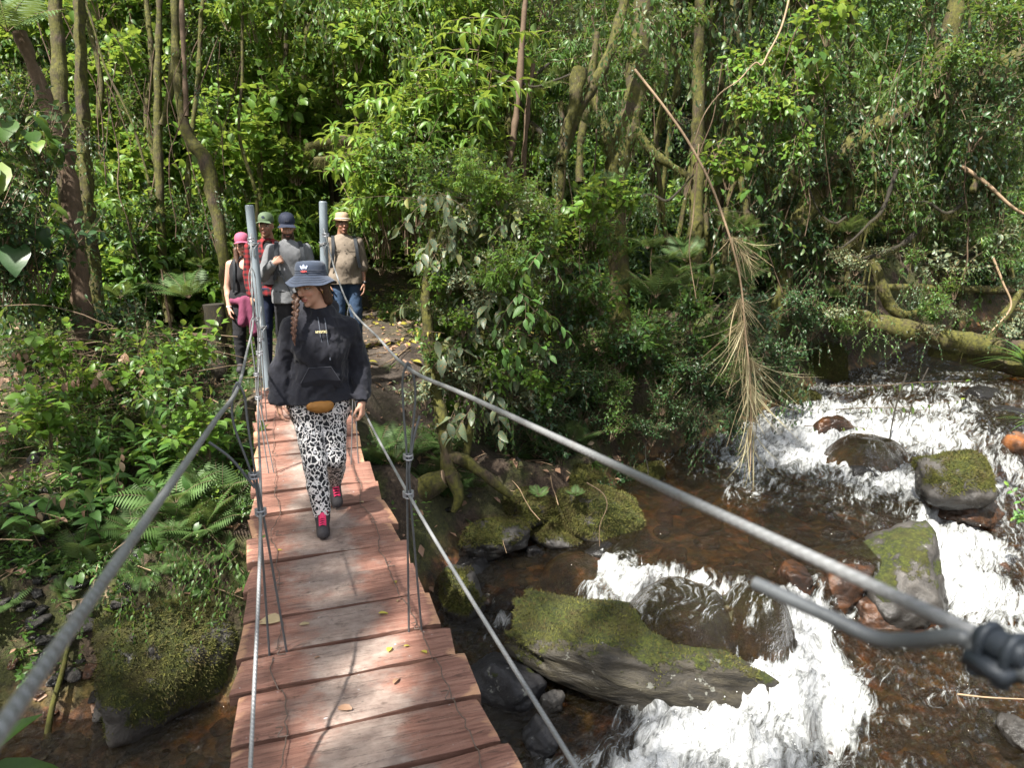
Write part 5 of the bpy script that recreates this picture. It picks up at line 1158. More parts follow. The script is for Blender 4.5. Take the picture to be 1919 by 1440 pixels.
region(['dark', 'mini'], 22, 930, 1250, 760, 880, 7.6, 8.4, .3, .5, '', 'dark plants along the shaded water edge', 129, onground=True)
region(['silver', 'bright', 'shrub', 'silver'], 46, 800, 1010, 400, 800, 7.2, 7.9, .28, .48, '', 'leafy shoots filling the silvery shrub', 130)
region(['bright', 'mini', 'shrub'], 30, 40, 430, 700, 900, 6.0, 7.4, .35, .6, '', 'lush plants crowding the left bank', 131)
region(['vine', 'mini', 'fern'], 30, 200, 440, 960, 1140, 5.5, 5.9, .25, .42, '', 'creeping plants over the soil above the left boulder', 132)
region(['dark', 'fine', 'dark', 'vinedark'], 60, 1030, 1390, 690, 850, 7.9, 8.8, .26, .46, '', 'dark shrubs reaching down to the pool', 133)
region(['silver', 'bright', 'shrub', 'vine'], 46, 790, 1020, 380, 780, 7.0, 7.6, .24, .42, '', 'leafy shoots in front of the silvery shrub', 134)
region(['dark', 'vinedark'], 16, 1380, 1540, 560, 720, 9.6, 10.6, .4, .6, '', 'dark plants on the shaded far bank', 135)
region(['fern', 'mini', 'heart', 'fern'], 40, 60, 440, 1010, 1170, 5.4, 5.9, .3, .5, '', 'ferns and creepers over the lower left bank', 136, onground=True, tilt=.4)
region(['dark', 'vinedark', 'shrub'], 24, 30, 420, 640, 760, 7.2, 8.2, .35, .55, '', 'dark shrubs at the top of the left bank', 137)
region(['vine', 'vinedark', 'mini'], 16, 85, 200, 60, 520, 8.2, 8.7, .25, .45, '', 'creepers on the left trunks', 138)
region(['vine', 'vinedark'], 10, 330, 430, 60, 420, 9.0, 9.4, .2, .35, '', 'creepers on the crooked trunk', 139)
region(['vine', 'vinedark', 'fern'], 20, 1020, 1230, 60, 560, 8.8, 9.5, .28, .5, '', 'creepers on the shaggy trunks', 140)
region(['vine', 'vinedark', 'shrub', 'silver'], 34, 1500, 1920, 470, 640, 9.7, 10.5, .22, .42, '', 'sprays hanging before the fallen log', 141)
region(['vine', 'mini'], 18, 230, 430, 1010, 1130, 5.0, 5.4, .2, .32, '', 'creepers hanging over the left boulder', 142)
region(['bright', 'silver', 'tallbright'], 26, 800, 1020, 360, 640, 6.9, 7.5, .2, .34, '', 'fresh leafy shoots of the central bush', 143)
# silvery shrub hanging over the trail edge: big leaves, each one a part
def hero(name, label, cat, P, lm, sm, loc, rz=0, sc=1.0, tilt=(0, 0)):
    o = P.realise(name, M[lm], M[sm], loc, rz, sc, True); o.rotation_euler = (tilt[0], tilt[1], rz); return tag(o, label, cat)
hs = [(845, 400, 'silvery shrub top branch spreading toward the straw hatted hiker'), (905, 440, 'silvery branch hanging left of the yellow tipped shrub'), (960, 430, 'silvery green branch with yellow tips above the root curtain'), (835, 500, 'silvery branch drooping over the end of the trail'), (890, 520, 'silvery shrub with drooping spotted leaves in the centre'), (945, 560, 'grey leaved branch before the root curtain'), (1000, 500, 'greenish branch right of the spotted silvery leaves'),
 (830, 590, 'silvery branch leaning over the right main cable'), (885, 620, 'big dusty grey leaves in the middle of the silvery shrub'), (945, 660, 'silvery green branch right of the dusty grey leaves'), (1010, 610, 'fresh green branch right of the silvery shrub'), (860, 690, 'lower silvery leaves above the small pale trunk'), (920, 730, 'lowest silvery branch beside the small pale trunk'), (835, 690, 'silvery leaves close to the suspender loop'), (980, 720, 'green sprays at the lower right of the silvery shrub'), (900, 790, 'few silvery leaves hanging low over the mossy roots')]
for i, (x, y, lb) in enumerate(hs):
    gr = i in (6, 9, 10, 14); P = g_vine(300+i, .62, 7, .20 if not gr else .16, .09, 'oval', .20)
    hero('silvery_shrub' if not gr else 'leafy_shrub', lb, 'shrub', P, 'leaf_silver' if not gr else 'leaf_herb', 'twig', atd(x, y-40, 6.9+.5*((i*37) % 10)/10), i*1.3, .9)
for i, (x, y, lb) in enumerate([(735, 385, 'twig of pale oval leaves reaching left toward the straw hat'), (810, 380, 'twig of yellow and pink tinged leaves above the silvery shrub'), (775, 640, 'short twig of yellow pointed leaves over the right main cable')]):
    P = Plant(330+i); pl = curve((.35, .1, .05), (-1, -.1, .25), .75 if i < 2 else .35, 8, P.r, .7, .06); P.stem(pl, .005); leaves_along(P, pl, .13 if i < 2 else .07, .075 if i < 2 else .045, 'oval' if i < 2 else 'lance', .15, spread=.7, drp=1.1, flatten=.7)
    hero('leafy_twig', lb, 'twig', P, ['leaf_herb', 'leaf_silver', 'yellowleaf'][i], 'twig', atd(x, y, 6.9))
# left foreground herbs
hb = [(150, 880, .62, 'tallest pale green herb in the left foreground clump'), (215, 900, .5, 'broad leaved herb left of the cable with dry leaves beside it'), (265, 930, .46, 'broad pale herb lowest in the left clump'), (330, 870, .5, 'herb just left of the near cable'), (380, 850, .48, 'herb growing behind the near left cable'), (100, 930, .42, 'herb at the far left of the clump'), (300, 830, .5, 'herb with yellowish leaf at the top of the left clump'), (205, 800, .55, 'upright herb with small top leaves against the brush pile'), (425, 800, .36, 'small herb touching the bridge edge on the left'), (180, 960, .4, 'low drooping herb above the ferns'), (350, 930, .4, 'low herb above the hanging fern fronds')]
for i, (x, y, h, lb) in enumerate(hb):
    d = np.interp(y, [780, 960], [6.6, 5.9]); P = g_herb(400+i, h*1.25, .19 if i != 7 else .11, 'oval', .35, .10, 3); hero('herb', lb, 'plant', P, 'leaf_herb', 'twig', atd(x, y+75, d), i)
P = g_heart(451, 5, .30, .42, .5); hero('heart_leaved_plant', 'big ribbed heart shaped leaves left of the bridge above the herbs', 'plant', P, 'leaf', 'twig', atd(318, 800, 6.9), 4.4)
P = g_heart(455, 5, .22, .30, .6); hero('heart_leaved_plant', 'two pale arrow leaves on the bank by the stump', 'plant', P, 'leaf_herb', 'twig', atd(320, 730, 8.0), 2)
P = g_heart(458, 9, .42, .7, .9); hero('heart_leaved_plant', 'giant ribbed leaves at the left edge of the frame', 'plant', P, 'leaf', 'twig', atd(0, 400, 6.8), 1)
P = g_heart(459, 8, .30, .6, .9); hero('heart_leaved_plant', 'drooping large leaves low at the left edge before the dark trunk', 'plant', P, 'leaf_dark', 'twig', atd(50, 520, 6.9), 3)
for i, (x, y, d, s, lb, tl) in enumerate([(330, 945, 5.9, .95, 'fern with long arched fronds hanging below the near cable', (.3, -.2)), (390, 935, 6.0, .8, 'fern with comb like fronds touching the bridge edge', (.3, .3)), (150, 1060, 5.7, .8, 'pale fern hanging over the gravel at the lower left', (.6, 0)), (45, 1010, 5.8, .7, 'small fern at the left edge above the gravel', (.5, -.3)), (390, 795, 6.9, .6, 'fern beside the heart leaf near the bridge', (.1, 0)), (355, 560, 9.6, 1.1, 'large fern in front of the pink capped hiker', (.2, 0)), (225, 560, 9.9, .8, 'fern left of the slender tree foot', (0, 0)), (1075, 830, 7.9, .7, 'dark fern above the mossy boulders', (.4, .2)), (985, 790, 7.8, .6, 'small fern right of the small pale trunk', (.4, 0)), (1010, 930, 6.9, .28, 'tiny fern on the mossy knob', (0, 0)), (1080, 930, 6.9, .25, 'pale green creeping fern at the foot of the rounded boulder', (.2, 0)), (15, 60, 7.2, 1.4, 'tree fern crown of silvery fronds at the top left corner', (.3, .3)), (250, 1000, 5.8, .6, 'shaded fern under the pale herb', (.5, 0)), (1590, 440, 10.6, .8, 'fern on the arching mossy limb', (.2, 0)), (1230, 560, 9.4, 1.2, 'wide shaded fern below the reddish trunk', (.2, 0)), (1790, 150, 10.4, 1.0, 'hanging fern on the upper right mossy limb', (1.2, .5))]):
    plant('fern', atd(x, y, d), s, i*1.1, lb, None, i, tl)
for i, (x, y, d, s, lb) in enumerate([(1925, 690, 7.0, 1.0, 'arching pale grass tuft at the right edge above the boulder'), (1935, 800, 6.9, .7, 'lower arching grass tuft at the right edge'), (320, 1000, 5.9, .5, 'dark grassy tuft hanging over the boulder left of the bridge'), (1180, 480, 8.8, .8, 'dark spiky tuft among roots right of centre'), (1290, 620, 9.4, .8, 'dark strap leaved tuft behind the shaded shrubs'), (575, 420, 9.9, .6, 'grass tuft behind the grey shirted hiker'), (890, 130, 9.6, .8, 'bromeliad like tuft high in the bright sapling'), (1745, 110, 10.4, .8, 'bromeliad on the upper right limb'), (1850, 120, 10.3, .8, 'spiky epiphyte at the top right corner'), (740, 560, 9.6, .35, 'yellow green grass tuft on the trail edge'), (735, 690, 7.9, .3, 'small tuft growing from the muddy bank by the trail')]):
    plant('tuft', atd(x, y, d), s, i*.7, lb, None, i)
P = g_herb(480, .3, .07, 'small', .8, .05, 3); hero('seedling', 'bright green seedling at the right edge beside the boulder', 'plant', P, 'leaf_herb', 'twig', atd(1900, 960, 6.8), 0, 1, (0, -.8))
# creepers over the left boulder and bank
for i, (x, y, d, lb) in enumerate([(300, 1010, 5.7, 'creeper with glossy leaves hanging over the top of the left boulder'), (240, 1000, 5.7, 'creeper hanging down left of the big mossy boulder'), (405, 1010, 5.6, 'creeper trailing beside the bridge edge'), (430, 950, 5.9, 'creeper leaves on the bank touching the planks'), (345, 1040, 5.45, 'creeper sprig lying over the face of the mossy boulder'), (195, 1060, 5.6, 'thin creeper trailing toward the dark stones')]):
    P = g_vine(500+i, .55, 5, .055, .05, 'oval', .10); hero('creeper', lb, 'vine', P, 'leaf_herb', 'palebark', atd(x, y, d), i)
# branches arching low over the upstream rapid
for i, (x, y, w_, lb) in enumerate([(1690, 770, .9, 'bare branch with yellow green leaves arching over the rapid'), (1680, 725, .9, 'upper leafy branch crossing above the rapid'), (1590, 800, .6, 'short twig with small yellow leaves left of the rapid')]):
    P = Plant(520+i); pl = curve((-w_, 0, 0), (1, 0, .1), w_*2, 12, P.r, .0, .12); P.stem(pl, .007); leaves_along(P, pl, .11, .13, 'oval', .1, drp=1.2, spread=.5); hero('leafy_twig', lb, 'twig', P, 'leaf_bright', 'root', atd(x, y, 9.6), -.4)
# dry curled leaves on twigs at the left
for i, (x, y, lb) in enumerate([(70, 660, 'dead brown leaves on a twig at the left edge'), (180, 700, 'dead pinkish leaves hanging from the brush pile'), (250, 690, 'dead curled leaves right of the brush pile'), (225, 960, 'pinkish dry leaves hanging below the pale herb'), (40, 940, 'brown curled leaves at the left edge above the fern'), (60, 700, 'bunch of drooping dead leaves in the left shade'), (225, 1110, 'dry pink leaves above the dark stones')]):
    P = Plant(540+i); d = np.interp(y, [640, 1110], [7.3, 5.6])
    for q_ in range(3):
        pl = curve(P.r.normal(0, .05, 3), (P.r.normal(0, .7), P.r.normal(0, .3), .2), .5, 7, P.r, .9); P.stem(pl, .003); leaves_along(P, pl, .10, .09, 'oval', .3, drp=1.8, spread=.4)
    hero('dead_twig', lb, 'twig', P, 'dryleaf', 'palebark', atd(x, y, d-.2), i)
# brush pile of bare branches on the left bank
a = Acc(); r = np.random.default_rng(77)
for i in range(110):
    q = atd(r.uniform(30, 340), r.uniform(610, 740), r.uniform(7.0, 8.2)); q[2] = max(q[2], gz(q[0], q[1])+.01); az = r.uniform(-.6, .6)+(math.pi if r.random() < .5 else 0)
    a.tube(curve(q, nz_(np.array([math.cos(az), math.sin(az)*.6, r.uniform(-.2, .4)])), r.uniform(.4, 1.3), 8, r, .5, .2), r.uniform(.0025, .007), 5, cap=False)
tag(a.obj('brush_pile', M['twig']), 'tangle of bare branches heaped on the left bank', kind='stuff')
# big tropical leaf at the lower left corner near the camera
P = Plant(9); P.stem([(-.35, 0, -.5), (-.25, .05, -.2), (-.12, .05, -.02), (0, 0, 0)], .008)
P.leaf((-.12, .02, -.01), (1, .15, -.25), (0, -.35, 1), .5, 'lance', .5); P.leaf((-.14, .05, 0), (.5, .3, .5), (-.5, -.2, 1), .32, 'oval', .7); P.leaf((-.16, .05, -.05), (.3, .1, -.9), (1, -.2, .4), .35, 'lance', .4)
hero('broad_plant', 'large smooth leaves poking in at the lower left corner', 'plant', P, 'leaf', 'twig', atd(10, 1450, 3.0))
# fallen leaves on the deck
def deckleaf(px, py, ln, az, lb, mat='yellowleaf', tpl='oval'):
    q = atz(px, py, 0); q = atz(px, py, deckz(q[1])+.008); q = atz(px, py, deckz(q[1])+.008); P = Plant(int(px)); P.leaf((0, 0, 0), (math.cos(az), math.sin(az), .04), UPV+P.r.normal(0, .15, 3), ln, tpl, .6)
    o = P.leafmesh(Acc()).obj('fallen_leaf', M[mat], loc=q); tag(o, lb, 'leaf')
for t_ in [(525, 1165, .13, 2.6, 'big pale dried leaf on the planks by the left suspender', 'straw', 'round'), (562, 1172, .07, .2, 'thin pale leaf next to the big dried leaf', 'straw', 'lance'), (728, 1222, .055, 1.2, 'pale leaf on the plank before the right suspender', 'yellowleaf', 'oval'), (800, 1225, .045, 2.0, 'small yellow leaf right of the stitched wire', 'yellowleaf', 'oval'), (757, 1212, .03, .1, 'tiny yellow leaf left of the right wire', 'yellowleaf', 'oval'), (742, 1093, .045, 1.6, 'yellow leaf beside the right wire behind the suspender', 'yellowleaf', 'oval'), (710, 1150, .06, 0, 'narrow yellow leaf across the seam of two planks', 'yellowleaf', 'lance'), (682, 942, .05, 2.2, 'pale leaf on the planks right of the lifted shoe', 'straw', 'oval'), (495, 1008, .06, 1.8, 'small green leaf on the plank by the left cable', 'leaf_herb', 'oval'), (745, 1128, .03, 1.2, 'tiny pale leaf near the right wire', 'straw', 'oval'), (738, 1282, .07, 1.0, 'brown curled leaf right of the deck centre', 'dryleaf', 'lance'), (520, 1032, .035, .2, 'tiny yellow leaf on the left wire', 'yellowleaf', 'oval'), (660, 1330, .09, 2.5, 'brown dry leaf in the mud at the deck centre', 'dryleaf', 'lance'), (590, 1235, .05, .5, 'dark dry leaf left of the deck centre', 'dryleaf', 'lance')]:
    deckleaf(*t_)
# ------------------------------------------------------------ people: signed distance bodies turned into one surface
class Field:
    def __init__(s, lo, hi, res):
        s.lo = np.asarray(lo, float); s.res = res; n = np.ceil((np.asarray(hi)-s.lo)/res).astype(int)+1; s.n = n
        s.f = np.full(n, .5, np.float32)
        s.ax = [s.lo[i]+np.arange(n[i])*res for i in range(3)]
    def _sub(s, lo, hi):
        a = np.clip(np.floor((np.asarray(lo)-s.lo)/s.res).astype(int), 0, s.n); b = np.clip(np.ceil((np.asarray(hi)-s.lo)/s.res).astype(int)+1, 0, s.n)
        sl = tuple(slice(a[i], b[i]) for i in range(3))
        if any(b[i] <= a[i] for i in range(3)): return None, None
        g = np.stack(np.meshgrid(*[s.ax[i][sl[i]] for i in range(3)], indexing='ij'), -1); return sl, g
    def _comb(s, sl, d, k, sub):
        f = s.f[sl]
        if sub:
            h = np.maximum(k-np.abs(f+d), 0)/k if k > 0 else 0; s.f[sl] = np.maximum(f, -d)+h*h*k*.25
        else:
            h = np.maximum(k-np.abs(f-d), 0)/k; s.f[sl] = np.minimum(f, d)-h*h*k*.25
    def cone(s, a, b, ra, rb, k=.02, sub=False, sq=None, R=None):
        """tapered limb; sq = (direction, factor) squashes it across that direction"""
        a = np.asarray(a, float); b = np.asarray(b, float); m = max(ra, rb)+k+s.res*4
        sl, g = s._sub(np.minimum(a, b)-m, np.maximum(a, b)+m)
        if sl is None: return
        ab = b-a; t = np.clip(((g-a)@ab)/(ab@ab+1e-12), 0, 1); q = g-a-t[..., None]*ab
        if sq is not None:
            dr = np.asarray(sq[0], float); dr = dr/np.linalg.norm(dr); q = q+((q@dr)*(1/sq[1]-1))[..., None]*dr
        d = np.linalg.norm(q, axis=-1)-(ra+(rb-ra)*t)
        if sq is not None: d = d*min(1, sq[1])
        s._comb(sl, d, k, sub)
    def ell(s, c, r, k=.02, R=None, sub=False):
        c = np.asarray(c, float); r = np.asarray(r, float); m = max(r)+k+s.res*4
        sl, g = s._sub(c-m, c+m)
        if sl is None: return
        q = g-c
        if R is not None: q = q@R
        k0 = np.linalg.norm(q/r, axis=-1); k1 = np.linalg.norm(q/(r*r), axis=-1)+1e-9
        s._comb(sl, k0*(k0-1)/k1, k, sub)
    def plane_cut(s, n, o):
        n = np.asarray(n, float); g = [(s.ax[i]-o[i])*n[i] for i in range(3)]
        d = g[0][:, None, None]+g[1][None, :, None]+g[2][None, None, :]; s.f = np.maximum(s.f, d.astype(np.float32))
    def folds(s, amp, sc, seed, stretch=(1, 1, 1)):
        idx = np.argwhere(np.abs(s.f) < .03)
        if len(idx):
            P = s.lo+idx*s.res; v = fbm(P*sc*np.asarray(stretch), 3, seed); v = 1-2*np.abs(v)
            s.f[tuple(idx.T)] -= (amp*v).astype(np.float32)
    def surf(s):
        f = s.f; S = f < 0; nx, ny, nz = s.n
        c = np.zeros((nx-1, ny-1, nz-1), np.uint8)
        for a in (0, 1):
            for b in (0, 1):
                for e in (0, 1): c += S[a:nx-1+a, b:ny-1+b, e:nz-1+e]
        act = (c > 0) & (c < 8); cells = np.argwhere(act); vid = -np.ones(act.shape, np.int32); vid[act] = np.arange(len(cells))
        acc = np.zeros((len(cells), 3)); cnt = np.zeros(len(cells)); I, J, K = cells.T
        cor = [(a, b, e) for a in (0, 1) for b in (0, 1) for e in (0, 1)]; val = {q: f[I+q[0], J+q[1], K+q[2]] for q in cor}
        for q in cor:
            for ax in range(3):
                if q[ax] == 0:
                    p = list(q); p[ax] = 1; p = tuple(p); v0, v1 = val[q], val[p]; m = (v0 < 0) != (v1 < 0); t = np.where(m, v0/(v0-v1+1e-12), 0)
                    pos = np.zeros((len(cells), 3)); pos += q; pos[:, ax] += t; acc += pos*m[:, None]; cnt += m
        V = (cells+acc/cnt[:, None])*s.res+s.lo; F = []
        for ax in range(3):
            o = [0, 1, 2]; o.remove(ax); b, e = o
            sl0 = [slice(None)]*3; sl1 = [slice(None)]*3; sl0[ax] = slice(0, -1); sl1[ax] = slice(1, None)
            for q in (b, e): sl0[q] = slice(1, -1); sl1[q] = slice(1, -1)
            A = S[tuple(sl0)]; B = S[tuple(sl1)]; E = np.argwhere(A != B)
            if not len(E): continue
            E2 = E.copy(); E2[:, b] += 1; E2[:, e] += 1
            def cell(db, de): q = E2.copy(); q[:, b] += db; q[:, e] += de; return vid[tuple(q.T)]
            Q = np.stack([cell(-1, -1), cell(0, -1), cell(0, 0), cell(-1, 0)], 1); ins = A[tuple(E.T)]
            flip = ~ins if ax != 1 else ins
            Q[flip] = Q[flip][:, ::-1]; F.append(Q)
        F = np.vstack(F); return V, F[(F >= 0).all(1)]
def rotm(yaw, pitch=0, roll=0):
    cy, sy = math.cos(yaw), math.sin(yaw); cp, sp = math.cos(pitch), math.sin(pitch); cr, sr = math.cos(roll), math.sin(roll)
    return np.array([[cy, -sy, 0], [sy, cy, 0], [0, 0, 1]])@np.array([[1, 0, 0], [0, cp, -sp], [0, sp, cp]])@np.array([[cr, 0, sr], [0, 1, 0], [-sr, 0, cr]])
# heads face -Y; positive pitch tips the face downwards
def head(F, c, R, s=1.0, fem=False, k=.012):
    T = lambda p: np.asarray(c)+R@(np.asarray(p, float)*s)
    E = lambda p, r, kk=k, sub=False: F.ell(T(p), np.asarray(r)*s, kk, R, sub)
    E((0, .018, .032), (.073, .09, .084)); E((0, -.022, -.02), (.061, .066, .085)); E((0, -.030, -.068), (.046 if fem else .051, .050, .042))
    E((0, -.064, -.100), (.020 if fem else .025, .019, .017))
    for sx in (-1, 1):
        E((sx*.036, -.060, -.028), (.023, .022, .024)); E((sx*.033, -.098, .006), (.017, .014, .011), .008, True)
        E((sx*.032, -.078, .004), (.0125, .0115, .0105), .003); E((sx*.074, .012, -.006), (.010, .019, .031), .006); E((sx*.078, .006, -.004), (.006, .009, .016), .004, True)
    F.cone(T((-.036, -.078, .024)), T((.036, -.078, .024)), .010*s, .010*s, .012)
    F.cone(T((0, -.084, .016)), T((0, -.106, -.026)), .0085*s, .0125*s, .010); E((0, -.098, -.034), (.0165, .010, .008), .006)
    E((0, -.086, -.060), (.023, .012, .0065), .006); E((0, -.086, -.072), (.019, .012, .007), .005); E((0, -.101, -.0655), (.022, .006, .0016), .002, True)
    F.cone(T((0, .022, -.04)), T((0, .032, -.14)), .050*s if fem else .058*s, .048*s if fem else .060*s, .02)
    return T
def headcols(P, c, R, s, skin, lip, brow=(.03, .018, .012), beard=0, hairz=None):
    q = (P-np.asarray(c))@R/s; x, y, z = q.T; ax_ = np.abs(x)
    near = (np.abs(q) < .16).all(1); fr = near & (y < -.03); col = np.tile(np.asarray(skin, float), (len(P), 1))
    def put(m, c_, a=1.0): 
        m = np.clip(m, 0, 1)[:, None]*a; col[:] = col*(1-m)+np.asarray(c_)*m
    put(fr*sstep(1.0, .4, np.hypot((ax_-.04)/.028, (z+.03)/.022)), (skin[0]*1.05, skin[1]*.72, skin[2]*.68), .45)
    put(fr*sstep(1, .6, np.hypot(x/.018, (z+.03)/.016)), (skin[0]*1.02, skin[1]*.75, skin[2]*.7), .35)
    put(fr*sstep(1.1, .75, np.hypot(x/.025, (z+.066)/.0125)), lip); put(fr*(np.abs(z+.0655) < .0022)*(ax_ < .021), (.05, .015, .012), .8)
    put(fr*(ax_ > .014)*(ax_ < .056)*sstep(.0075, .004, np.abs(z-.0265+(ax_-.035)**2*5)), brow, .9)
    e = np.hypot((ax_-.032)/.0155, (z-.004)/.0065); put(fr*sstep(1.35, .95, e), (.06, .03, .02), .85); put(fr*sstep(.95, .7, e), (.62, .58, .54)); put(fr*sstep(1, .8, np.hypot((ax_-.032)/.0065, (z-.004)/.0065)), (.03, .015, .01))
    if beard:
        b = near*(y < .02)*sstep(-.035, -.055, z-.02*(ax_ > .045))*sstep(-.145, -.125, z); b = b*(1-sstep(1.1, .8, np.hypot(x/.021, (z+.067)/.008))); put(b, (.022, .014, .011), beard)
        put(fr*sstep(.008, .004, np.abs(z+.051))*(ax_ < .032), (.022, .014, .011), beard)
    if hairz is not None: put(near*(z > hairz)*(y > -.03), (.02, .012, .009)); put(near*(y > .02)*(z > -.07), (.02, .012, .009))
    return col
def hand(F, w, d, side, n, curl=.35, s=1.0, k=.006):
    """w wrist, d towards the fingers, n the way the palm faces, side: axis pointing to the thumb"""
    d = nz_(np.asarray(d, float)); n = np.asarray(n, float); n = nz_(n-d*(n@d)); sx = nz_(np.asarray(side, float)-d*(np.asarray(side)@d)-n*(np.asarray(side)@n)); w = np.asarray(w, float)
    F.cone(w-d*.01, w+d*.02, .024*s, .025*s, .01, sq=(n, .75))
    for o in (-.024, -.008, .008, .024): F.cone(w+d*.015+sx*o*.6*s, w+d*.082*s+sx*o*1.15*s, .0155*s, .0115*s, .012)
    for i, (o, L) in enumerate(((-.030, .062), (-.0105, .078), (.0095, .084), (.0295, .073))):
        L = L*s; p = w+d*.084*s+sx*o*s+n*.002; a = curl*(.55+.12*(3-i)); r0 = .0092*s
        for j, (fr, rr) in enumerate(((.45, .0086), (.31, .0076), (.24, .0066))):
            dr = d*math.cos(a)+n*math.sin(a)+sx*(o*1.2); dr = nz_(dr); q = p+dr*L*fr; F.cone(p, q, r0, rr*s, .004); p = q; r0 = rr*s; a += curl*1.15
    p = w+d*.022*s+sx*.020*s+n*.006; q = p+(d*.55+sx*.62+n*.32)*.038*s; F.cone(p, q, .0145*s, .0112*s, .008); q2 = q+nz_(d*.8+sx*.25+n*.42)*.032*s; F.cone(q, q2, .0108*s, .0092*s, .004); F.cone(q2, q2+nz_(d*.85+n*.4)*.024*s, .0092*s, .0075*s, .004)
def bodymat(name, rough=.5):
    m = NT(name); v = m.coord(); c = m.attr('col', True)
    c2 = m.mix(m.math('MULTIPLY', m.noise(v, 60, 4), .3), c, m.mix(1, c, (.8, .62, .55), 'MULTIPLY'))
    m.pbr(c2, rough, Normal=m.bump(m.noise(v, 260, 3), .15, .001)); m.set(m.p, 'Subsurface Weight', .12); m.set(m.p, 'Subsurface Radius', (.012, .005, .003)); return m.m
M['skin'] = bodymat('skin')
def cloth(name, c, var=.2, rough=.85, weave=300, tone=6, sheen=0.0):
    m = NT(name); v = m.coord(); f = m.noise(v, tone, 4, .6); g = m.noise(v, weave, 2)
    col = m.mix(f, tuple(x*(1-var) for x in c), tuple(x*(1+var) for x in c)); m.pbr(col, rough, Normal=m.bump(m.math('ADD', g, m.math('MULTIPLY', m.noise(v, 28, 4), .8)), .35, .003))
    m.set(m.p, 'Sheen Weight', sheen); return m.m
M['hoodie'] = cloth('navy_fleece', (.009, .010, .018), .3, .9, sheen=.12); M['denim_hat'] = cloth('navy_denim', (.028, .042, .075), .35, .8, 400, 30, .2)
M['jeans'] = cloth('blue_jeans', (.028, .058, .115), .45, .8, 300, 9); M['darkjeans'] = cloth('dark_jeans', (.010, .018, .05), .35, .85); M['blackcloth'] = cloth('black_cloth', (.010, .010, .013), .3, .9)
M['greyshirt'] = cloth('grey_marl', (.16, .165, .175), .12, .9, 500, 12); M['khaki'] = cloth('khaki_cotton', (.19, .155, .12), .12, .9, 400, 7); M['pinkcloth'] = cloth('pink_knit', (.17, .035, .08), .3, .9); M['pinkcap'] = cloth('pink_cap', (.36, .09, .16), .15, .8)
M['greencap'] = cloth('green_cap', (.085, .125, .07), .15, .8); M['navycap'] = cloth('navy_cap', (.012, .018, .04), .25, .8); M['straphat'] = cloth('strap', (.012, .016, .022), .2, .7); M['strawhat'] = flat('straw_hat', (.34, .25, .17), .8, .2, 60, .5); M['hatband'] = flat('hat_band', (.55, .52, .47), .8, .1)
M['mustard'] = cloth('mustard_bag', (.30, .135, .025), .25, .7); M['white'] = flat('white_thread', (.8, .82, .9), .7, .05); M['redthread'] = flat('red_thread', (.75, .12, .12), .7, .1); M['lace'] = flat('pink_lace', (.85, .04, .16), .6, .2)
M['shoe'] = flat('shoe_mesh', (.035, .032, .036), .75, .4, 60, .5); M['shoesole'] = flat('shoe_sole', (.10, .095, .095), .8, .3); M['pinktrim'] = flat('pink_trim', (.5, .05, .14), .6, .2)
M['gold'] = flat('gold_ring', (.8, .55, .2), .25, .1, Metallic=1.0); M['blackplastic'] = flat('black_plastic', (.01, .01, .012), .35, .1); M['yellowprint'] = flat('yellow_print', (.7, .62, .32), .7, .1)
def m_plaid():
    m = NT('red_plaid'); v = m.coord(); x = m.n('SeparateXYZ'); m.set(x, 0, v)
    def st(o, f): return m.math('GREATER_THAN', m.math('SINE', m.math('MULTIPLY', x.outputs[o], f)), .1)
    a = st(0, 110.0); b = st(2, 110.0); c = m.mix(m.math('MULTIPLY', m.math('ADD', a, b), .5), (.20, .010, .014), (.012, .006, .008)); return m.pbr(c, .9)
M['plaid'] = m_plaid()
def m_leopard():
    m = NT('leopard_print'); v = m.coord('Object'); w_ = m.noise(v, 26, 2, .5, out='Color')
    va = m.n('VectorMath', operation='MULTIPLY_ADD'); m.set(va, 0, w_); va.inputs[1].default_value = (.05, .05, .05); m.set(va, 2, v)
    v2 = m.vscale(va.outputs[0], (1, 1, .72)); vo = m.n('TexVoronoi', i={'Vector': v2, 'Scale': 36.0, 'Randomness': .85}); d = vo.outputs['Distance']
    ve = m.n('TexVoronoi', feature='DISTANCE_TO_EDGE', i={'Vector': v2, 'Scale': 36.0, 'Randomness': .85}); e = ve.outputs['Distance']
    vr = m.n('SeparateColor'); m.set(vr, 0, vo.outputs['Color'])
    nb_ = m.math('MULTIPLY', m.math('SUBTRACT', m.noise(v, 70, 2), .5), .22)
    dark = m.ramp(m.math('ADD', e, nb_), (.075, 0), (.10, 1)); hole = m.math('MULTIPLY', m.math('LESS_THAN', d, m.math('MULTIPLY', vr.outputs[1], .34)), m.math('GREATER_THAN', vr.outputs[0], .35))
    k = m.math('MULTIPLY', dark, m.math('SUBTRACT', 1.0, hole)); inner = hole
    base = m.mix(inner, (.78, .76, .76), (.52, .53, .56)); c = m.mix(k, base, (.012, .013, .018)); return m.pbr(c, .85, Normal=m.bump(m.noise(v, 30, 4), .3, .006))
M['leopard'] = m_leopard()
def m_hair():
    m = NT('brown_hair'); v = m.coord('Object'); n_ = m.noise(m.vscale(v, (1, 1, .2)), 180, 4, .6); c = m.ramp(n_, (.3, (.018, .009, .005)), (.7, (.10, .048, .026))); c = m.mix(m.attr('tint'), c, m.ramp(n_, (.3, (.05, .02, .014)), (.7, (.30, .15, .10)))); return m.pbr(c, .5, Normal=m.bump(n_, .8, .004))
M['hair'] = m_hair(); M['darkhair'] = flat('dark_hair', (.012, .008, .006), .55, .4, 80, .6)
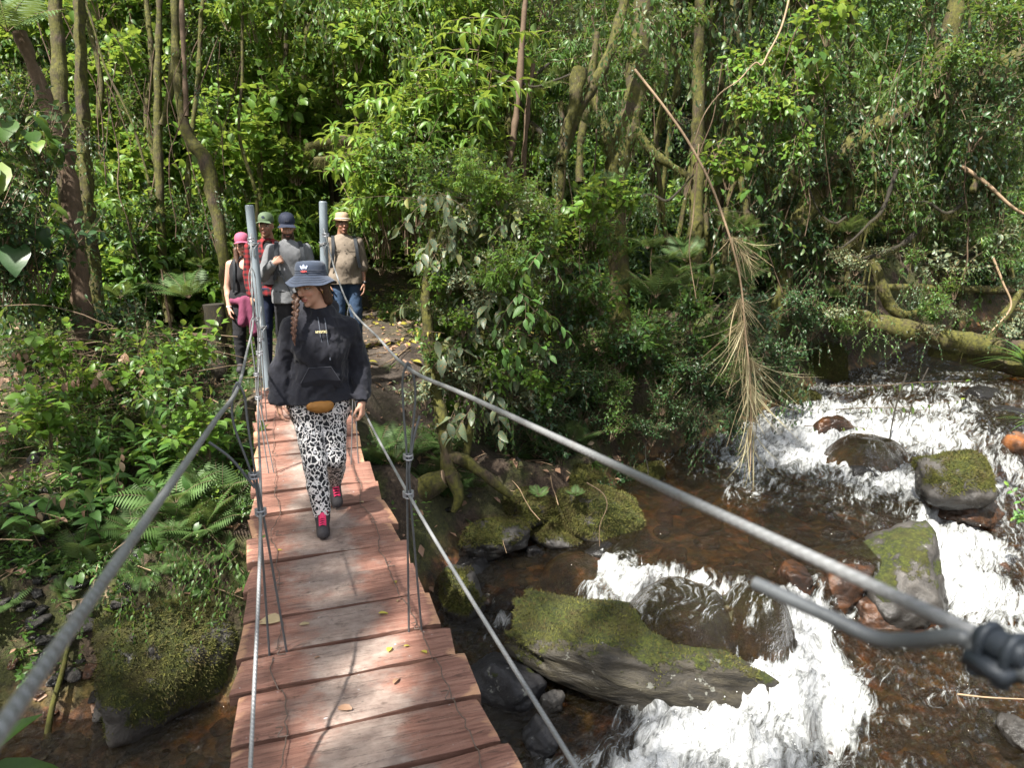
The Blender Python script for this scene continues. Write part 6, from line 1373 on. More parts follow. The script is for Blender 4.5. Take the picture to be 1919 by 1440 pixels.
def fobj(F, name, mat, par, at=None, origin=(0, 0, 0)):
    V, Q = F.surf(); a = at(V) if at else {}; V = V-np.asarray(origin); return mobj(name, mkmesh(name, V, Q, mat, True, a), par)
def person(label, J, res, skin, lip, opts):
    """J: joints in metres relative to the root; everything faces -Y"""
    loc = J['root']; root = tag(empty('person', loc), label, 'person'); fem = opts.get('fem', False); hc, hR, hs = np.array(J['head']), J['hR'], J.get('hs', 1.0)
    allp = np.array([J[k] for k in J if isinstance(J[k], tuple)]); lo = allp.min(0)-.26; hi = allp.max(0)+.24; lo[2] = allp[:, 2].min()-.13
    N_, SL, SR, EL, ER, WL, WR, HL, HR, KL, KR, AL, AR, TL, TR = [np.array(J[k], float) for k in ('neck', 'sL', 'sR', 'eL', 'eR', 'wL', 'wR', 'hL', 'hR_', 'kL', 'kR', 'aL', 'aR', 'tL', 'tR')]
    F = Field(lo, hi, res); head(F, hc, hR, hs, fem); base = hc+hR@np.array([0, .032, -.13])*hs; F.cone(base, N_+[0, .015, -.03], .055, .062, .03)
    b = opts.get('bulk', .97); pel = (HL+HR)/2; mid = N_*.42+pel*.58; ch = N_*.72+pel*.28; Y_ = np.array([0, 1.0, 0])
    F.cone(SL*.8+SR*.2, SR*.8+SL*.2, .06, .06, .03); F.cone(ch+(SL-ch)*[.35, .3, .1], ch+(SR-ch)*[.35, .3, .1], .115*b, .115*b, .05, sq=(Y_, .85)); F.cone(mid+(SL-SR)*.12, mid-(SL-SR)*.12, .10*b, .10*b, .05, sq=(Y_, .85)); F.cone(ch, mid, .12*b, .115*b, .05, sq=(Y_, .85)); F.cone(mid, pel, .112*b, .105*b, .05, sq=(Y_, .85)); F.cone(HL, HR, .10, .10, .03, sq=(Y_, .85))
    for S, E_, W in ((SL, EL, WL), (SR, ER, WR)): F.cone(S, E_, .050*b, .040*b, .03); F.cone(E_, E_+(W-E_)*.35, .040*b, .040*b, .015); F.cone(E_+(W-E_)*.35, W, .039*b, .025, .01)
    for H, K_, A_, T_ in ((HL, KL, AL, TL), (HR, KR, AR, TR)):
        F.cone(H, K_, .083*b, .056, .03); F.cone(K_, K_+(A_-K_)*.35, .054, .053, .015); F.cone(K_+(A_-K_)*.35, A_, .052, .036, .01); F.cone(A_, T_, .036, .03, .02)
    for side, W, E_ in ((-1, WL, EL), (1, WR, ER)):
        h = opts['hands'][0 if side < 0 else 1]; hand(F, W, h.get('d', W-E_), h['thumb'], h['palm'], h.get('curl', .4), .92 if fem else 1.0)
    def at(V):
        c = headcols(V, hc, hR, hs, skin, lip, beard=opts.get('beard', 0), hairz=opts.get('hairz'))
        if 'nail' in opts: pass
        return {'col': c}
    fobj(F, 'body', M['skin'], root, at)
    # top
    t = opts['top']
    if t:
        lo2 = np.minimum.reduce([SL, SR, EL, ER, WL, WR, pel])-.2; hi2 = np.maximum.reduce([SL, SR, EL, ER, WL, WR, N_])+.2; F = Field(lo2, hi2, opts.get('cres', res)); g = t.get('pad', .012)
        F.cone(SL*.78+SR*.22, SR*.78+SL*.22, .056+g, .056+g, .04); F.cone(ch+(SL-ch)*[.35, .3, .1], ch+(SR-ch)*[.35, .3, .1], .118*b+g, .118*b+g, .06, sq=(Y_, .88)); F.cone(mid+(SL-SR)*.16, mid-(SL-SR)*.16, .108*b+g, .108*b+g, .06, sq=(Y_, .88)); F.cone(ch, mid, .125*b+g, .12*b+g, .06, sq=(Y_, .9))
        hem = np.array(t['hem']); F.cone(mid, hem, .12*b+g, .12*b+g, .05, sq=(Y_, .9)); F.cone(hem+(HL-HR)*.5, hem-(HL-HR)*.5, .112*b+g, .112*b+g, .04); F.cone(hem+(HL-HR)*.5-[0, 0, .1], hem-(HL-HR)*.5-[0, 0, .1], .115*b+g, .115*b+g, .04); F.cone(N_, ch, .07+g, .1+g, .04)
        if opts.get('belly'): F.ell(mid+[0, -.05, -.03], (.14, .13, .15), .06)
        if fem and t.get('bust', True):
            for sx in (-1, 1): F.ell(ch+[sx*.065, -.075, -.045], (.062, .05, .06), .05)
        for S, E_, W in ((SL, EL, WL), (SR, ER, WR)):
            if t.get('sleeve', 1) > 0:
                F.cone(S, E_, .052*b+g*1.0, .045*b+g*1.0, .010)
                if t['sleeve'] > 1: e = E_+(W-E_)*(t['sleeve']-1); F.cone(E_, e, .047*b+g*1.2, .030+g*t.get('cuff', 1.0), .02)
                if t.get('cuffroll'): F.cone(e-(W-E_)*.06, e, .044+g, .042+g, .01)
        if t.get('folds'): F.folds(t['folds']*1.25, 8, 3, (1, 1, .6)); F.folds(t['folds']*.6, 20, 5, (1, 1, .8))
        F.plane_cut((0, 0, -1), (hem[0], hem[1], t.get('hemz', hem[2]-.02)))
        if t.get('vneck'): F.ell(N_+[0, -.07, -.02], (.055, .09, .07), .01, None, True)
        fobj(F, t['name'], M[t['mat']], root)
        if t.get('inner'):
            F = Field(ch-[.12, .2, .3], ch+[.12, .1, .25], res*1.2); F.cone(N_+[0, -.015, -.03], ch+[0, -.02, 0], .055+g, .105+g, .04, sq=(Y_, 1.0)); F.cone(ch+[0, -.022, 0], pel+[0, -.02, 0], .108+g*1.4, .10+g*1.4, .04); fobj(F, 'undershirt', M[t['inner']], root)
    # trousers
    p = opts['legs']; F = Field(np.minimum.reduce([HL, HR, AL, AR])-.16, np.maximum.reduce([HL, HR, KL, KR])+.2, opts.get('cres', res)); g = p.get('pad', .010)
    F.cone(HL+[0, 0, .04], HR+[0, 0, .04], .108+g, .108+g, .04); F.cone((HL+HR)/2+[0, 0, .1], (HL+HR)/2, .108*b+g, .112*b+g, .04, sq=(Y_, .95))
    for H, K_, A_ in ((HL, KL, AL), (HR, KR, AR)): F.cone(H, K_, .088*b+g, .064*b+g*1.2, .03); F.cone(K_, K_+(A_-K_)*.4, .062*b+g*1.2, .056+g*1.0, .02); F.cone(K_+(A_-K_)*.4, A_+(K_-A_)*.10, .056+g*1.2, .043+g*p.get('cuff', 1.2), .01)
    if p.get('folds'): F.folds(p['folds'], 12, 13, (1, 1, 1.5))
    F.plane_cut((0, 0, 1), (pel[0], pel[1], pel[2]+(.14 if fem else .03))); fobj(F, 'trousers', M[p['mat']], root)
    # shoes
    for A_, T_ in ((AL, TL), (AR, TR)):
        d = nz_(T_-A_*[1, 1, 1]); F = Field(np.minimum(A_, T_)-.11, np.maximum(A_, T_)+.11, .0055 if res < .006 else .008); dn = nz_(np.cross(np.cross(d, [0, 0, 1.0]), d))*-1
        if dn[2] > 0: dn = -dn
        heel = A_+dn*.045-d*.035; F.cone(A_+dn*.0, heel, .042, .036, .02); F.cone(heel, T_+dn*.006, .036, .034, .02, sq=(dn, .95)); F.cone(A_, T_, .040, .026, .03)
        sh = fobj(F, 'shoe', M[opts.get('shoe', 'shoe')], root)
        s_ = Acc(); sx = nz_(np.cross(d, dn)); 
        uu = np.linspace(0, 2*math.pi, 24, endpoint=False); ctr = (heel+T_)/2+dn*.034; hl = np.linalg.norm(T_-heel)/2+.034
        ring = np.array([ctr+d*math.cos(u)*hl+sx*math.sin(u)*.041*(1+.12*math.cos(u)) for u in uu]); V = np.vstack([ring-dn*.006, ring+dn*.014, [ctr+dn*.014]]); i = np.arange(24)
        s_.add(V, np.stack([i, (i+1) % 24, (i+1) % 24+24, i+24], 1)); s_.add(V, np.stack([i+24, (i+1) % 24+24, np.full(24, 48)], 1)); s_.obj('sole', M['shoesole'], sh, smooth=False)
        if opts.get('laces'):
            l_ = Acc(); up = -dn
            for q_ in np.linspace(.12, .72, 6):
                c = A_+(T_-A_)*q_+up*(.043-.014*q_)+up*.002
                l_.tube([c-sx*.022, c+up*.006+d*.004, c+sx*.022+d*.010], .0032, 5); l_.tube([c+sx*.022, c+up*.007+d*.004, c-sx*.022+d*.010], .0032, 5)
            c = A_+(T_-A_)*.1+up*.05
            for sg in (-1, 1): l_.tube([c, c+sx*.03*sg+up*.012, c+sx*.036*sg-up*.006, c+sx*.006*sg], .003, 5)
            l_.tube([A_+up*.03-sx*.022, A_+up*.058+d*.01, A_+up*.03+sx*.022], .015, 6); l_.tube([A_+up*.052, A_+(T_-A_)*.4+up*.036], [.020, .014], 8); l_.obj('laces', M['lace'], sh)
    return root
def lathe(prof, n=40, wav=None, sx=1, sy=1):
    V = []; 
    for i, (r_, z_) in enumerate(prof):
        for j in range(n):
            th = 2*math.pi*j/n; w_ = wav(i, th) if wav else 0; V.append((r_*math.cos(th)*sx, r_*math.sin(th)*sy, z_+w_))
    i = np.arange(len(prof)-1)[:, None]*n; j = np.arange(n)[None]; F = np.stack([i+j, i+(j+1) % n, i+n+(j+1) % n, i+n+j], -1).reshape(-1, 4); return np.array(V), F
def put(o, c, R): o.matrix_local = Matrix([[*R[i], c[i]] for i in range(3)]+[[0, 0, 0, 1]]); return o
def cap_hat(root, c, R, mat, s=1.0, text=None, badge=None):
    a = Acc(); prof = [(.086, .0), (.090, .02), (.089, .045), (.080, .075), (.060, .098), (.030, .110), (.004, .113)]; V, F = lathe(prof, 28, None, .93, 1.08); a.add(V*s, F)
    th = np.linspace(-2.35, -.79, 15)
    rows = []
    for k_, ext in ((0, 0), (.5, .035), (1, .068)):
        rows += [(math.cos(t)*(.082+ext*.75)*1.0*s, (math.sin(t)*(.092+ext))*s, (.006-.012*k_-.022*abs(math.cos(t))*k_)*s) for t in th]
    V = np.array(rows); m_ = len(th); F = np.array([(r_*m_+i, r_*m_+i+1, (r_+1)*m_+i+1, (r_+1)*m_+i) for r_ in range(2) for i in range(m_-1)]); a.add(V, F); a.add(V-[0, 0, .004], F[:, ::-1]); a.tube(V[2*m_:]-[0, 0, .002], .0035, 5)
    a.add(*[np.array([(.006*math.cos(t), .006*math.sin(t), .115) for t in np.linspace(0, 6.28, 7)]+[(0, 0, .119)])*s, np.array([(i, i+1, 7) for i in range(6)])])
    o = a.obj('cap', M[mat], root); put(o, np.asarray(c)+R@np.array([0, .015, .042])*s, R@rotm(0, -.08)); return o
def text(body, size, mat, par, loc, R, name='lettering', ext=.0008, bold=0):
    cu = bpy.data.curves.new(name, 'FONT'); cu.body = body; cu.size = size; cu.extrude = ext; cu.offset = bold; cu.align_x = 'CENTER'; cu.align_y = 'CENTER'
    tmp = bpy.data.objects.new('tmp', cu); COL.objects.link(tmp); dg = bpy.context.evaluated_depsgraph_get(); me = bpy.data.meshes.new_from_object(tmp.evaluated_get(dg)); bpy.data.objects.remove(tmp); me.materials.clear(); me.materials.append(M[mat]); o = mobj(name, me, par); put(o, loc, R); return o
# ---- the woman in the bucket hat, mid-stride on the planks
W0 = np.array([0., 4.35, deckz(4.35)]); rel = lambda px, py, Y: tuple(atY(px, py, Y)-W0)
hR = rotm(-.82, .16, -.05); J = dict(root=W0, head=rel(584, 537, 4.36), hR=hR, hs=.98, neck=rel(599, 590, 4.42), sL=rel(552, 616, 4.42), sR=rel(650, 614, 4.44), eL=rel(530, 690, 4.46), eR=rel(672, 690, 4.48), wL=rel(522, 752, 4.36), wR=rel(678, 755, 4.36),
 hL=rel(574, 772, 4.42), hR_=rel(624, 772, 4.44), kL=rel(591, 872, 4.27), kR=rel(628, 858, 4.34), aL=rel(605, 972, 4.20), aR=rel(628, 925, 4.66), tL=rel(606, 1000, 4.08), tR=rel(634, 962, 4.56))
J['tL'] = (J['tL'][0], J['tL'][1], deckz(4.1)-W0[2]+.045); J['aL'] = (J['aL'][0], J['aL'][1], deckz(4.2)-W0[2]+.105); J['tR'] = (J['tR'][0], J['tR'][1], deckz(4.56)-W0[2]+.05); J['aR'] = (J['aR'][0], J['aR'][1], deckz(4.66)-W0[2]+.165)
hem = rel(598, 745, 4.42)
wo = person('woman in navy bucket hat, dark hoodie and leopard print trousers walking along the planks', J, .0052, (.62, .36, .26), (.50, .17, .14),
 dict(fem=True, bulk=.88, hands=[dict(thumb=(.25, -1, 0), palm=(1, .25, 0), d=(.06, -.15, -1), curl=.42), dict(thumb=(-.5, -.9, 0), palm=(-.9, .5, 0), d=(-.02, -.1, -1), curl=.75)], cres=.0065, laces=True,
  top=dict(name='hoodie', mat='hoodie', pad=.018, hem=hem, hemz=hem[2]-.015, sleeve=1.93, cuff=.6, folds=.014), legs=dict(mat='leopard', pad=.010, folds=.004, cuff=1.0)))
hc = np.array(J['head']); N_ = np.array(J['neck']); hm = np.array(hem)
# hoodie: hem band, cuffs, hood rolled at the neck, pocket, cords
a = Acc(); th = np.linspace(0, 2*math.pi, 48)
hb = np.array([hm+[.158*math.cos(t), .122*math.sin(t), -.004] for t in th]); a.tube(hb, .017, 8, cap=False); a.obj('hem_band', M['hoodie'], wo)
for W_, E_ in ((J['wL'], J['eL']), (J['wR'], J['eR'])):
    W_ = np.array(W_); E_ = np.array(E_); a = Acc(); a.tube([E_+(W_-E_)*.84, E_+(W_-E_)*.87, E_+(W_-E_)*.95, E_+(W_-E_)*1.0], [.041, .044, .040, .035], 20); a.obj('cuff', M['hoodie'], wo)
F = Field(N_-[.18, .17, .13], N_+[.18, .2, .14], .006)
for i in range(16):
    t0, t1 = [math.pi/2+2*math.pi*q/16 for q in (i, i+1)]; pt_ = lambda t: N_+[.086*math.cos(t), .02+.092*math.sin(t), -.012+.052*math.sin(t)]
    r_ = lambda t: .024+.020*max(0, math.sin(t)); F.cone(pt_(t0), pt_(t1), r_(t0), r_(t1), .01)
F.cone(N_+[-.08, .10, .03], N_+[.08, .10, .03], .05, .05, .03); F.cone(N_+[0, .13, .02], N_+[0, .15, -.08], .07, .05, .04); F.folds(.005, 16, 4); fobj(F, 'hood', M['hoodie'], wo)
def rect_on(o_, w_, h_, shape, th_=.006): pass
pk = N_*.30+hm*.70; yf = -.132
a = Acc(); pts_ = [(-.115, -.075), (.115, -.075), (.118, -.03), (.066, .062), (-.066, .062), (-.118, -.03)]
V = [pk+[x, yf-.012+.5*x*x+(.016 if abs(z) > .07 else 0), z] for x, z in pts_]; V2 = [v+[0, .03, 0] for v in V]; V = np.array(V+V2+[pk+[0, yf-.022, -.01]])
a.add(V, [(i, (i+1) % 6, 12) for i in range(6)]); a.add(V, [(i, i+6, (i+1) % 6+6, (i+1) % 6) for i in range(6)]); po = a.obj('pocket', M['hoodie'], wo, smooth=False)
a = Acc(); sq_ = [V[i]+[0, -.003, 0] for i in (5, 4, 3, 2)]; a.tube(sq_, .0016, 4); M['seam'] = flat('seam_thread', (.07, .075, .095), .8, .1); a.obj('stitching', M['seam'], po)
for sx, L_ in ((-.016, .17), (.022, .245)):
    a = Acc(); p0 = N_+[sx, -.09, -.005]; a.tube(smooth([p0, p0+[.005, -.035, -.05], p0+[.008, -.05, -.12], p0+[.018, -.052, -L_]], 6), .0038, 6); a.tube([p0+[.018, -.052, -L_], p0+[.0185, -.053, -L_-.016]], .005, 6); M['cord'] = flat('grey_cord', (.075, .085, .11), .8, .2); a.obj('drawstring', M['cord'], wo)
text('MYSTIC', .020, 'yellowprint', wo, N_+[-.004, -.158, -.088], rotm(0, math.pi/2-.35), bold=.0004)
# belt bag
F = Field(hm-[.13, .22, .12], hm+[.13, 0, .08], .005); F.cone(hm+[-.055, -.135, -.022], hm+[.05, -.135, -.026], .030, .030, .02); F.cone(hm+[-.02, -.14, -.034], hm+[.02, -.14, -.036], .031, .031, .02); F.folds(.003, 30, 8); bb = fobj(F, 'belt_bag', M['mustard'], wo)
a = Acc(); a.tube([hm+[-.07, -.158, -.010], hm+[0, -.170, -.018], hm+[.065, -.158, -.014]], .0025, 5); a.obj('zip', M['seam'], bb)
# hair and braid
F = Field(hc-[.16, .16, .22], hc+[.16, .2, .16], .0052); Tt = lambda p: hc+hR@(np.array(p)*.98)
F.ell(Tt((0, .03, .035)), np.array([.083, .092, .085]), .02, hR); F.cone(Tt((-.076, -.03, .0)), Tt((-.074, .0, -.075)), .022, .024, .03); F.cone(Tt((.076, .03, .0)), Tt((.07, .05, -.10)), .022, .026, .03); F.cone(Tt((0, .08, .0)), Tt((.01, .08, -.10)), .055, .045, .03)
F.ell(Tt((0, -.075, -.02)), np.array([.060, .075, .085]), .015, hR, True)
F.folds(.004, 26, 9, (1, 1, .3)); fobj(F, 'hair', M['hair'], wo, lambda V: {'tint': np.zeros(len(V))})
b0 = rel(556, 560, 4.30); bp = [np.array(b0), np.array(rel(555, 585, 4.28)), np.array(rel(552, 610, 4.26)), np.array(rel(551, 634, 4.255))]; bp = [np.array(Tt((-.070, -.02, -.055)))]+bp; S_ = smooth(bp, 12)
F = Field(S_.min(0)-.06, S_.max(0)+.06, .0035); L_ = np.linspace(0, 1, 22)
for i, l_ in enumerate(L_):
    c = S_[int(l_*(len(S_)-1))]; r_ = .0135*(1-.40*l_); sg = 1 if i % 2 else -1; w_ = 1-.4*l_; F.cone(c+[sg*.017*w_, -.004, .016], c+[-sg*.004*w_, -.009, -.010], r_, r_*.8, .002); F.cone(c+[sg*.010*w_, .004, .016], c+[-sg*.004*w_, .004, -.010], r_, r_, .004)
F.cone(S_[-1], S_[-1]+[.004, 0, -.045], .010, .003, .006)
fobj(F, 'braid', M['hair'], wo, lambda V: {'tint': sstep(S_[0][2], S_[-1][2], V[:, 2])*.9})
# bucket hat
prof = [(.150, -.052), (.146, -.050), (.118, -.022), (.094, .0), (.092, .020), (.090, .052), (.084, .074), (.076, .082), (.045, .086), (.003, .088)]
V, F_ = lathe(prof, 56, lambda i, th: (.012*math.sin(2*th+.6)+.006*math.sin(5*th) if i < 3 else (.004*math.sin(7*th+i) if i > 6 else .001*math.sin(9*th+i)))*(1.0 if i < 2 else .6), .95, 1.08)
V2 = V.copy(); V2[:, 2] -= .003; V2[:, :2] *= .985
hat = mobj('bucket_hat', mkmesh('bucket_hat', np.vstack([V, V2]), np.vstack([F_, F_[:, ::-1]+len(V)]), M['denim_hat']), wo); HRt = hR@rotm(0, -.20); put(hat, hc+hR@np.array([0, .016, .064]), HRt)
a = Acc()
for z_ in (.004, .018, .030): a.tube([((.094-.02*z_)*.955*math.cos(t), (.094-.02*z_)*1.085*math.sin(t), z_) for t in th], .0011, 4, cap=False)
for k_ in (.25, .5, .75): a.tube([((.094+.05*k_+.003)*.95*math.cos(t), (.094+.05*k_+.003)*1.08*math.sin(t), -.002-.045*k_+(.012*math.sin(2*t+.6)+.006*math.sin(5*t))*.6*(k_*1.2)) for t in th], .0010, 4, cap=False)
a.obj('stitching', M['seam'], hat)
# emblem: three leaves over a red word, sewn on the front left of the crown
def on_hat(u, z, out=.0022): t = -math.pi/2+.42+u/.09; return np.array([(.0915+out)*.95*math.cos(t), (.0915+out)*1.08*math.sin(t), z])
a = Acc()
for cu_, tz, rot_, w_ in ((0, .049, 0, .0065), (-.013, .045, -.55, .0058), (.013, .045, .55, .0058)):
    ring = []
    for t in np.linspace(0, 2*math.pi, 15)[:-1]:
        u_ = w_*math.cos(t); z_ = .0165*math.sin(t); ring.append(on_hat(cu_+u_*math.cos(rot_)+z_*math.sin(rot_), tz-u_*math.sin(rot_)+z_*math.cos(rot_)))
    a.add(ring+[on_hat(cu_, tz, .003)], [(i, (i+1) % 14, 14) for i in range(14)])
M['emblem'] = flat('emblem_white', (.62, .70, .95), .7, .05); lo_ = a.obj('emblem', M['emblem'], hat)
a = Acc()
for z_ in (.034, .038, .042): a.tube([on_hat(u, z_, .0032) for u in np.linspace(-.012, .012, 5)], .0008, 4)
a.obj('stripe', M['denim_hat'], lo_)
t_ = -math.pi/2+.42; Rt_ = np.array([[-math.sin(t_), 0, math.cos(t_)], [math.cos(t_), 0, math.sin(t_)], [0, 1, 0]]); text('adidas', .0155, 'redthread', hat, on_hat(0, .024, .005), Rt_, 'lettering', .001, .0009)
a = Acc(); c = Tt((.077, .004, -.036)); a.tube([c+np.array([0, .009*math.cos(t), .009*math.sin(t)]) for t in np.linspace(0, 6.28, 14)], .0018, 6); a.obj('earring', M['gold'], wo)
a = Acc(); c = Tt((-.012, -.100, -.030)); a.tube([c+[0, 0, 0], c+[0, -.003, 0]], .0022, 6); a.obj('nose_stud', M['gold'], wo)
# ---- the four hikers waiting behind
def standing(x, y, z, H, head_yaw=0, pitch=0, sw=.17, lean=0, feet=.11, hs=1.0):
    h = H-.115*hs; s_ = H/1.75
    J = dict(root=np.array([x, y, z]), head=(lean, -.02, h), hR=rotm(head_yaw, pitch), hs=hs, neck=(lean*.7, 0, h-.20*s_), sL=(-sw+lean*.6, 0, h-.235*s_), sR=(sw+lean*.6, 0, h-.235*s_), eL=(-sw-.05, .02, h-.53*s_), eR=(sw+.05, .02, h-.53*s_), wL=(-sw-.045, -.06, h-.78*s_), wR=(sw+.045, -.06, h-.78*s_),
     hL=(-.085, 0, .93*s_), hR_=(.085, 0, .93*s_), kL=(-feet, -.02, .50*s_), kR=(feet, -.02, .50*s_), aL=(-feet-.01, .02, .09), aR=(feet+.01, .02, .09), tL=(-feet-.03, -.11, .045), tR=(feet+.03, -.11, .045)); return J
HANG = [dict(thumb=(.2, -1, 0), palm=(1, .2, 0), curl=.4), dict(thumb=(-.2, -1, 0), palm=(-1, .2, 0), curl=.4)]
def place_at(px, py, Y): return atY(px, py, Y)
def straps(root, J, off=.105, z0=.0, z1=-.34, w_=.019, mat='straphat', yb=-.15, sides=(-1, 1), lo=.0):
    N_ = np.array(J['neck'])
    for sx in sides:
        a = Acc(); P_ = smooth([N_+[sx*off*.95, .10, -.02], N_+[sx*off*.92, .02, .045], N_+[sx*off, -.075, .01], N_+[sx*off*1.05, yb*.93, -.09], N_+[sx*off*1.12, yb, -.2], N_+[sx*off*1.3, yb*.85, z1]], 5)
        for i in range(len(P_)-1):
            p, q = P_[i], P_[i+1]; t = nz_(q-p); s_ = np.array([1.0, 0, 0]); n = nz_(np.cross(t, s_)); v = [p-s_*w_, p+s_*w_, q+s_*w_, q-s_*w_]; v = v+[k+n*.008 for k in v]+[k-n*.008 for k in v]
            a.add(np.array(v[4:]), [(0, 1, 2, 3), (7, 6, 5, 4), (0, 4, 5, 1), (3, 2, 6, 7), (0, 3, 7, 4), (1, 5, 6, 2)])
        a.obj('backpack_strap', M[mat], root, smooth=False)
# grey shirt
t = atY(537, 403, 7.75); J = standing(t[0], 7.75, .22, t[2]-.22-.012, -.05, .30, .172, hs=1.0)
J['eL'] = (-.27, -.03, J['neck'][2]-.30); J['wL'] = (-.165, -.20, J['neck'][2]-.17); N_ = np.array(J['neck'])
g = person('man in plain grey long sleeved shirt and dark blue cap holding his backpack strap', J, .0078, (.42, .24, .17), (.34, .13, .11),
 dict(hands=[dict(d=(.75, .1, .45), thumb=(-.2, .3, 1), palm=(.3, 1, -.2), curl=1.25), HANG[1]], beard=.95, hairz=.035, bulk=.97, cres=.009, top=dict(name='shirt', mat='greyshirt', pad=.010, hem=(0, 0, .90), hemz=.80, sleeve=1.9, folds=.006, cuff=1.2), legs=dict(mat='blackcloth', pad=.014, folds=.004)))
c_ = cap_hat(g, J['head'], J['hR'], 'navycap'); text('SALT', .022, 'seam', c_, np.array([0, -.0965, .040]), rotm(0, math.pi/2-.12), 'lettering', .001, .0004)
straps(g, J, .125); a = Acc(); a.tube([N_+[-.115, -.17, -.24], N_+[-.07, -.185, -.34], N_+[-.02, -.18, -.46]], [.010, .009, .008], 6); a.obj('strap_tail', M['straphat'], g)
a = Acc(); nb = [N_+[.072*math.cos(t), .02+.075*math.sin(t), .012+.030*math.sin(t)] for t in th]; a.tube(nb, .009, 6, cap=False); a.obj('collar', M['greyshirt'], g)
# straw hat
t = atY(641, 398, 9.0); J = standing(t[0], 9.0, .30, t[2]-.30-.03, .12, .0, .178)
k_ = person('man in straw hat and khaki button shirt with rolled sleeves standing on the trail', J, .0085, (.30, .155, .10), (.24, .09, .075), dict(hands=HANG, bulk=.98, belly=True, cres=.0095, hairz=.05, top=dict(name='shirt', mat='khaki', pad=.016, hem=(0, -.01, .90), hemz=.82, sleeve=1.18, folds=.006, cuffroll=True, cuff=1.6), legs=dict(mat='jeans', pad=.016, folds=.005)))
N_ = np.array(J['neck']); V, F_ = lathe([(.135, -.012), (.125, -.022), (.095, -.004), (.088, .004), (.086, .040), (.078, .080), (.05, .092), (.02, .078), (.003, .076)], 32, lambda i, t: .012*abs(math.cos(t)) if i < 2 else 0, .95, 1.1); ho = mobj('straw_hat', mkmesh('straw_hat', np.vstack([V, V-[0, 0, .003]]), np.vstack([F_, F_[:, ::-1]+len(V)]), M['strawhat']), k_); put(ho, np.array(J['head'])+J['hR']@np.array([0, .015, .055]), J['hR'])
a = Acc(); a.tube([(.0885*.95*math.cos(t), .0885*1.1*math.sin(t), .012) for t in th], .008, 6, cap=False); a.obj('hat_band', M['hatband'], ho)
straps(k_, J, .135, mat='straphat', yb=-.155)
a = Acc()
for i in range(7): a.tube([N_+[.0, -.158-.02*(i in (3, 4, 5)), -.06-.075*i], N_+[.0, -.166-.02*(i in (3, 4, 5)), -.06-.075*i]], .007, 8)
a.obj('buttons', M['blackplastic'], k_); a = Acc()
for sx in (-1, 1): a.box(N_+[sx*.085, -.134, -.16], (.040, .004, .042)); a.box(N_+[sx*.085, -.139, -.128], (.041, .003, .012)); a.add(np.array([N_+[sx*.012, -.085, .01], N_+[sx*.07, -.05, .045], N_+[sx*.075, -.095, -.01], N_+[sx*.03, -.125, -.045]]), [(0, 1, 2, 3)])
a.obj('pocket', M['khaki'], k_, smooth=False)
a = Acc(); wv = np.array(J['wR'])+[0, 0, .02]; a.tube([wv+[0, 0, .014], wv-[0, 0, .014]], .031, 14); a.box(wv+[.015, -.028, 0], (.018, .006, .02)); a.obj('watch', M['blackplastic'], k_)
# plaid man
t = atY(497, 402, 8.25); J = standing(t[0]+.02, 8.25, .2, t[2]-.2-.012, -.30, .02, .18, lean=-.02)
q = person('man in red plaid shirt and green cap half hidden behind the left post', J, .0085, (.40, .22, .15), (.33, .13, .10), dict(hands=HANG, bulk=.97, cres=.0095, beard=.25, hairz=.035, top=dict(name='plaid_shirt', mat='plaid', pad=.016, hem=(0, 0, .88), hemz=.86, sleeve=1.9, folds=.005, vneck=True, inner='blackcloth'), legs=dict(mat='darkjeans', pad=.014, folds=.004)))
c_ = cap_hat(q, J['head'], J['hR'], 'greencap'); a = Acc(); ring = [(.017*math.cos(t), -.0985, .048+.015*math.sin(t)) for t in np.linspace(0, 2*math.pi, 17)[:-1]]; a.add(ring+[(0, -.1005, .048)], [(i, (i+1) % 16, 16) for i in range(16)]); a.obj('badge', M['navycap'], c_)
# woman in pink cap
t = atY(453, 440, 8.55); J = standing(t[0], 8.55, .14, t[2]-.14-.012, .05, .05, .15, hs=.95); J['eR'] = (.20, -.05, J['neck'][2]-.30); J['wR'] = (.10, -.19, J['neck'][2]-.16); N_ = np.array(J['neck'])
p_ = person('woman in pink cap and glasses with black tank top and pink jacket at her waist', J, .0085, (.55, .32, .24), (.45, .14, .13), dict(fem=True, hands=[HANG[0], dict(d=(-.5, 0, .6), thumb=(.2, 0, 1), palm=(-.3, 1, 0), curl=1.1)], bulk=.92, cres=.0095, hairz=.03, top=dict(name='tank_top', mat='blackcloth', pad=.006, hem=(0, 0, .92*1.6/1.75), hemz=.84, sleeve=0, vneck=True, folds=.003), legs=dict(mat='blackcloth', pad=.008, folds=.004)))
cap_hat(p_, J['head'], J['hR'], 'pinkcap', .97); hc2 = np.array(J['head']); R2 = J['hR']
a = Acc()
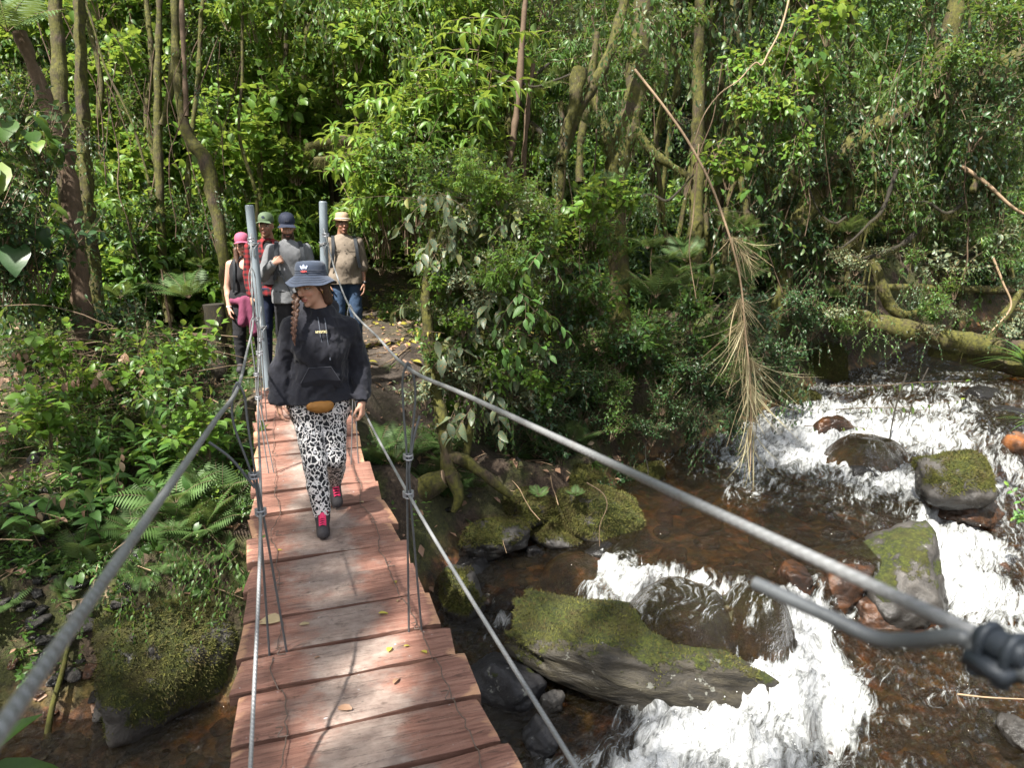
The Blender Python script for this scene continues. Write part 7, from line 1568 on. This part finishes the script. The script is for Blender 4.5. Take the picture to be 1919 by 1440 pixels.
for sx in (-1, 1): a.tube([hc2+R2@np.array([sx*.032+.021*math.cos(t), -.092, .004+.016*math.sin(t)]) for t in np.linspace(0, 6.28, 13)], .003, 5)
a.tube([hc2+R2@np.array([-.012, -.097, .006]), hc2+R2@np.array([.012, -.097, .006])], .0025, 5)
for sx in (-1, 1): a.tube([hc2+R2@np.array([sx*.053, -.090, .008]), hc2+R2@np.array([sx*.074, .0, .004])], .0025, 5)
a.obj('glasses', M['blackplastic'], p_)
F = Field(hc2-[.16, .14, .5], hc2+[.16, .16, .12], .009); F.ell(hc2+[0, .03, .02], (.082, .09, .085), .02)
for sx in (-1, 1): F.cone(hc2+[sx*.07, .0, -.05], hc2+[sx*.075, -.03, -.2], .03, .028, .02); F.cone(hc2+[sx*.075, -.03, -.2], hc2+[sx*.07, -.085, -.38], .028, .014, .02)
F.ell(hc2+R2@np.array([0, -.08, -.02]), (.058, .07, .08), .01, None, True); F.folds(.005, 24, 4, (1, 1, .3)); fobj(F, 'hair', M['hair'], p_, lambda V: {'tint': np.full(len(V), .12)})
pl_ = np.array([0, 0, .86]); F = Field(pl_-[.28, .25, .5], pl_+[.28, .25, .15], .01)
for i in range(12): t0, t1 = 6.283*i/12, 6.283*(i+1)/12; F.cone(pl_+[.165*math.cos(t0), .125*math.sin(t0), -.01], pl_+[.165*math.cos(t1), .125*math.sin(t1), -.01], .035, .035, .02)
F.cone(pl_+[-.02, -.15, 0], pl_+[-.06, -.16, -.25], .045, .05, .03); F.cone(pl_+[.04, -.15, 0], pl_+[.06, -.16, -.36], .045, .055, .03); F.cone(pl_+[.05, -.13, -.1], pl_+[.12, -.12, -.34], .05, .06, .04); F.folds(.008, 14, 6, (1, 1, .5)); fobj(F, 'waist_jacket', M['pinkcloth'], p_)
a = Acc(); wv = np.array(J['wL'])+[0, 0, .02]; a.tube([wv+[0, 0, .006], wv-[0, 0, .006]], .028, 12); a.obj('bracelet', M['white'], p_)
straps(p_, J, .10, mat='straphat', yb=-.135, w_=.012)
